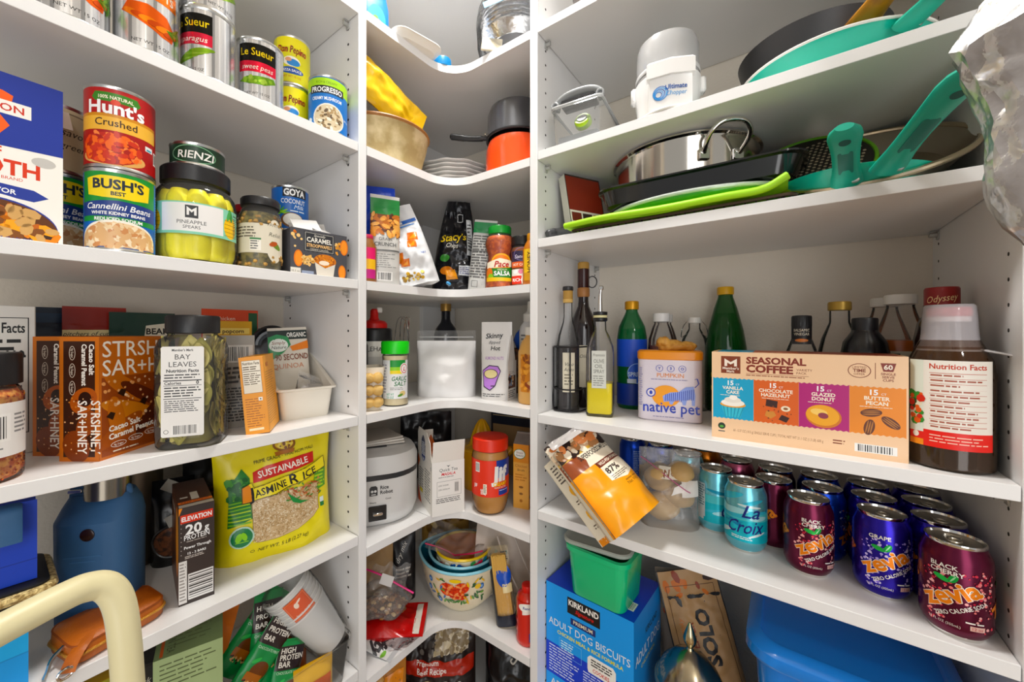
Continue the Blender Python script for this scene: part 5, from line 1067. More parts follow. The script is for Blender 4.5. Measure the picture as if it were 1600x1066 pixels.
p = (-.608, .7965, H + C4); A = Art(); A.rect(-.146, .048, .146, .138, '#d8431c'); A.rect(.012, .095, .146, .138, '#1f3a8f'); A.text('Jif', .022, .088, .034, '#f2f0ec', b=.05, sh=.05); A.text('CREAMY', .024, .075, .009, '#f2c23a', maxw=.04, b=.03); A.text('PEANUT BUTTER', .024, .069, .004, '#f2ead8', maxw=.034); A.rect(.018, .052, .05, .067, '#1f3a8f'); A.lines(.02, .062, .048, .065, 1, '#d8d8e8')
A.bars(-.044, .108, -.031, .132, 5); A.text('JIF', -.018, .06, .010, '#f2f0ec', rot=90, b=.02, maxw=.024); A.rect(-.021, .056, -.012, .080, '#f2ead8'); A.lines(-.020, .058, -.013, .078, 6, '#444444', 2); A.text('JIF', -.044, .07, .008, '#ffffff', b=.02)
bottle('peanut_butter_jar', 'large peanut butter jar with orange red lid and label', 'jar', p, [(0, .003), (.030, 0), (.037, .002), (.042, .014), (.0465, .034), (.047, .042), (.047, .138), (.0455, .148), (.042, .156), (.040, .160)], CLEAR, (.0455, .157, .188, mat('#d8421c', .35, var=.03)), (mat('#bf8a48', .5, bump=.15, bscale=40, var=.15, vscale=20), .155, .0012), A, .0472, capname='lid', rz=face(p, 4))
p = (-.553, .876, H + C4); A = Art(); A.rect(-.021, 0, .021, .165, '#e0a85c'); A.rect(-.021, .118, .021, .165, '#d98e2c'); A.ell(-.004, .140, .016, .013, '#2f7a44'); A.ell(-.004, .140, .0145, .0115, '#f0efe6'); A.text('Simply', -.004, .141, .005, '#8a4a2c', maxw=.02, sh=.2); A.text('Nature', -.004, .134, .005, '#3a3a34', maxw=.02, sh=.2); A.text('Chicken', 0, .106, .007, '#b0642c', maxw=.032); A.text('Broth', 0, .096, .006, '#6a3a1c', maxw=.03); A.lines(-.016, .07, .016, .09, 3, '#c08040', 2); A.ell(0, .055, .006, .003, '#8a5a2c'); A.ell(0, .038, .005, .003, '#8a5a2c'); A.ell(0, .02, .004, .004, '#b07030')
B = Art(); B.rect(-.032, 0, .032, .165, '#c9792c'); B.text('BROTH', .0, .08, .012, '#7a3a14', rot=90); B.dots(-.03, .0, .03, .05, ['#6a4a2c', '#8fa04a', '#d9b07a'], 20, .003, .008, 3)
t = carton('broth_carton', 'tan and orange broth carton beside the peanut butter', 'carton', p, 14, .042, .064, .165, mat('#d9a05a', .45, var=.05), dict(f=A, r=B))
obj('gable', loft([[(x * .042, y * .064, .165) for x, y in ((-.5, -.5), (.5, -.5), (.5, .5), (-.5, .5))], [(x * .042, y * .010, .186) for x, y in ((-.5, -.5), (.5, -.5), (.5, .5), (-.5, .5))], [(x * .042, y * .006, .190) for x, y in ((-.5, -.5), (.5, -.5), (.5, .5), (-.5, .5))]]), mat('#9a938c', .35, .4, var=.3, vscale=60), t, smooth=0)
p = (-.722, .905, H + C4); t = thing('citrus_juicer', 'yellow plastic citrus juicer with ribbed cone', 'juicer', p, 20); YEL = film('#e0a51c', .75, .15, .1, 20., .2)
obj('jug', lathe([(0, 0), (.055, 0), (.06, .01), (.078, .115), (.080, .118)], 40), mat('#d8a022', .25, var=.08), t)
n = 48; rg = []
for rr, z in ((.079, .118), (.076, .122), (.05, .120), (.036, .126), (.030, .150), (.020, .176), (.010, .192), (.003, .197)): rg.append([(rr * (1 + (.09 * math.cos(10 * 2 * math.pi * i / n) if z > .125 else 0)) * math.cos(2 * math.pi * i / n), rr * (1 + (.09 * math.cos(10 * 2 * math.pi * i / n) if z > .125 else 0)) * math.sin(2 * math.pi * i / n), z) for i in range(n)])
obj('reamer', loft(rg), mat('#e0ac24', .2, coat=.3, var=.08), t, smooth=60); obj('spout', tube([(.07, 0, .10), (.088, 0, .112), (.094, 0, .118)], [.014, .012, .008], 12), mat('#d8a022', .25, var=.08), t)
A = Art(); A.rect(-.11, .16, .11, .218, '#1e2636'); A.rect(-.11, .185, .11, .188, '#b8a888'); A.rect(-.11, .0, .11, .158, '#a08460'); A.text('THE KITCHEN BOOK', -.01, .196, .010, '#c9c4b8', maxw=.15); A.it.pop(); A.rect(.06, .16, .10, .205, '#c9c0b4'); A.bars(.066, .166, .096, .2, 4, '#c9c0b4')
carton('flat_box', 'navy and tan flat box standing behind the juicer', 'box', (-.655, 1.045, H + C4), 8, .235, .035, .222, mat('#2a2c34', .5, var=.1), dict(f=A))
bag('black_bag', 'crumpled black bag at the back behind the tea carton', 'bag', (-.915, .862, H + C4), 46, .16, .200, .08, mat('#17161a', .3, bump=.4, bscale=40), None, seed=77, wr=.014)

# --- bowls shelf
p = (-.716, .812, H + C5)
def bowl(name, label, loc, rb, rt, h, om, im, rimm, rz, lip=0.):
    t = thing(name, label, 'bowl', loc, rz, group='nested floral mixing bowls'); n = 56; rg = []
    def rad(i, rr, z):
        a = 2 * math.pi * i / n; k = 1 + (lip * max(0, math.cos(a)) ** 12 + lip * max(0, -math.cos(a)) ** 12) * (z / h) ** 2
        return (rr * k * math.cos(a), rr * k * math.sin(a), z + .35 * lip * rt * (max(0, math.cos(a)) ** 12 + max(0, -math.cos(a)) ** 12) * (z / h) ** 3)
    pr_ = [(rb, 0), (rb * 1.04, .003), (rb + (rt - rb) * .55, h * .25), (rb + (rt - rb) * .82, h * .55), (rt, h)]
    obj('outside', loft([[rad(i, rr, z) for i in range(n)] for rr, z in pr_], True, False), om, t, smooth=60)
    obj('inside', loft([[rad(i, rr - .004, max(z, .004)) for i in range(n)] for rr, z in pr_[1:]], True, False), im, t, smooth=60)
    obj('rim', tube([Vector(rad(i, rt - .002, h)) for i in range(n)], .0036, 8, True), rimm, t)
    return t, (rb, rt, h)
CREAM = mat('#e6dcc2', .22, coat=.4, var=.03); TEAL = mat('#17728a', .25, coat=.3, var=.08); AQUA = mat('#8fc6d6', .25, coat=.3, var=.05)
t, _ = bowl('mixing_bowl', 'large cream floral mixing bowl with aqua rim, outermost of the nest', p, .058, .112, .128, CREAM, TEAL, AQUA, 28, .10)
def bowlS(x, z):
    pr_ = [(.0603, .003), (.058 + .054 * .55, .032), (.058 + .054 * .82, .0704), (.112, .128)]; r = pr_[-1][0]
    for (r0, z0), (r1, z1) in zip(pr_, pr_[1:]):
        if z0 <= z <= z1: r = r0 + (r1 - r0) * (z - z0) / (z1 - z0)
    a = x / .1; return Vector((r * math.sin(a), -r * math.cos(a), z))
A = Art(); rd = random.Random(4)
for cx_, cz_, rr in ((-.012, .088, .021), (.020, .094, .017), (.004, .072, .015), (.018, .072, .012)):
    for k in range(4): A.ell(cx_ + rd.uniform(-.003, .003), cz_ + rd.uniform(-.003, .003), rr * (1 - .22 * k), rr * (.85 - .2 * k), ('#d9472a', '#e8703c', '#c43a20', '#f0905c')[k], 14, rot=40 * k)
    for k in range(7): A.ell(cx_ + rr * .6 * math.cos(k * .9), cz_ + rr * .5 * math.sin(k * .9), rr * .35, rr * .16, ('#c23a20', '#f2a070')[k % 2], 8, rot=50 * k)
A.ell(.006, .112, .014, .005, '#f0cf4a')
for k in range(34):
    s_ = rd.choice((-1, 1)); A.ell(s_ * rd.uniform(.026, .075) + .004, rd.uniform(.045, .115), rd.uniform(.005, .009), rd.uniform(.0018, .003), rd.choice(('#3f7a44', '#2f5a3a', '#6a9a4a', '#3a6aa8', '#e0b83a')), 10, rot=rd.uniform(-80, 80))
for x, z in ((-.062, .100), (-.068, .075), (-.04, .05), (.07, .09)): A.ell(x, z, .006, .008, '#3a6ab0', 12); A.ell(x, z, .003, .004, '#8ab0dc', 10)
A.ell(.06, .092, .008, .007, '#e8c23a', 12)
for k in range(8): A.ell(-.016 + .006 * k, .050 + .003 * (k % 3), .007, .0025, ('#3f7a44', '#5d8f4a')[k % 2], 8, rot=-60 + 24 * k)
printed(t, [(A, bowlS)], printmat(.25), L=.005, off=.0015, step=.0001)
bowl('mixing_bowl', 'teal lined middle bowl of the nested floral set', (p[0], p[1], p[2] + .040), .046, .090, .090, TEAL, TEAL, AQUA, 28, .06)
t, _ = bowl('mixing_bowl', 'small floral bowl with yellow rim and orange inside, innermost of the nest', (p[0] + .004, p[1] - .002, p[2] + .066), .044, .076, .078, CREAM, mat('#d98a1f', .3, coat=.2, var=.08), mat('#e8c52c', .25, coat=.3, var=.05), 28)
A = Art(); A.dots(-.12, .040, .12, .072, ['#2a7a9a', '#c8324a', '#e8b83a', '#3f8a4c', '#1f4a8a', '#f0efe6'], 130, .003, .008, 6, 1.3)
printed(t, [(A, lambda x, z: Vector(((.0635 + (z - .03) * .27) * math.sin(x / .07), -(.0635 + (z - .03) * .27) * math.cos(x / .07), z)))], printmat(.25), L=.005, off=.0045)
t = thing('empty_zip_bag', 'empty clear zip bag with red seal lying in the small bowl', 'bag', (p[0] - .012, p[1] - .006, p[2] + .138), 28)
obj('film', grid(lambda u, v: ((u - .5) * .16, (v - .5) * .10, .028 + .014 * noise.noise(Vector((u * 5, v * 4, 2))) + .03 * (v - .3) - .028 * (1 - abs(2 * u - 1))), 30, 20), PLASTIC, t, smooth=80)
obj('seal', tube([((u - .5) * .16, -.046 + .01 * math.sin(u * 5), .030 - .03 * .3 - .028 * (1 - abs(2 * u - 1)) + .004) for u in [k / 20 for k in range(21)]], .002, 6), mat('#c8385a', .4, var=.1), t)
PB = film('#d8ccc2', .82, .3, .3, 30., .12)
t = thing('produce_bag', 'translucent beige plastic bag draped behind the bowls', 'bag', (-.598, .866, H + C5), 34)
g = grid(lambda u, v: ((u - .5) * (.20 - .03 * v), .03 * math.sin(3 * u) + .02 * noise.noise(Vector((u * 4, v * 4, 3))) - .02 * math.sin(math.pi * v), .01 + .21 * v - .05 * u * v + .012 * noise.noise(Vector((u * 7, v * 3, 8)))), 34, 30)
obj('sheet', g, PB, t, smooth=80)
for k in range(4): obj('crease', tube(smoothpath([(-.03 + .045 * k, -.035 + .02 * math.sin(k), .20 - .01 * k), (-.005 + .05 * k, -.045, .13), (.03 + .05 * k, -.05, .06)], 5), .0022, 6), film('#d8cec6', .7, .3, .2, 30., .2), t)
bag('tan_bag', 'brown paper snack bag tucked behind the bowls under the shelf', 'bag', (-.872, .905, H + C5), 40, .15, .228, .07, mat('#a8854c', .45, bump=.3), Art().dots(-.05, .04, .05, .18, ['#c9a860', '#7a5a2c', '#d8bf84'], 40, .004, .012, 4, 1.6), seed=81, wr=.012)
bag('black_pouch', 'black pouch with white scribbled lettering left of the bowls', 'bag', (-.842, .705, H + C5), 56, .07, .195, .05, mat('#151417', .35, bump=.3), Art().text('dry mix', 0, .13, .012, '#d8d4cc', maxw=.05, sh=.3, rot=60).lines(-.02, .07, .02, .1, 3, '#b8b4ac', 3), seed=82, wr=.006)
bag('tan_bag', 'kraft bag leaning behind the clear bag of nuts', 'bag', (-.848, .620, H + C5), 62, .09, .20, .05, mat('#a88a64', .5, bump=.3), None, seed=83, wr=.008)
bag('red_bag', 'flat red snack bag lying under the clear bag of nuts', 'bag', (-.843, .553, H + C5 + .0275), 0, .115, .175, .05, mat('#b3221c', .25, bump=.4, bscale=40), Art().lines(-.04, .03, .03, .05, 2, '#e8d0c8', 3).rect(-.05, .15, .05, .165, '#d8d2c8'), seed=84, wr=.007, rot=(-90, 0, -50))
p = (-.786, .5975, H + C5 + .056); t = thing('nut_bag', 'clear zip bag of mixed nuts with pink seal lying on the red bag', 'bag', p, 40)
rd = random.Random(9)
for c, n_ in (('#9a6a38', 90), ('#6a4420', 70), ('#d8b888', 40)):
    g = Geo()
    for k in range(n_):
        a, q = rd.uniform(0, 6.28), rd.random() ** .5; g.add(blob(.007, .0055, .005, .3, 1.5, k, 1).rot('Z', rd.uniform(0, 360)).at(.055 * q * math.cos(a), .042 * q * math.sin(a), .006 + .024 * (1 - q * q) * rd.random() + .004 * rd.random()))
    obj('nuts', g, mat(c, .55, bump=.3, var=.3, vscale=60), t, kind='stuff')
g = blob(.066, .052, .040, .22, 2.2, 5, 4); g.v = [(x, y, max(z, -.022) + .024) for x, y, z in g.v]; obj('film', g, PLASTIC, t, smooth=80)
obj('bag_top', grid(lambda u, v: (-.04 + .09 * u + .02 * v, -.01 + .02 * noise.noise(Vector((u * 4, v * 4, 1))), .045 + .07 * v + .012 * noise.noise(Vector((u * 5, v * 3, 5)))), 18, 14), PLASTIC, t, smooth=80)
obj('seal', tube(smoothpath([(-.05, -.012, .11), (.0, -.02, .095), (.045, -.022, .07), (.078, -.028, .055)], 5), .0022, 6), mat('#d83a7c', .4, var=.1), t); obj('note', box(.03, .0006, .026, 0).rot('Y', 20).at(.01, -.026, .074), mat('#dedbd8', .6, var=.05), t)
A = Art(); A.rect(-.05, .05, .05, .12, '#e6e6e4'); A.text('Hefty', 0, .075, .028, '#3a3c40', maxw=.085, b=.05, sh=.15); A.poly([(-.05, .012), (.05, .012), (.05, .044), (-.05, .044)], '#1f4fc4'); A.ell(.03, .105, .01, .005, '#7ab04a')
bag('freezer_bag_pack', 'white and blue pack of freezer bags at the shelf edge', 'bag', (-.835, .5485, H + C5 + .018), 0, .080, .13, .028, mat('#c4c6c8', .25, bump=.3), A, seed=86, wr=.006, rot=(-98, 0, -72))
t = thing('clear_wrap', 'loose crumpled clear wrap on the front edge of the bowl shelf', 'plastic wrap', (-.735, .603, H + C5), 40)
g = blob(.038, .03, .017, .4, 3, 4, 4); g.v = [(x, y, max(z, -.012) + .0125) for x, y, z in g.v]; obj('film', g, film('#ffffff', .06, .08, .25, 60., .2), t, smooth=80)
p = (-.556, .800, H + C5); t = thing('pasta_pack', 'clear and navy pack of spaghetti leaning by the right upright', 'pasta', p, 0, rot=(-10, -10, 28))
rd = random.Random(2); g = Geo()
for k in range(70): x_, y_ = rd.uniform(-.019, .019), rd.uniform(-.012, .012); g.add(tube([(x_, y_, .02), (x_ * .95, y_, .165)], .0012, 5))
obj('spaghetti', g, mat('#e3bd72', .5, var=.15, vscale=30), t, kind='stuff'); obj('core', box(.038, .022, .145, .004).at(0, .001, .02), mat('#d8ae62', .6, var=.15), t)
S_ = bagsurf(.054, .185, .036, 88, .003); g = grid(lambda u, v: S_((u - .5) * .054, v * .185, -1), 12, 24); g.add(grid(lambda u, v: S_((.5 - u) * .054, v * .185, 1), 12, 24)); obj('wrapper', g, film('#f4ead0', .08, .1, .4, 40., .25), t, smooth=70)
A = Art(); A.rect(-.025, .004, .025, .030, '#1c2232'); A.ell(.008, .118, .018, .026, '#1f4fb8'); A.rect(.004, .08, .025, .100, '#e8d8a8'); A.lines(.006, .15, .024, .172, 4, '#3a3a34', 3); A.rect(-.026, .03, -.018, .16, '#20242c'); printed(t, [(A, lambda x, z: S_(x, z, -1))], printmat(.3), L=.006, off=.001)
p = (-.4935, .7925, H + C5); A = Art(); A.rect(-.026, .012, .026, .104, '#c4361a'); A.ell(0, .092, .022, .010, '#f2efe8'); A.text('Ranch', 0, .089, .006, '#1f3a8a', maxw=.03, b=.02); A.rect(.004, .014, .024, .034, '#2a3a9a'); A.poly([(-.012, .075), (.02, .082), (.02, .088), (-.012, .084)], '#f0e8e0')
bottle('sauce_bottle', 'ribbed red sauce bottle against the right upright', 'bottle', p, [(0, 0), (.024, 0), (.0265, .004), (.0275, .012), (.0245, .022), (.0275, .032), (.0245, .042), (.0275, .052), (.0245, .062), (.0265, .072), (.026, .085), (.0265, .10), (.022, .112), (.012, .118)], mat('#c93a1c', .22, coat=.4, var=.1), (.013, .116, .132, mat('#d8382a', .35, var=.05)), None, A, .0272)

# --- below the bowls
A = Art(); A.rect(-.10, .10, .10, .24, '#231a18'); A.poly([(-.10, .13), (.10, .140), (.10, .176), (-.10, .166)], '#a8321c'); A.text('Premium', -.025, .158, .012, '#f2ece4', maxw=.07, b=.01, rot=3); A.text('Beef Recipe', -.012, .141, .012, '#f2ece4', maxw=.10, b=.01, rot=3); A.text('ZERO', .042, .108, .013, '#e8e4dc', b=.03, sh=.2, rot=3); A.ell(-.03, .095, .036, .026, '#c9b48a'); A.ell(-.03, .095, .032, .022, '#8a4a24'); A.dots(-.06, .075, 0, .115, ['#c07a40', '#5a2a14'], 30, .004, .008, 3)
A.poly([(-.01, .182), (.085, .190), (.088, .245), (.01, .25)], '#c9bfae'); A.dots(-.005, .185, .085, .247, ['#e0d6c4', '#a89878', '#8a7a60', '#d2c4a8'], 160, .003, .008, 5); A.dots(-.08, .185, -.01, .24, ['#4a4440', '#6a625a', '#2a2422'], 50, .003, .007, 3)
bag('dog_food_bag', 'dark brown beef recipe dog food bag below the bowl shelf', 'bag', (-.792, .795, H - 1.08), 36, .21, .300, .10, mat('#2a201d', .3, bump=.3, bscale=30), A, seed=91, wr=.010, nu=36, nv=36)
bag('black_sack', 'large glossy black plastic sack below the bowl shelf', 'bag', (-.580, .935, H - 1.08), 30, .24, .310, .12, mat('#0d0c0e', .22, bump=.6, bscale=25), None, seed=92, wr=.02, nu=36, nv=36, sc=16)
bag('brown_bag', 'brown and orange treat bag in front of the dog food', 'bag', (-.800, .602, H - 1.08), 50, .12, .275, .07, mat('#a8703a', .35, bump=.3), Art().poly([(0, .15), (.05, .16), (.055, .24), (.01, .225)], '#d98a2a').dots(-.05, .15, 0, .24, ['#5a3018', '#c99a60'], 20, .005, .01, 4), seed=93, wr=.009)
t = thing('beaded_chain', 'thin white beaded chain hanging on the black sack', 'chain', (-.556, .835, H - .80), 30)
obj('beads', Geo().add(tube(smoothpath([(.024, 0, .02), (.018, 0, .0), (.010, 0, -.03), (-.004, 0, -.055), (-.012, 0, -.05), (-.008, 0, -.042)], 6), .0022, 6)), mat('#d9d6ce', .4, bump=1., bscale=600), t)
# ================================================================ RIGHT BAY
# --- upper pan shelf
p = Rp(-.362, .115, R0); t = thing('dark_canister', 'dark canister on the topmost right shelf', 'canister', p, 10)
obj('body', lathe([(0, 0), (.04, 0), (.042, .004), (.042, .10), (.038, .106), (0, .108)], 32), mat('#5a5450', .4, .3, var=.2), t); obj('lid', jarlid(.043, .10, .118), mat('#6a645e', .4, .3, var=.1), t)
p = (-.362, .838, H + R1); t = thing('mandoline_slicer', 'clear plastic vegetable slicer box with grey handle and lime knob', 'slicer', p, 6)
obj('box', loft([rrect(.096, .15, .006, 3, 0), rrect(.106, .16, .008, 3, .082)], True, False), film('#f4f6f6', .16, .08, .1, 20., .3), t)
obj('rim', tube([(x, y, .083) for x, y, _ in rrect(.108, .162, .009, 3)], .0035, 8, True), film('#eef0f0', .45, .1, .1, 20., .3), t)
obj('insert', box(.088, .14, .022, .004).at(0, .0, .002), mat('#a8abad', .4, var=.2, vscale=30), t)
obj('blades', box(.074, .03, .006, .001).at(0, -.05, .088), mat('#4a4c4e', .35, .4, bump=.8, bscale=300), t)
obj('handle', tube(smoothpath([(-.050, -.062, .086), (-.044, -.062, .102), (-.02, -.062, .112), (.02, -.062, .112), (.044, -.062, .102), (.050, -.062, .086)], 6), .009, 12, flat=.7), mat('#8d8f90', .4, var=.05), t)
for s in (-1, 1): obj('hinge_ring', tube([(s * .049 + .007 * math.cos(R(a)), -.072, .092 + .007 * math.sin(R(a))) for a in range(0, 360, 30)], .0025, 8, True), mat('#9a9c9d', .4, var=.05), t)
obj('comb', Geo(*[[], []]).add(box(.07, .003, .008, .0005).at(0, -.07, .092)), BLACKP, t)
obj('lime_knob', lathe([(0, 0), (.016, 0), (.0175, .003), (.0175, .014), (.015, .017), (0, .017)], 28).rot('X', 62).at(.012, -.060, .040), mat('#a6c830', .35, bump=.1), t); obj('knob_face', lathe([(0, 0), (.011, 0), (.010, .002), (0, .002)], 24).rot('X', 62).at(.012, -.0752, .048), mat('#8c8f8c', .4, var=.1), t)
p = (-.190, .826, H + R1); t = thing('food_chopper', 'white food chopper with smoky clear lid and blue swirl logo', 'food chopper', p, 18); WC = mat('#efeeec', .25, coat=.3, var=.02)
obj('base', lathe([(0, 0), (.046, 0), (.050, .003), (.053, .02), (.058, .05), (.060, .072), (.060, .086), (.056, .090)], 44), WC, t)
obj('front_panel', loft([[(x, y, z) for x, y in ((-.036, -.052), (.036, -.052), (.036, -.066), (.0, -.072), (-.036, -.066))] for z in (.006, .072)] + [[(x * 1.04, y * 1.02, .078) for x, y in ((-.036, -.052), (.036, -.052), (.036, -.066), (.0, -.072), (-.036, -.066))]]), WC, t, smooth=30)
obj('latch_cover', loft([[(x * 1.12, y * 1.06, z) for x, y in ((-.036, -.052), (.036, -.052), (.036, -.066), (.0, -.073), (-.036, -.066))] for z in (.066, .092)] + [[(x * 1.02, y * .98, .098) for x, y in ((-.036, -.052), (.036, -.052), (.036, -.066), (.0, -.073), (-.036, -.066))]]), WC, t, smooth=30)
for s in (-1, 1): obj('side_lug', box(.012, .022, .03, .004).at(s * .061, -.004, .058), WC, t)
obj('cup', lathe([(.055, .088), (.0565, .092), (.0565, .150), (.053, .163), (.040, .170), (0, .173)], 44), mat('#c9c9c9', .18, coat=.4, trans=.25, var=.05), t); obj('cup_ring', lathe([(.0575, .096), (.0585, .098), (.0585, .103), (.0575, .105)], 44), mat('#d8d8d8', .25, var=.03), t)
A = Art(); Sp = lambda x, z: Vector((x, -.0662 - .006 * (1 - abs(x) / .036), z))
for k in range(5): A.ring(-.017 - .0008 * k, .036 - .0006 * k, .013 - .0018 * k, .013 - .0018 * k, .0012, ('#1f5fa8', '#4f9fd8')[k % 2])
A.text('Ultimate', .009, .040, .0085, '#1f4f96', maxw=.036, b=.02); A.text('Chopper', .009, .029, .008, '#3f8fc8', maxw=.034, sh=.1); A.rect(-.017, .03, -.0168, .0301, '#ffffff')
printed(t, [(A, Sp)], printmat(.3), L=.006, off=.0012); obj('power_cord', tube(smoothpath([(-.05, -.02, .004), (-.044, -.056, .004), (-.01, -.077, .004), (.03, -.074, .004), (.055, -.045, .004), (.058, -.01, .004)], 6), .0032, 8), WHITEP, t)
def pan(name, label, loc, rz, rb, rt, h, om, im, hm, hdir, rot=None, hl=.16, hz=.7, rim=None, loop=True, hr=.011, tilt=.25, cat='frying pan', rw=.0022):
    """round pan; the handle leaves the wall at angle hdir (deg, local) and rises"""
    t = thing(name, label, cat, loc, rz, rot=rot)
    obj('pan', lathe([(0, 0), (rb, 0), (rb + .006, .003), (rt, h), (rt - .002, h + .001), (rb + .003, .006), (0, .004)], 56), om, t)
    obj('inside', lathe([(rt - .0025, h - .001), (rb + .0025, .0062), (0, .0046)], 56), im, t)
    if rim: obj('rim', tube([(rt * math.cos(2 * math.pi * i / 56), rt * math.sin(2 * math.pi * i / 56), h) for i in range(56)], rw, 8, True), rim, t)
    c, s = math.cos(R(hdir)), math.sin(R(hdir)); pa = []; rr = []
    for k in range(11):
        q = k / 10; ra = rt * .98 + hl * q; pa.append((ra * c, ra * s, h * hz + tilt * hl * q + .006 * math.sin(3 * q))); rr.append(hr * (1.0, .92, .82, .78, .78, .80, .84, .90, .96, .88, .5)[k])
    hd = obj('handle', tube(pa, rr, 14, flat=.55), hm, t)
    if loop:
        q0 = Vector(pa[8]); up = Vector((-tilt * c, -tilt * s, 1)).normalized()
        obj('hang_hole', lathe([(0, 0), (.0062, 0), (.0062, .0015), (0, .0015)], 18).tr(Matrix.Translation(q0 - up * (hr * .50 + .0006)) @ up.to_track_quat('Z', 'Y').to_matrix().to_4x4()), mat('#16544c', .6, var=.1), hd)
        q1 = Vector(pa[4]); Tn = (Vector(pa[5]) - q1).normalized()
        Mx = Matrix((Tn, up.cross(Tn), up)).transposed().to_4x4()
        obj('handle_groove', rprism(min(.055, hl * .42), hr * .85, .0015, .0044, .0003).tr(Matrix.Translation(q1 - up * (hr * .43 + .0006)) @ Mx), mat('#147064', .5, var=.1), hd)
    obj('rivet', lathe([(0, 0), (.006, 0), (.005, .003), (0, .004)], 16).rot('Y', 80).rot('Z', hdir).at((rt + .008) * c - .009 * s, (rt + .008) * s + .009 * c, h * hz), CHROME, t)
    return t
TEALP = mat('#1fb8a0', .3, coat=.3, var=.05); TEALH = mat('#14a48c', .45, bump=.05, var=.05)
pan('frying_pan', 'large turquoise frying pan with white rim on the upper pan shelf', (.055, .903, H + R1), 0, .085, .132, .048, TEALP, mat('#e9e6e0', .3, var=.03), TEALH, -54, rim=mat('#eeeae4', .3, var=.03), hl=.19, tilt=.12, hr=.018)
pan('frying_pan', 'dark grey pan with gold wooden handle resting in the turquoise pan', (.030, .910, H + R1 + .0075), 0, .078, .108, .098, mat('#3f3e40', .45, .3, bump=.1, var=.1), mat('#2a2a2c', .5, var=.1), mat('#b07c2a', .4, bump=.2, bscale=80, vscale=25, col2='#8a5a18'), -58, hl=.17, hz=.62, tilt=.2, loop=False, hr=.022)

# --- lower pan shelf: stacked bakeware under the steel pot
p = (-.176, .842, H + R2); t = thing('cooling_rack', 'dark wire cooling rack at the bottom of the bakeware stack', 'rack', p, 0)
g = Geo()
for k in range(25): g.add(tube([(-.18 + .015 * k, -.085, .006), (-.18 + .015 * k, .11, .006)], .0012, 5))
obj('wires', g, mat('#4a3c2c', .4, .6, var=.2), t, kind='stuff')
obj('frame', tube([(x, y + .0125, .006) for x, y, _ in rrect(.372, .205, .012, 4)], .003, 8, True), mat('#4a3c2c', .4, .6, var=.2), t)
for x in (-.17, .17):
    for y in (-.08, .10): obj('foot', lathe([(0, 0), (.003, 0), (.003, .006), (0, .006)], 8).at(x, y, 0), BLACKP, t)
p = (-.414, .797, H + R2); t = thing('griddle_pan_handle', 'black pan handle end poking out at the left of the bakeware', 'pan', p, 0)
obj('handle', tube(smoothpath([(.03, .012, .018), (.01, .0, .020), (-.004, -.012, .018), (-.014, -.026, .012)], 6), [.009] * 12 + [.0105] * 6 + [.008], 14), mat('#3a3a3d', .4, var=.1), t); obj('plate', lathe([(0, 0), (.06, 0), (.064, .004), (.066, .010), (.06, .011), (0, .004)], 36).at(.04, .08, .0), mat('#2c2c2e', .5, .3, var=.1), t)
p = (-.187, .826, H + R2 + .0095); t = thing('silicone_mat', 'lime green flexible mat lying under the bakeware', 'mat', p, 0)
def matS(u, v, top): 
    x = (u - .5) * .375; z = .0035 * math.sin(u * 9) + (.020 * max(0, (u - .86) / .14) ** 1.5) + .004 + (.003 if top else 0); return (x, (v - .5) * .15 + .006 * math.sin(u * 6), z + .010 * (1 - v) * 0)
g = grid(lambda u, v: matS(u, v, True), 40, 6); g.add(grid(lambda u, v: matS(1 - u, v, False), 40, 6)); g.add(grid(lambda u, v: (lambda a, b: tuple(a[i] + (b[i] - a[i]) * v for i in range(3)))(matS(u, 0, False), matS(u, 0, True)), 40, 1))
obj('sheet', g, mat('#a9dc14', .5, bump=.1, bscale=200), t, smooth=50)
obj('rolled_edge', tube(smoothpath([(-.187, -.076, .008), (-.1, -.080, .010), (0, -.078, .008), (.1, -.078, .009), (.155, -.076, .010), (.187, -.072, .026)], 8), .0065, 10), mat('#a4d612', .5, bump=.1, bscale=200), t)
p = (-.155, .868, H + R2 + .0205); t = thing('glass_baking_dish', 'oval glass baking dish with green lid between mat and black tray', 'baking dish', p, 0)
obj('dish', loft([oval(.14, .085, 0), oval(.155, .098, .010), oval(.160, .102, .024), oval(.150, .094, .024)]), mat('#3c8a2c', .2, coat=.3, var=.1), t); obj('rim', tube(oval(.160, .102, .025), .004, 8, True), film('#e8f0ea', .6, .1, .1, 20., .4), t)
p = (-.150, .900, H + R2 + .0505); t = thing('roasting_tray', 'black enamel roasting tray under the steel pot', 'tray', p, 2)
obj('tray', loft([rrect(.30, .20, .03, 6, 0), rrect(.318, .218, .032, 6, .004), rrect(.336, .236, .036, 6, .032), rrect(.350, .250, .04, 6, .034), rrect(.350, .250, .04, 6, .037), rrect(.330, .230, .036, 6, .036), rrect(.304, .204, .03, 6, .004)]), mat('#131316', .18, coat=.5, var=.1), t)
p = (-.185, .948, H + R2 + .0565); t = thing('steel_pot', 'wide shiny steel pot with looped handle', 'pot', p, 0); SS = mat('#cfc9bf', .12, 1., .02, 30)
obj('wall', lathe([(0, 0), (.125, 0), (.138, .006), (.140, .012), (.140, .104), (.143, .110), (.146, .111), (.146, .114), (.138, .112), (.136, .014), (0, .006)], 64), SS, t); obj('rim', lathe([(.141, .107), (.1465, .111), (.145, .1145), (.138, .112)], 64), CHROME, t)
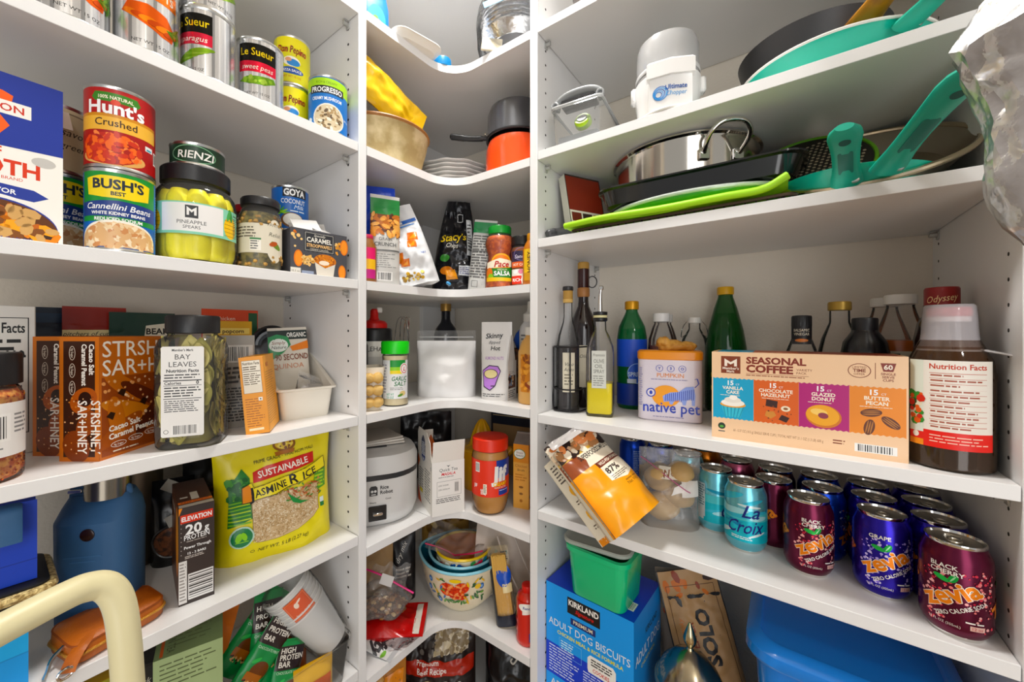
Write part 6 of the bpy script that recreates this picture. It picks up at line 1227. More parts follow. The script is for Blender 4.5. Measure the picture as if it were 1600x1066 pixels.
for a in (-52, 128):
    hh = smoothpath([(.138, -.030, .070), (.146, -.034, .074), (.168, -.036, .094), (.180, -.022, .108), (.184, .0, .111), (.180, .022, .108), (.168, .036, .094), (.146, .034, .074), (.138, .030, .070)], 6)
    obj('handle', tube(hh, .0042, 10).rot('Z', a), CHROME, t); obj('handle_mount', Geo().add(box(.006, .02, .022, .002).at(.141, -.032, .058)).add(box(.006, .02, .022, .002).at(.141, .032, .058)).rot('Z', a), CHROME, t)
A = Art(); A.rect(-.052, 0, .052, .15, '#2a2420'); A.rect(-.05, .06, .05, .146, '#7a2a18'); A.rect(-.05, .004, .05, .06, '#e8e2d8')
for k in range(6): A.rect(-.046 + .032 * (k % 3), .008 + .025 * (k // 3), -.018 + .032 * (k % 3), .030 + .025 * (k // 3), ('#8a5a3c', '#5a3a2c', '#b08a6a', '#6a2a1c', '#3a2a24', '#a87a5c')[k])
carton('boxed_cookware', 'thin dark box with red and photo front leaning left of the pot', 'box', (-.372, .862, H + R2 + .014), 0, .105, .022, .150, mat('#c9c6bc', .45, var=.08), dict(f=A, r=Art().rect(-.011, 0, .011, .15, '#2a221e')), rot=(-12, 0, 64))
# leaning pans at the right
p = (.090, .930, H + R2 + .060); SP = mat('#c8bcae', .3, 1., .02, 30)
pan('frying_pan', 'big steel frying pan leaning up at the right of the shelf', p, 0, .105, .138, .038, SP, SP, SP, 172, rot=(34, -3, 0), hl=.05, loop=False, rim=mat('#d8c8b0', .2, 1.), rw=.0045)
p = (.030, .888, H + R2 + .082); t = thing('perforated_disc', 'dark perforated steamer disc with green edge leaning in the steel pan', 'steamer', p, 0, rot=(50, -14, 10))
obj('disc', lathe([(0, 0), (.080, 0), (.084, .003), (.084, .006), (.080, .004), (0, .004)], 44), mat('#2c2822', .4, .5, var=.1), t); obj('edge', tube([(.0845 * math.cos(R(a)), .0845 * math.sin(R(a)), .005) for a in range(0, 360, 8)], .0028, 8, True), mat('#5d8f2c', .4, var=.1), t)
g = Geo()
for i in range(-8, 9):
    for j in range(-8, 9):
        x, y = i * .0085 + (.0042 if j % 2 else 0), j * .0074
        if x * x + y * y < .073 ** 2: g.add(lathe([(0, 0), (.0024, 0), (.0024, .0006), (0, .0006)], 6).at(x, y, .0042))
obj('perforations', g, mat('#a89a84', .4, .4, var=.2), t, kind='stuff')
pan('frying_pan', 'small turquoise frying pan with short looking handle pointed at the viewer', (.079, .878, H + R2 + .001), 0, .068, .094, .030, TEALP, mat('#3a4a48', .35, var=.1), TEALH, -96, hl=.115, tilt=.34, hr=.019, hz=.55)
pan('frying_pan', 'turquoise frying pan at the right with long handle rising past the shelf edge', (.079, .872, H + R2 + .0085), 0, .070, .100, .030, TEALP, mat('#2f6a60', .35, var=.1), TEALH, -72, rot=(0, 3, 0), hl=.150, tilt=.36, hr=.020, hz=.55)

# --- oils and coffee shelf
def gbottle(label, loc, prof, gl, **k): return bottle('glass_bottle', label, 'bottle', loc, prof, gl, **k)
CORK = mat('#c09858', .7, bump=.4, bscale=200, var=.3)
p = (-.4075, .833, H + R3); A = Art(); A.rect(-.014, .045, .014, .135, '#d6cfbd'); A.text('Vino', 0, .105, .008, '#3a3428', maxw=.022, sh=.3); A.text('Aceto', 0, .093, .008, '#3a3428', maxw=.022, sh=.3); A.lines(-.01, .06, .01, .088, 4, '#7a7464', 3)
VP = [(0, 0), (.024, 0), (.026, .003), (.026, .150), (.022, .175), (.012, .205), (.010, .22), (.010, .270), (.011, .274)]
bottle('vinegar_bottle', 'slim vinegar bottle with cork and paper label in the wire rack', 'bottle', p, VP, CLEAR, (.0118, .278, .288, mat('#2c2a2c', .4, var=.1)), (mat('#241a1c', .2, var=.1), .150, .0015), A, .0262, rz=30)
T_ = bpy.data.objects.get('vinegar_bottle'); obj('cork', lathe([(.0098, .255), (.0112, .258), (.0112, .279), (0, .279)], 20), CORK, T_); obj('twine', lathe([(.0105, .250), (.0125, .252), (.0105, .254), (.0125, .257), (.0105, .259)], 20), mat('#d8b87a', .8, bump=.5), T_)
p = (-.401, .905, H + R3); A = Art(); A.rect(-.016, .05, .016, .15, '#e0d8c4'); A.text('Olio', 0, .12, .008, '#3a3428', sh=.3)
bottle('wine_bottle', 'tall dark bottle with corked neck behind the slim vinegar bottle', 'bottle', p, [(0, 0), (.030, 0), (.032, .003), (.032, .19), (.027, .215), (.014, .245), (.0125, .26), (.0125, .335), (.0135, .338)], mat('#1c0f10', .12, coat=.5, var=.1), None, None, A, .0322, rz=24)
T_ = [o for o in bpy.data.objects if o.name.startswith('wine_bottle') and o.parent is None][-1]; obj('cork', lathe([(.0125, .336), (.0138, .338), (.0138, .352), (.012, .354), (0, .354)], 20), CORK, T_); obj('neck_foil', lathe([(.0132, .290), (.0142, .292), (.0142, .336), (.0132, .337)], 24), mat('#3a1512', .25, var=.1), T_)
obj('wax_ring', lathe([(.0135, .268), (.015, .272), (.015, .288), (.0135, .291)], 24), mat('#a8764a', .5, var=.2), T_); obj('neck_loop', tube([(.021 + .011 * math.cos(R(a)), 0, .305 + .014 * math.sin(R(a))) for a in range(0, 360, 24)], .0014, 6, True), BLACKP, T_)
p = (-.4045, .868, H + R3); t = thing('wire_rack', 'black wire bottle holder around the vinegar bottle', 'bottle rack', p, 0); WI = mat('#232225', .35, .5, var=.1)
rr_ = [(x, y, 0) for x, y, _ in rrect(.066, .142, .03, 6)]
for z in (.003, .052, .148): obj('hoop', tube([(x, y, z) for x, y, _ in rr_], .0018, 8, True), WI, t)
for k in (2, 9, 16, 23): x, y, _ = rr_[k]; obj('post', tube([(x, y, .003), (x, y, .148)], .0018, 8), WI, t)
obj('scroll', tube(smoothpath([(-.033, -.03, .148), (-.037, -.045, .140), (-.038, -.05, .08), (-.034, -.05, .012), (-.022, -.056, .004)], 6), .0018, 8), WI, t)
# square oil bottle
p = (-.328, .829, H + R3); t = thing('oil_bottle', 'square glass bottle of yellow olive oil with steel pourer', 'bottle', p, 16)
sq = [rrect(.052, .052, .008, 4, 0), rrect(.056, .056, .009, 4, .004), rrect(.056, .056, .009, 4, .130), rrect(.054, .054, .016, 4, .150), rrect(.040, .040, .018, 4, .172), rrect(.026, .026, .0125, 4, .186), rrect(.024, .024, .0118, 4, .215)]
obj('glass', loft(sq, True, False), CLEAR, t); obj('oil', loft([rrect(.048, .048, .007, 4, .006), rrect(.052, .052, .008, 4, .009), rrect(.052, .052, .008, 4, .072)]), film('#f0df1c', .85, .08, .05, 20., .15), t)
obj('collar', lathe([(.0125, .205), (.0155, .207), (.0155, .212), (.0135, .214), (.0135, .218), (.0155, .220), (.0155, .226), (0, .228)], 24), BLACKP, t); obj('gasket', lathe([(.0138, .2135), (.0150, .2135), (.0150, .2185), (.0138, .2185)], 24), mat('#d8d2a8', .6, var=.1), t)
obj('pour_spout', tube([(0, 0, .226), (0, 0, .262), (.0015, 0, .276)], [.0052, .004, .0032], 12), CHROME, t); obj('spout_flap', box(.010, .008, .010, .002).at(.002, 0, .274), CHROME, t)
A = Art(); A.rect(-.015, .062, .015, .142, '#d2d4cc'); A.text('Frantoio', 0, .130, .006, '#5a5c54', maxw=.024, sh=.2); A.text('OLIVE', 0, .116, .008, '#5a5c54', maxw=.022); A.text('OIL', 0, .105, .008, '#5a5c54'); A.text('SPRAY', 0, .094, .008, '#5a5c54', maxw=.022); A.lines(-.012, .066, .012, .09, 5, '#8a8c84', 3); printed(t, [(A, plane_f(.056, .0572, .2))], printmat(.5), off=.0004)
p = (-.300, .958, H + R3); A = Art(); A.rect(-.1, .10, .1, .165, '#1f4ab8'); A.ell(.012, .085, .022, .024, '#2a58c8'); A.ring(.012, .085, .022, .024, .002, '#8fb0e8'); A.rect(-.1, .01, .1, .06, '#17348f'); A.text('SPRITZ', .010, .078, .010, '#cfe0f8', maxw=.036, b=.02); A.rect(-.01, .062, .01, .072, '#cfd8e8')
bottle('soda_bottle', 'green plastic bottle with blue label and gold cap', 'bottle', p, [(0, 0), (.030, 0), (.034, .006), (.034, .17), (.030, .195), (.016, .225), (.0135, .232), (.0135, .236)], film('#1f6a3c', .6, .08, .05, 20., .3), (.0155, .236, .256, mat('#c9952a', .35, .4, var=.05)), (mat('#16402c', .2, var=.1), .19, .002), A, .0342)
def tea_bottle(label, loc, group='clear juice bottles with white caps'):
    A = Art(); A.rect(-.03, .012, .03, .12, '#4a2a24'); A.poly([(-.018, .110), (.0, .150), (.018, .110)], '#d8d2cc'); A.poly([(-.012, .112), (.0, .140), (.012, .112)], '#8a3a3a'); A.text('BEE', -.004, .070, .018, '#efe8dc', rot=90, b=.02); A.lines(.004, .02, .022, .06, 5, '#cfc4b8', 3)
    return bottle('juice_bottle', label, 'bottle', loc, [(0, 0), (.028, 0), (.030, .004), (.030, .13), (.028, .165), (.020, .192), (.0155, .202), (.0155, .206)], CLEAR, (.0185, .206, .226, mat('#e9e7e4', .35, var=.03)), (mat('#8a4a34', .25, trans=.2, var=.1), .150, .0015), A, .0302, group=group)
tea_bottle('clear juice bottle with white cap beside the blue labelled bottle', (-.238, .980, H + R3)); tea_bottle('clear juice bottle with white cap half hidden behind its twin', (-.247, 1.048, H + R3))
p = (-.176, 1.030, H + R3); bottle('swing_top_bottle', 'small clear swing top bottle behind the ginger root', 'bottle', p, [(0, 0), (.030, 0), (.032, .004), (.032, .13), (.026, .165), (.015, .185), (.0125, .19), (.0125, .205)], CLEAR, (.0135, .203, .216, WHITEP), None, None)
T_ = bpy.data.objects['swing_top_bottle']; [obj('bail_wire', tube(smoothpath([(s * .013, 0, .212), (s * .024, 0, .195), (s * .028, 0, .17), (s * .016, 0, .178)], 6), .0012, 6), CHROME, T_) for s in (-1, 1)]
# pet supplement tin
p = (-.197, .8765, H + R3); w, d, h = .120, .062, .142; t = thing('supplement_tin', 'white pumpkin supplement tin with orange lid and blue tiger', 'tin', p, 12)
obj('body', rprism(w, d, h - .014, .016, .003), mat('#d9d2dc', .3, var=.03), t); obj('lid', rprism(w + .003, d + .003, .020, .017, .003).at(0, 0, h - .018), mat('#e0921f', .3, var=.03), t)
A = Art(); INK = '#2a3fa8'
for k in range(3): A.ring(-.018 + .021 * k, .108, .0068, .0068, .0008, INK); A.text('Y3O'[k], -.018 + .021 * k, .1055, .0055, INK, b=.02)
A.text('PUMPKIN', .002, .090, .0085, '#d98a2c', maxw=.064); A.lines(-.034, .084, .038, .087, 1, '#8a86a8', 3); A.ell(-.006, .052, .026, .022, '#e8a02c'); A.ell(-.034, .058, .009, .009, INK); A.ell(-.034, .058, .007, .007, '#d9d2dc'); A.ell(-.034, .058, .003, .004, INK)
A.poly([(-.010, .040), (-.012, .052), (.002, .060), (.018, .062), (.030, .072), (.044, .074), (.047, .056), (.046, .036), (.041, .036), (.040, .050), (.032, .046), (.030, .036), (.025, .036), (.022, .046), (.010, .044), (.006, .036), (.001, .036), (0, .042)], '#8fa2e0')
for k in range(15): x = -.008 + .0036 * k; A.poly([(x, .042 + .0012 * (k > 8) * k * .3), (x + .0014, .042 + .0012 * (k > 8) * k * .3), (x + .0026, .056 + k * .0009), (x + .0012, .056 + k * .0009)], INK)
for a_, b_ in (((.045, .072), (.052, .080)), ((.052, .080), (.049, .090)), ((.049, .090), (.045, .088))): A.poly([a_, (a_[0] + .002, a_[1]), (b_[0] + .002, b_[1]), b_], INK)
A.text('native pet', .003, .019, .021, INK, maxw=.104, b=.012); A.lines(-.030, .008, .030, .0115, 1, '#8a86a8', 4); A.lines(-.057, .03, -.050, .11, 18, '#8a86a8', 5)
printed(t, [(A, plane_f(w, d + .0006, h))], printmat(.3), off=.0006)
p = (-.193, .8765, H + R3 + .1425); t = thing('ginger_root', 'knobbly tan ginger root lying on the orange tin lid', 'ginger', p, 8)
g = blob(.030, .015, .0125, .25, 2, 3, 3); g.add(blob(.018, .012, .011, .25, 2, 5, 3).at(.028, .002, -.001)).add(blob(.014, .010, .012, .2, 2, 6, 3).at(-.014, -.006, .008)); g.v = [(x, y, max(z, -.0105) + .0106) for x, y, z in g.v]
obj('root', g, mat('#c99a58', .6, bump=.5, bscale=130, vscale=60, col2='#a8763a'), t, smooth=80)
p = (-.115, 1.050, H + R3); A = Art(); A.rect(-.03, .05, .03, .09, '#e0c23a'); A.rect(-.03, .06, .03, .08, '#2a2a1c'); A.text('MOSTO', 0, .064, .010, '#e0c23a', maxw=.045)
bottle('green_bottle', 'big green glass bottle with yellow cap behind the coffee box', 'bottle', p, [(0, 0), (.038, 0), (.042, .004), (.043, .10), (.042, .145), (.036, .185), (.024, .235), (.0155, .262), (.0145, .270)], film('#1c5a24', .55, .05, .03, 20., .3), (.0165, .268, .286, mat('#d8a822', .35, var=.05)), (mat('#0f2c14', .15, var=.1), .225, .0018), A, .0432)
# coffee box
w, d, h = .238, .095, .148; p = (.0128, .8255, H + R3); A = Art(); A.rect(-.119, 0, .119, h, '#e8c6a4')
A.rect(-.105, .112, -.077, .141, '#7a3a24'); A.poly([(-.1, .124), (-.1, .137), (-.091, .131), (-.082, .137), (-.082, .124), (-.086, .124), (-.086, .130), (-.091, .127), (-.096, .130), (-.096, .124)], '#f0e4d6'); A.text("Member's", -.091, .1185, .0042, '#f0e4d6', maxw=.024, b=.02); A.text('Mark', -.091, .1135, .0038, '#f0e4d6', b=.02)
A.text('SEASONAL', -.069, .130, .0105, '#7a2c1c', 'l', .078, b=.04, sx=1.2); A.text('COFFEE', -.069, .116, .0115, '#7a2c1c', 'l', .062, b=.045, sx=1.2); A.text('VARIETY', -.003, .121, .0035, '#7a2c1c', 'l'); A.text('PACK', -.003, .116, .0035, '#7a2c1c', 'l'); A.lines(-.069, .109, .012, .112, 1, '#8a4a34', 3); A.rect(-.069, .1128, .012, .1134, '#8a4a34')
A.ring(.069, .126, .0125, .0105, .001, '#7a3a24'); A.text('LIMITED', .069, .1295, .003, '#7a3a24'); A.text('TIME', .069, .124, .0045, '#7a3a24', b=.03); A.text('OFFER', .069, .1195, .003, '#7a3a24'); A.rect(.0855, .115, .0863, .138, '#7a3a24'); A.poly([(.091, .138), (.107, .138), (.104, .126), (.094, .126)], '#7a2c1c'); A.text('60', .099, .129, .0065, '#f0e4d6', b=.03); A.text('SINGLE', .099, .121, .0033, '#7a2c1c', b=.02); A.text('SERVE', .099, .1165, .0033, '#7a2c1c', b=.02); A.text('CUPS', .099, .112, .0033, '#7a2c1c', b=.02)
for k, (c, n1, n2) in enumerate((('#2a9ec4', 'VANILLA', 'CAKE'), ('#d0661e', 'CHOCOLATE', 'HAZELNUT'), ('#a81e70', 'GLAZED', 'DONUT'), ('#de8a1c', 'BUTTER', 'PECAN'))):
    x0 = -.117 + .0585 * k; xm = x0 + .029; A.wave(x0, .034, x0 + .0583, .104, c, .0016, 18); A.text('15', xm - .003, .092, .0075, '#ffffff', b=.03); A.text('CT', xm + .007, .092, .003, '#ffffff'); A.text(n1, xm, .0845, .0052, '#f6ead8', maxw=.044, b=.03); A.text(n2, xm, .0775, .0052, '#f6ead8', maxw=.044, b=.03); A.lines(xm - .018, .0735, xm + .018, .0755, 1, '#f0e0cc', k)
X0 = -.117 + .029; A.poly([(X0 - .017, .058), (X0 + .017, .058), (X0 + .011, .038), (X0 - .011, .038)], '#4fb8cc')
for k in range(6): A.poly([(X0 - .015 + .006 * k, .058), (X0 - .013 + .006 * k, .058), (X0 - .0100 + .004 * k, .038), (X0 - .011 + .004 * k, .038)], '#2a8fae')
A.ell(X0, .059, .0185, .005, '#e0a050'); A.ell(X0, .062, .017, .006, '#f4efe6'); A.ell(X0, .067, .012, .005, '#e8e2d8'); A.ell(X0 + .001, .071, .006, .004, '#f6f2ea')
X0 = -.0585 + .029; A.poly([(X0 - .013, .062), (X0 + .002, .060), (X0 + .003, .071), (X0 - .012, .073)], '#3a1a10'); A.poly([(X0 + .004, .042), (X0 + .014, .038), (X0 + .018, .046), (X0 + .008, .050)], '#3a1a10'); A.ell(X0 + .013, .060, .006, .0045, '#f0e2c8'); A.ell(X0 + .013, .060, .003, .002, '#8a5a34'); A.poly([(X0 - .014, .046), (X0 - .006, .042), (X0 + .001, .048), (X0 - .002, .054), (X0 - .012, .054)], '#c98a4a'); A.dots(X0 - .018, .038, X0 + .02, .068, ['#7a3a14'], 10, .0006, .0014, 3)
X0 = .0 + .029; A.ell(X0, .054, .021, .0175, '#c97a1c', rot=-8); A.ell(X0 - .001, .0555, .0195, .0155, '#e8a83a', rot=-8); A.ell(X0 - .005, .060, .010, .005, '#f4cc7a', rot=-8); A.ell(X0, .055, .006, .0045, '#8a3a4a', rot=-8)
X0 = .0585 + .029
for x, z, a_ in ((-.006, .066, 8), (.014, .054, -40), (-.008, .045, 80)):
    A.ell(X0 + x, z, .0115, .0058, '#5a2a14', rot=a_)
    for j in (-1, 0, 1): A.ell(X0 + x - j * .0025 * math.sin(R(a_)), z + j * .0025 * math.cos(R(a_)), .0095, .0008, '#a8703c', rot=a_)
A.ell(-.104, .021, .0055, .0055, '#2a3a2c'); A.ell(-.104, .020, .003, .002, '#5da04c'); A.lines(-.109, .010, -.099, .014, 1, '#555555'); A.text('60 - 0.37 OZ (10.5 g) SINGLE SERVE CUPS | TOTAL NET WT 21.1 OZ (1.3 LB) 600 g', -.087, .014, .0042, '#8a5a3c', 'l', .116); A.lines(.040, .014, .056, .022, 2, '#7a3a24', 5); A.bars(.064, .008, .108, .020, 6)
B = Art(); B.rect(-.119, -.0475, .119, .0475, '#d9b48c'); B.rect(-.112, -.040, -.060, .0475, '#2a9ec4'); B.rect(-.060, -.040, .0, .0475, '#b0562a'); B.rect(0, -.040, .115, .0475, '#8a3a20')
for k in range(24): B.rect(-.118 + .01 * k, -.0465, -.113 + .01 * k, -.0445, '#f0e0cc')
carton('coffee_box', 'long peach coffee variety box with four coloured panels', 'box', p, 1, w, d, h, mat('#e0bd98', .45, var=.04), dict(f=A, t=B), rough=.38)
bottle('vinegar_bottle', 'small vinegar bottle with black cap and neck label behind the coffee box', 'bottle', (.020, .918, H + R3), [(0, 0), (.026, 0), (.028, .003), (.028, .13), (.020, .155), (.013, .175), (.0125, .20)], CLEAR, (.0145, .192, .212, BLACKP), (mat('#2a1512', .2, var=.1), .14, .0015), Art().rect(-.03, .160, .03, .196, '#17161a').text('BALSAMIC', 0, .183, .005, '#e8e0cc', maxw=.024).text('VINEGAR', 0, .176, .005, '#e8e0cc', maxw=.024).ell(0, .167, .010, .003, '#e0862a'), .0145)
bottle('clear_bottle', 'empty clear bottle with gold cap behind the coffee box', 'bottle', (.076, .968, H + R3), [(0, 0), (.030, 0), (.032, .003), (.032, .14), (.026, .17), (.015, .20), (.0145, .222)], CLEAR, (.0165, .222, .238, mat('#a88a4a', .35, .5, var=.05)))
bottle('black_bottle', 'black round shouldered bottle behind the coffee box', 'bottle', (.104, .9165, H + R3), [(0, 0), (.030, 0), (.032, .004), (.032, .14), (.028, .165), (.018, .182), (.0165, .186)], mat('#141316', .25, var=.1), (.0165, .184, .206, BLACKP))
AP = [(0, 0), (.036, 0), (.0385, .004), (.0385, .14), (.034, .17), (.020, .215), (.0175, .226), (.0175, .230)]
A = Art(); A.rect(-.06, .05, .06, .150, '#d8cfba'); A.rect(-.03, .132, .0, .146, '#1c1a1c'); A.text('KIRKLAND', -.016, .136, .006, '#f0ece0', maxw=.026, b=.02); A.text('100% APPLE', -.01, .117, .008, '#5a4a3a', maxw=.04); A.text('APPLE', -.010, .092, .014, '#a02a22', maxw=.05, b=.02); A.text('CIDER', -.010, .074, .014, '#a02a22', maxw=.05, b=.02); A.ell(.01, .060, .012, .012, '#b8b0a0'); A.text('VINEGAR', -.010, .052, .010, '#3a2a20', maxw=.05)
CID = mat('#b8642a', .25, var=.15)
bottle('cider_vinegar_bottle', 'large cider vinegar bottle with white cap next to the dark sauce', 'bottle', (.1555, .974, H + R3), AP, CLEAR, (.0205, .230, .247, WHITEP), (CID, .168, .0015), A, .0387, group='cider vinegar bottles')
bottle('cider_vinegar_bottle', 'large cider vinegar bottle with white cap, rearmost against the wall', 'bottle', (.148, 1.056, H + R3), AP, CLEAR, (.0205, .230, .247, WHITEP), (CID, .168, .0015), A, .0387, group='cider vinegar bottles')
bottle('rum_bottle', 'dark bottle with red lettered cap behind the sauce bottle', 'bottle', (.186, .8905, H + R3), [(0, 0), (.028, 0), (.030, .004), (.030, .17), (.026, .195), (.0165, .215), (.016, .218)], mat('#2a1612', .15, coat=.4, var=.1), (.0180, .218, .250, mat('#8a1f16', .35, var=.1)), None, Art().rect(-.03, .220, .03, .223, '#1c1210').text('Odyssey', 0, .228, .010, '#e8c89a', maxw=.034, sh=.3, rot=8), .0188)
p = (.1745, .8035, H + R3); A = Art(); A.rect(-.040, .048, .044, .145, '#e9e3da'); A.rect(-.040, .030, .044, .052, '#d8381f'); A.rect(-.040, .048, -.022, .145, '#dfe4d8'); A.dots(-.039, .060, -.024, .10, ['#3f8a3c', '#d9622c', '#2a4a24', '#e8e0c8', '#c8381f'], 40, .002, .006, 4); A.text('Nutrition Facts', .010, .134, .0068, '#b8402a', maxw=.052, b=.02)
for k in range(11): A.rect(-.016, .128 - .0068 * k, .036, .1285 - .0068 * k - (.0006 if k in (0, 3, 10) else 0) + .0008 * (k in (0, 10)), '#b8604c'); A.lines(-.015, .1235 - .0068 * k, .034, .1275 - .0068 * k, 1, '#a05a4a', k, .5, .5)
A.lines(-.016, .036, .040, .048, 3, '#f2c0b0', 5, .35); A.rect(-.040, .030, -.022, .038, '#e8922c'); A.ell(-.031, .044, .004, .004, '#f2e8dc')
t = bottle('sauce_bottle', 'big dark sauce bottle with nutrition label and cup over the cap', 'bottle', p, [(0, 0), (.036, 0), (.040, .004), (.0405, .02), (.0405, .125), (.038, .145), (.028, .170), (.019, .186), (.0175, .192), (.0175, .198)], film('#8a6a50', .12, .06, .03, 20., .3), (.0195, .196, .206, mat('#e8e0dc', .4, var=.03)), (mat('#1c0e0a', .15, coat=.3, var=.1), .075, .0012), A, .0407, rz=face(p, -2))
obj('cap_band', jarlid(.0205, .203, .2155, 30), mat('#c8323c', .35, var=.05), t)
obj('residue', lathe([(.0385, .076), (.0388, .120), (.036, .142), (.026, .168)], 40), film('#7a4a2c', .35, .2, .3, 60., .1), t)
obj('measuring_cup', lathe([(.0285, .158), (.0262, .180), (.0250, .205), (.0240, .217), (.0220, .2195), (0, .220)], 36), film('#f4eef4', .42, .12, .05, 20., .25), t); obj('cup_rim', lathe([(.0285, .157), (.0305, .157), (.0305, .1595), (.0285, .1595), (.0285, .157)], 36), film('#f4f2f4', .7, .12, .05, 20., .25), t)
obj('cup_handle', tube([(.028, -.006, .159), (.045, -.010, .155), (.062, -.014, .150)], [.007, .006, .006], 10, flat=.25), mat('#e9e6e8', .3, var=.03), t)

# --- soda shelf
def soda(label, x, y, kind, off=0):
    loc = (x, y, H + R4); t = thing('soda_can', label, 'can', loc, face(loc, off), group={'lc': 'turquoise sparkling water cans', 'bc': 'maroon soda cans', 'gr': 'purple soda cans', 'bl': 'blue soda cans'}.get(kind, 'assorted soda cans'))
    base = {'lc': '#7fc4d4', 'bc': '#5c1c34', 'gr': '#2c2092', 'bl': '#1a3fa6', 'cu': '#b06a2c', 'pk': '#a85a74', 'br': '#5a3428'}[kind]
    sh = [(.0255, .004), (.029, .008), (.0325, .016), (.033, .022), (.033, .098), (.0322, .104), (.0285, .114), (.0272, .1175)]
    obj('body', lathe([(0, .006), (.018, .006), (.022, .001), (.0245, .0)] + sh, 48), mat(base, .25, .75, var=.05), t)
    obj('rim', lathe([(.0272, .1172), (.0282, .1195), (.0278, .122), (.0262, .122), (.0252, .1185)], 48), CHROME, t); lid_ = obj('lid', lathe([(.0254, .119), (.024, .1178), (.012, .1182), (0, .1182)], 40), mat('#b8b3a8', .3, 1.), t)
    obj('base_rim', lathe([(.0215, .001), (.0248, .0002), (.0262, .0045), (.0255, .005)], 48), CHROME, t)
    obj('tab', Geo().add(tube([(.006 * math.cos(R(a)), -.006 + .007 * math.sin(R(a)), .1195) for a in range(0, 360, 24)], .0016, 6, True)).add(box(.010, .009, .0014, .0004).at(0, .004, .1188)), mat('#c8c4ba', .3, 1.), lid_)
    A = Art()
    if kind == 'lc':
        A.rect(-.10, .022, .10, .06, '#3fb4c4'); A.rect(-.10, .06, .10, .075, '#62c4cc')
        rd = random.Random(int(x * 1e3)); 
        for k in range(16): A.ell(rd.uniform(-.06, .06), rd.uniform(.024, .098), rd.uniform(.012, .03), rd.uniform(.002, .006), rd.choice(('#a8dce4', '#2a94b4', '#d8eef0', '#4fb8d0', '#1f7fae')), 12, rot=rd.uniform(-20, 20))
        A.text('La', .010, .066, .022, '#1f2f7a', sh=.35, b=.012); A.text('Croix', .0, .038, .022, '#1f2f7a', sh=.35, maxw=.058, b=.012, rot=4); A.lines(-.02, .026, .02, .032, 2, '#e8f4f6', 2); A.rect(-.075, .03, -.055, .095, '#c4d4d8'); A.lines(-.074, .05, -.056, .093, 9, '#5a7a88', 3); A.rect(-.073, .024, -.058, .045, '#d8dcdc')
    elif kind in ('bc', 'gr'):
        cs = ['#d84a5a', '#f08a8a', '#b83448', '#f0b0b0'] if kind == 'bc' else ['#b8a4f0', '#e0d4fc', '#8a74d8', '#c8b8f8']
        A.rect(-.05, .015 if 0 else .0185, .02, .045, '#7a3048' if kind == 'bc' else '#33248f') if 0 else None
        for x0, x1, z0, z1, n_, s_ in ((-.022, -.006, .018, .09, 60, 1), (.020, .040, .018, .094, 70, 2), (-.03, .03, .05, .09, 50, 3), (.052, .066, .02, .09, 50, 5)): A.dots(x0, z0, x1, z1, cs, n_, .0004, .0021, s_)
        lc = '#e88a2c'
        for dx, dz, c, b_ in ((0, 0, '#f6e8d8', .055), (0, 0, lc, .03)):
            A.text('zevia', .004 + dx, .050 + dz, .0205, c, maxw=.060 if b_ > .05 else .058, b=b_, rot=32)
        A.text('zevia', -.060, .050, .0205, lc, maxw=.054, b=.03, rot=32); A.text('zevia', .068, .050, .0205, lc, maxw=.054, b=.03, rot=32)
        for xx in (-.002, -.066, .062): A.ell(xx - .006, .0765, .0075, .0032, '#3fae54', rot=-20); A.ell(xx + .004, .079, .0062, .0036, '#2f9a48', rot=60); A.ell(xx + .004, .079, .005, .0008, '#9fe0a8', rot=60)
        A.text('ZERO CALORIE SODA', .010, .040, .0048, '#f2ece6', maxw=.054, b=.02, rot=32); A.text('BLACK' if kind == 'bc' else 'GRAPE', -.018, .090, .0055, '#f2ece6', 'l', b=.02)
        if kind == 'bc': A.text('CHERRY', -.018, .083, .0055, '#f2ece6', 'l', b=.02)
        A.lines(.012, .027, .030, .031, 1, '#f2ece6', 3); A.rect(.016, .0195, .030, .0255, '#e8c0b8'); A.text('12 oz', .023, .0208, .0035, '#b83448', maxw=.012); A.text('12 FL OZ (355mL)', -.006, .0185, .0032, '#f2ece6', maxw=.028)
    elif kind == 'bl':
        A.rect(-.012, .022, .010, .10, '#2450c0'); A.lines(-.010, .026, .008, .096, 16, '#a8c0f0', 3); A.dots(.02, .02, .05, .095, ['#8ab0f0', '#e08a5a', '#c8d8f8'], 50, .0005, .0018, 3); A.text('zevia', .045, .044, .020, '#e88a2c', maxw=.05, b=.03, rot=22)
    elif kind == 'pk': A.rect(-.02, .085, .02, .098, '#d8a0b0')
    if A.it:
        def S(x_, z):
            r = .033
            if z < .022: r = .0325 + (z - .016) / .006 * .0005
            if z > .098: r = .033 - (z - .098) / .006 * .0008
            return Vector((r * math.sin(x_ / .033), -r * math.cos(x_ / .033), z))
        printed(t, [(A, S)], printmat(.25, .45), L=.004, off=.0003, step=.00006)
    return t
soda('maroon soda can at the right end, nearest to the viewer', .1765, .789, 'bc', -6)
soda('purple soda can in front, between the two front maroon cans', .1135, .8375, 'gr', 8)
soda('maroon soda can in front beside the turquoise can', .0265, .8385, 'bc', 18)
for k, (x, y) in enumerate(((.1755, .858), (.1765, .926), (.1780, .994))): soda('purple soda can %s right end maroon can' % ('just behind the', 'two places behind the', 'rearmost behind the')[k], x, y, 'gr', 30)
for k, (x, y) in enumerate(((.1135, .907), (.1140, .976))): soda('purple soda can %s behind the front purple can' % ('first', 'second')[k], x, y, 'gr', 40)
for k, (x, y) in enumerate(((.0480, .907), (.0470, .976))): soda('blue soda can %s' % ('behind the front maroon can left of the purple row', 'rearmost of the blue pair')[k], x, y, 'bl', 10)
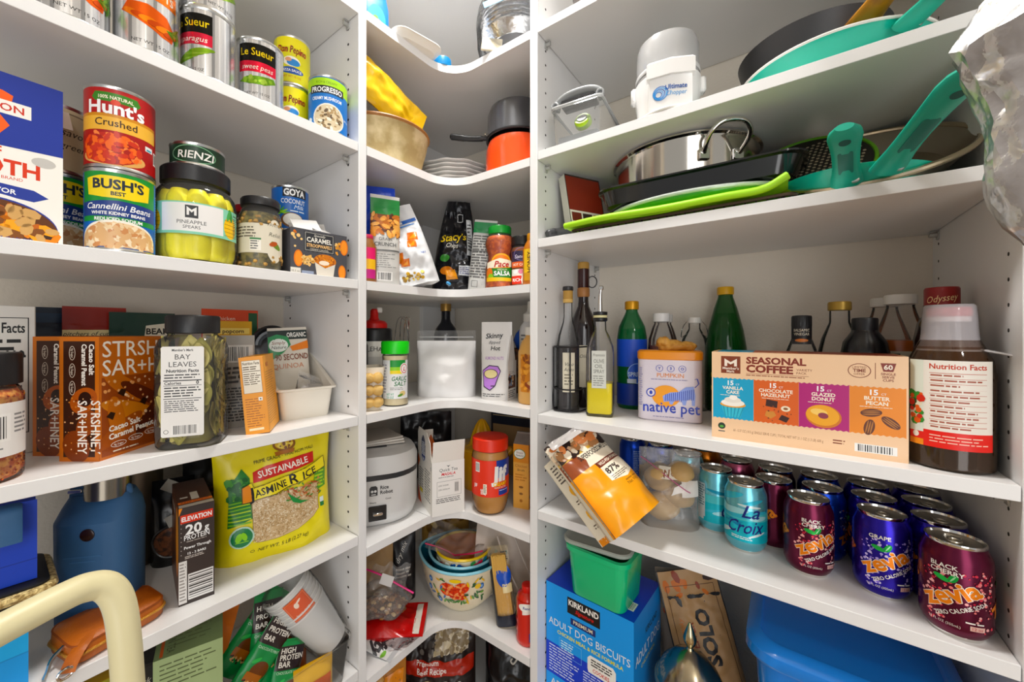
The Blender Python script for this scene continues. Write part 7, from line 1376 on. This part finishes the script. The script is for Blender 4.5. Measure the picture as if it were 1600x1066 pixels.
soda('maroon soda can turned sideways behind the front turquoise can', -.0215, .902, 'bc', 75); soda('brown soda can at the back behind the sideways maroon can', -.0205, .972, 'br'); soda('pink soda can at the back behind the turquoise cans', -.0880, .990, 'pk')
soda('turquoise can with dark blue script facing front', -.0620, .8560, 'lc', -4); soda('turquoise can showing its nutrition panel', -.1155, .9015, 'lc', 62); soda('turquoise can half hidden behind the zip bag of rolls', -.180, .975, 'lc', 40); soda('copper coloured can at the back between turquoise cans', -.1560, 1.045, 'cu')
for k, (x, y) in enumerate(((-.250, 1.02), (-.32, 1.03))): soda('dark blue can %s of the dog food bag' % ('at the back right', 'at the far back')[k], x, y, 'bl', 20)
# dog food bag leaning out over the edge
A = Art(); A.rect(-.062, .0, .062, .118, '#e8a21f'); A.rect(-.062, .118, .062, .150, '#8a4a30'); A.poly([(-.02, .118), (.062, .118), (.062, .150), (-.02, .150), (-.010, .134)], '#efe6d4'); A.text('SUPERFOOD', .004, .136, .0105, '#2a2420', maxw=.054, b=.02, al='c'); A.text('COMPLETE', .044, .136, .0105, '#2a2420', maxw=.03, b=.02); A.rect(-.006, .106, .062, .118, '#6a2c1c'); A.text('WILD-FISH FORMULA', .030, .109, .0062, '#f2e8d8', maxw=.060, b=.02)
A.poly([(-.004, .106), (.062, .106), (.062, .078), (.03, .068), (-.004, .076)], '#efe6d4'); A.text('87%', .016, .088, .012, '#3a2420', b=.03); A.lines(.002, .074, .04, .084, 3, '#6a5a4a', 3); A.text('Nat Wt 7', .034, .054, .006, '#7a4a14', maxw=.036); A.lines(.018, .06, .05, .066, 1, '#a8701c'); A.rect(-.062, .150, .062, .156, '#d9b05a'); A.rect(-.062, .156, .062, .19, '#c9a88a'); A.dots(-.06, .152, .06, .192, ['#e8d2b4', '#a87a54', '#d98a5a', '#5a2a20', '#f0e4d0', '#2a1a18'], 70, .004, .010, 6, 1.4)
t, S_ = bag('dog_food_bag', 'yellow and white dog food bag slumped over the shelf edge', 'bag', (-.228, .742, H + R4 + .040), 0,     .128, .188, .085, mat('#dcd2be', .3, bump=.2, bscale=40), A, printmat(.28), seed=101, wr=.009, rot=(-3, -46, 58), nu=36, nv=40, bot=1., topz=.92, pin=.2, bulge=.3, sc=18)
t.rotation_mode = 'ZYX'
B = Art(); B.rect(-.030, 0, .030, .17, '#ded6c4'); B.ell(0, .105, .017, .014, '#e0a82c'); B.ell(0, .055, .017, .015, '#e0a82c'); B.ring(0, .055, .012, .010, .001, '#7a4a14'); B.text('GRAIN FREE', 0, .103, .005, '#5a3a14', maxw=.03); B.lines(-.02, .078, .02, .088, 2, '#5a4a3a', 2); B.lines(-.02, .028, .02, .038, 2, '#5a4a3a', 3); B.lines(-.024, .125, .024, .165, 6, '#5a5048', 4); B.rect(-.03, 0, .03, .012, '#d98a1f')
sg = lambda x, z: Vector((-.0645 + .010 * math.cos(x * 50) - .004, -x, z))
obj('side_panel', grid(lambda u, v: tuple(sg((u - .5) * .064, v * .175) - Vector((.0006, 0, 0))), 10, 14), mat('#dcd2be', .35, bump=.1), t, smooth=70)
printed(t, [(B, sg)], printmat(.35), name='side_label', L=.01, off=.0012)
obj('folded_top', grid(lambda u, v: ((u - .5) * .116 - .006 * v, -.010 - .022 * v + .010 * noise.noise(Vector((u * 6, v * 4, 2))), .198 + .012 * v - .03 * v * v), 20, 8), mat('#cfc9c6', .3, bump=.3, var=.2), t, smooth=70)
p = (-.196, .868, H + R4); t = thing('bread_bag', 'clear zip bag with bread rolls and a cream label', 'bag', p, 18)
for k, (x, z, r_) in enumerate(((-.012, .034, .034), (.018, .060, .030), (-.018, .090, .030), (.022, .106, .026))): obj('bread_roll', blob(r_, .030, r_ * .85, .1, 1.5, k, 3).at(x, 0, z), mat('#c9a878', .6, bump=.3, bscale=120, var=.25, vscale=30), t)
S_ = bagsurf(.115, .152, .082, 105, .007, bot=.9, pin=.1); g = grid(lambda u, v: S_((u - .5) * .115, v * .152, -1), 26, 30); g.add(grid(lambda u, v: S_((.5 - u) * .115, v * .152, 1), 26, 30)); obj('film', g, PLASTIC, t, smooth=75)
A = Art(); A.rect(-.02, .098, .03, .118, '#e4ddcf'); A.text('Wolf', .002, .102, .012, '#8a5a3c', maxw=.04, b=.02, rot=10); A.rect(.02, .07, .05, .098, '#d8d2cc'); A.poly([(.0, .072), (.024, .080), (.03, .098), (.006, .086)], '#e2ddd8'); printed(t, [(A, lambda x, z: S_(x, z, -1))], L=.006, off=.001)
obj('seal', tube([S_(-.055 + .006 * k, .132 - .0035 * k) + Vector((0, -.002, 0)) for k in range(16)], .0011, 6), mat('#b86a8a', .4, var=.1), t)

# --- bottom shelf
BL = -.885; w, d, h = .200, .158, .318; p = (-.3325, .8565, H + BL); A = Art(); A.rect(-.1, 0, .1, h, '#2a98e6'); A.rect(-.1, .0, .1, .185, '#1c3fc0'); A.rect(-.1, .0, .1, .115, '#2a98e6')
A.rect(-.046, .270, .030, .305, '#171618'); A.text('KIRKLAND', -.008, .288, .012, '#f4f0ea', maxw=.070, b=.03); A.text('Signature', -.006, .276, .008, '#c8302a', maxw=.06, sh=.3, b=.02); A.rect(-.038, .248, .020, .262, '#1c2c6a'); A.text('PREMIUM', -.009, .2515, .0078, '#f0e6c8', maxw=.05, b=.01); A.text('ADULT DOG BISCUITS', 0, .226, .0155, '#f4f4f0', maxw=.186, b=.0); A.text('CHICKEN MEAL & RICE FORMULA', .004, .212, .0075, '#e8e04a', maxw=.150, b=.02)
A.poly([(.004, .168), (.060, .168), (.064, .175), (.064, .198), (.058, .205), (.008, .205), (.002, .198), (.002, .175)], '#f2f0ea'); A.lines(.01, .184, .056, .2, 3, '#222222', 3, .5, .1); A.text('COOKIES', .032, .173, .0072, '#c8302a', maxw=.036, b=.02); A.frame(-.066, .172, -.012, .206, .0006, '#8fd0f4'); A.lines(-.062, .176, -.03, .203, 5, '#cfe8f8', 4); A.lines(-.092, .120, -.018, .182, 10, '#cfd8f4', 5, .4); A.lines(-.008, .120, .06, .166, 8, '#cfd8f4', 6, .4); A.text('ADULT DOG', -.03, .092, .014, '#f4f4f0', maxw=.12)
B = Art(); B.rect(-.079, 0, .079, h, '#2686d0'); B.text('ADULT DOG', .0, .222, .020, '#f4f4f0', maxw=.14); B.text('KIRKLAND', .02, .26, .012, '#1c1c1e', maxw=.07, b=.02); B.text('CHICKEN MEAL', .0, .204, .008, '#e8e04a', maxw=.10)
C_ = Art(); C_.rect(-.1, -.079, .1, .079, '#1c3fc0'); C_.bars(.052, -.05, .088, -.022, 4); C_.text('KIRKLAND', .062, .03, .010, '#f0f0f0', rot=90, maxw=.07, b=.02)
carton('dog_biscuit_box', 'blue dog biscuit box on the bottom right shelf', 'box', p, -3.5, w, d, h, mat('#2380cc', .4, var=.04), dict(f=A, r=B, t=C_), rough=.35)
p = (-.3145, .826, H + BL + h + .0005); t = thing('green_container', 'mint green food container on the dog biscuit box', 'container', p, -3); GRN = mat('#2fbf84', .25, coat=.3, var=.04)
obj('tub', loft([rrect(.112, .098, .016, 5, 0), rrect(.118, .104, .018, 5, .004), rrect(.130, .118, .022, 5, .094), rrect(.142, .130, .026, 5, .098), rrect(.143, .131, .026, 5, .108), rrect(.128, .116, .02, 5, .109), rrect(.112, .098, .016, 5, .006)]), GRN, t, smooth=45)
p = (-.3255, .838, H + BL + h + .1100); t = thing('container_lid', 'frosted grey lid resting loosely on the green container', 'lid', p, 0, rot=(0, 0, 4))
obj('lid', loft([rrect(.145, .130, .026, 5, 0), rrect(.146, .131, .026, 5, .006), rrect(.140, .125, .024, 5, .008), rrect(.132, .117, .022, 5, .005)]), mat('#b9bcb2', .35, var=.05), t, smooth=45)
p = (-.149, .826, H + BL); t = thing('silver_urn', 'silver urn with domed lid and pointed finial', 'urn', p, 0); SIL = mat('#a89f8c', .2, 1., .03, 40)
obj('bowl', lathe([(0, 0), (.04, 0), (.042, .006), (.02, .03), (.025, .06), (.055, .12), (.060, .17), (.058, .205)], 44), SIL, t); obj('beaded_band', lathe([(.058, .203), (.0625, .206), (.0625, .214), (.058, .217)], 44), mat('#b8ae98', .3, 1., .9, 500), t)
obj('lid', lathe([(.060, .216), (.058, .222), (.048, .242), (.030, .262), (.014, .272), (.007, .276)], 44), SIL, t); obj('finial', lathe([(.007, .275), (.005, .280), (.011, .290), (.012, .298), (.006, .316), (.002, .326), (0, .328)], 20), mat('#c4b898', .18, 1.), t)
A = Art(); A.rect(-.06, .0, .06, .36, '#b08a62')
A.text('Ultra', -.01, .250, .034, '#1c1614', maxw=.09, b=.03, sh=.2, rot=78); A.it.pop()
A.text('SOLO', .022, .235, .026, '#1a1614', maxw=.11, b=.045, rot=90); A.text('PEPPER', -.012, .235, .012, '#8a3a1c', maxw=.09, b=.03, rot=90); A.text('hot & smoky', -.032, .235, .009, '#c9702c', maxw=.07, sh=.3, rot=90); A.dots(-.05, .305, .05, .35, ['#8a3a1c', '#c9702c', '#3a2016'], 10, .003, .008, 4, 2); A.text('Zum', -.024, .125, .012, '#2a1e18', sh=.3, rot=80); A.frame(-.05, .03, .05, .33, .001, '#5a3a24')
bag('kraft_snack_bag', 'kraft brown bag with bold black lettering leaning back', 'bag', (-.080, .905, H + BL + .016), 0, .125, .360, .04, mat('#1c1917', .4, bump=.2), A, printmat(.5), seed=111, wr=.006, rot=(-14, -11, 30), bot=.4, nu=24, nv=36)
bag('clear_snack_bag', 'clear bag with orange contents between dog biscuits and urn', 'bag', (-.172, .950, H + BL), 0, .09, .345, .06, film('#e8d8c8', .3, .1, .5, 40., .25), Art().dots(-.03, .2, .03, .29, ['#c9602c', '#8a3a1c', '#e0a05a'], 24, .005, .012, 3), seed=112, wr=.01, rot=(-4, -4, 20))
p = (.0735, .903, H + BL); t = thing('blue_tote', 'large blue plastic tote with latching lid on the bottom right', 'storage tote', p, 0); TOT = mat('#1c7fd6', .22, coat=.3, var=.06, vscale=12)
obj('tub', loft([rrect(.20, .22, .03, 5, 0), rrect(.235, .255, .035, 5, .345), rrect(.235, .255, .035, 5, .35)]), TOT, t)
obj('lid', loft([rrect(.258, .278, .045, 7, .348), rrect(.264, .284, .048, 7, .353), rrect(.262, .282, .048, 7, .368), rrect(.240, .260, .042, 7, .378), rrect(.222, .242, .036, 7, .379), rrect(.216, .236, .034, 7, .373)]), TOT, t, smooth=35)
obj('latch', box(.070, .014, .034, .004, 2).rot('X', -24).at(.01, -.146, .338), TOT, t); obj('latch_groove', box(.058, .003, .004, .001).at(.01, -.1525, .362), mat('#4fb0e0', .2, var=.05), t)
# --- hanging bag in front of the right end
p = (.2075, .540, H + .463); t = thing('hanging_foil_bag', 'crumpled silvery plastic bag hanging at the upper right', 'bag', p, 18)
WV = ((0, .018), (.2, .05), (.38, .072), (.50, .096), (.56, .088), (.64, .080), (.78, .078), (.88, .066), (.95, .044), (1, .004))
def HB(i, j, nu, nv):
    v = j / nv; a = 2 * math.pi * ((i % nu) + .5 * (j % 2)) / nu; wv = WV[-1][1]
    for (v0, w0), (v1, w1) in zip(WV, WV[1:]):
        if v0 <= v <= v1: wv = w0 + (w1 - w0) * (v - v0) / (v1 - v0); break
    q = Vector((math.cos(a) * 2.2, math.sin(a) * 2.2, v * 5)); rd = random.Random(i % nu * 131 + j * 7)
    k = 1 + .08 * noise.noise(q) + .10 * (abs(noise.noise(Vector((math.cos(a) * 4, math.sin(a) * 4, v * 4 + 2 * math.cos(a))))) - .3) + rd.uniform(-.022, .022)
    return (wv * k * math.cos(a), .55 * wv * k * math.sin(a), -.02 - .40 * v + rd.uniform(-.003, .003) * (0 < j < nv))
nu, nv = 44, 36
g = Geo([HB(i, j, nu, nv) for j in range(nv + 1) for i in range(nu)])
for j in range(nv):
    for i in range(nu):
        a, b, c, d = j * nu + i, j * nu + (i + 1) % nu, (j + 1) * nu + (i + 1) % nu, (j + 1) * nu + i
        g.f += [(a, b, d), (b, c, d)] if j % 2 == 0 else [(a, c, d), (a, b, c)]
bm = bmesh.new(); vs = [bm.verts.new(q) for q in g.v]; [bm.faces.new([vs[k] for k in q]) for q in g.f]
bmesh.ops.subdivide_edges(bm, edges=list(bm.edges), cuts=1, use_grid_fill=True, smooth=.3)
obj('foil', frombm(bm), film('#aaa5a4', .8, .3, .75, 30., .42), t, smooth=30)
obj('contents', blob(.050, .026, .05, .2, 2, 5, 3).at(.01, 0, -.345), mat('#8f7760', .6, bump=.4, var=.4, vscale=20), t)
obj('tied_neck', tube(smoothpath([(0, 0, -.03), (.004, 0, 0), (-.002, 0, .03), (0, 0, .055)], 5), [.018] * 5 + [.012] * 6 + [.008] * 5, 12), mat('#a8a3a2', .26, .55, .35, 70, var=.2, vscale=14), t)
obj('cord', tube([(0, 0, .05), (0, 0, .62)], .0025, 8), mat('#d8d4cc', .7, var=.1), t)
obj('ceiling_hook', tube(smoothpath([(0, 0, .85), (0, 0, .66), (.012, 0, .635), (0, 0, .615), (-.008, 0, .63)], 6), .003, 8), CHROME, t)
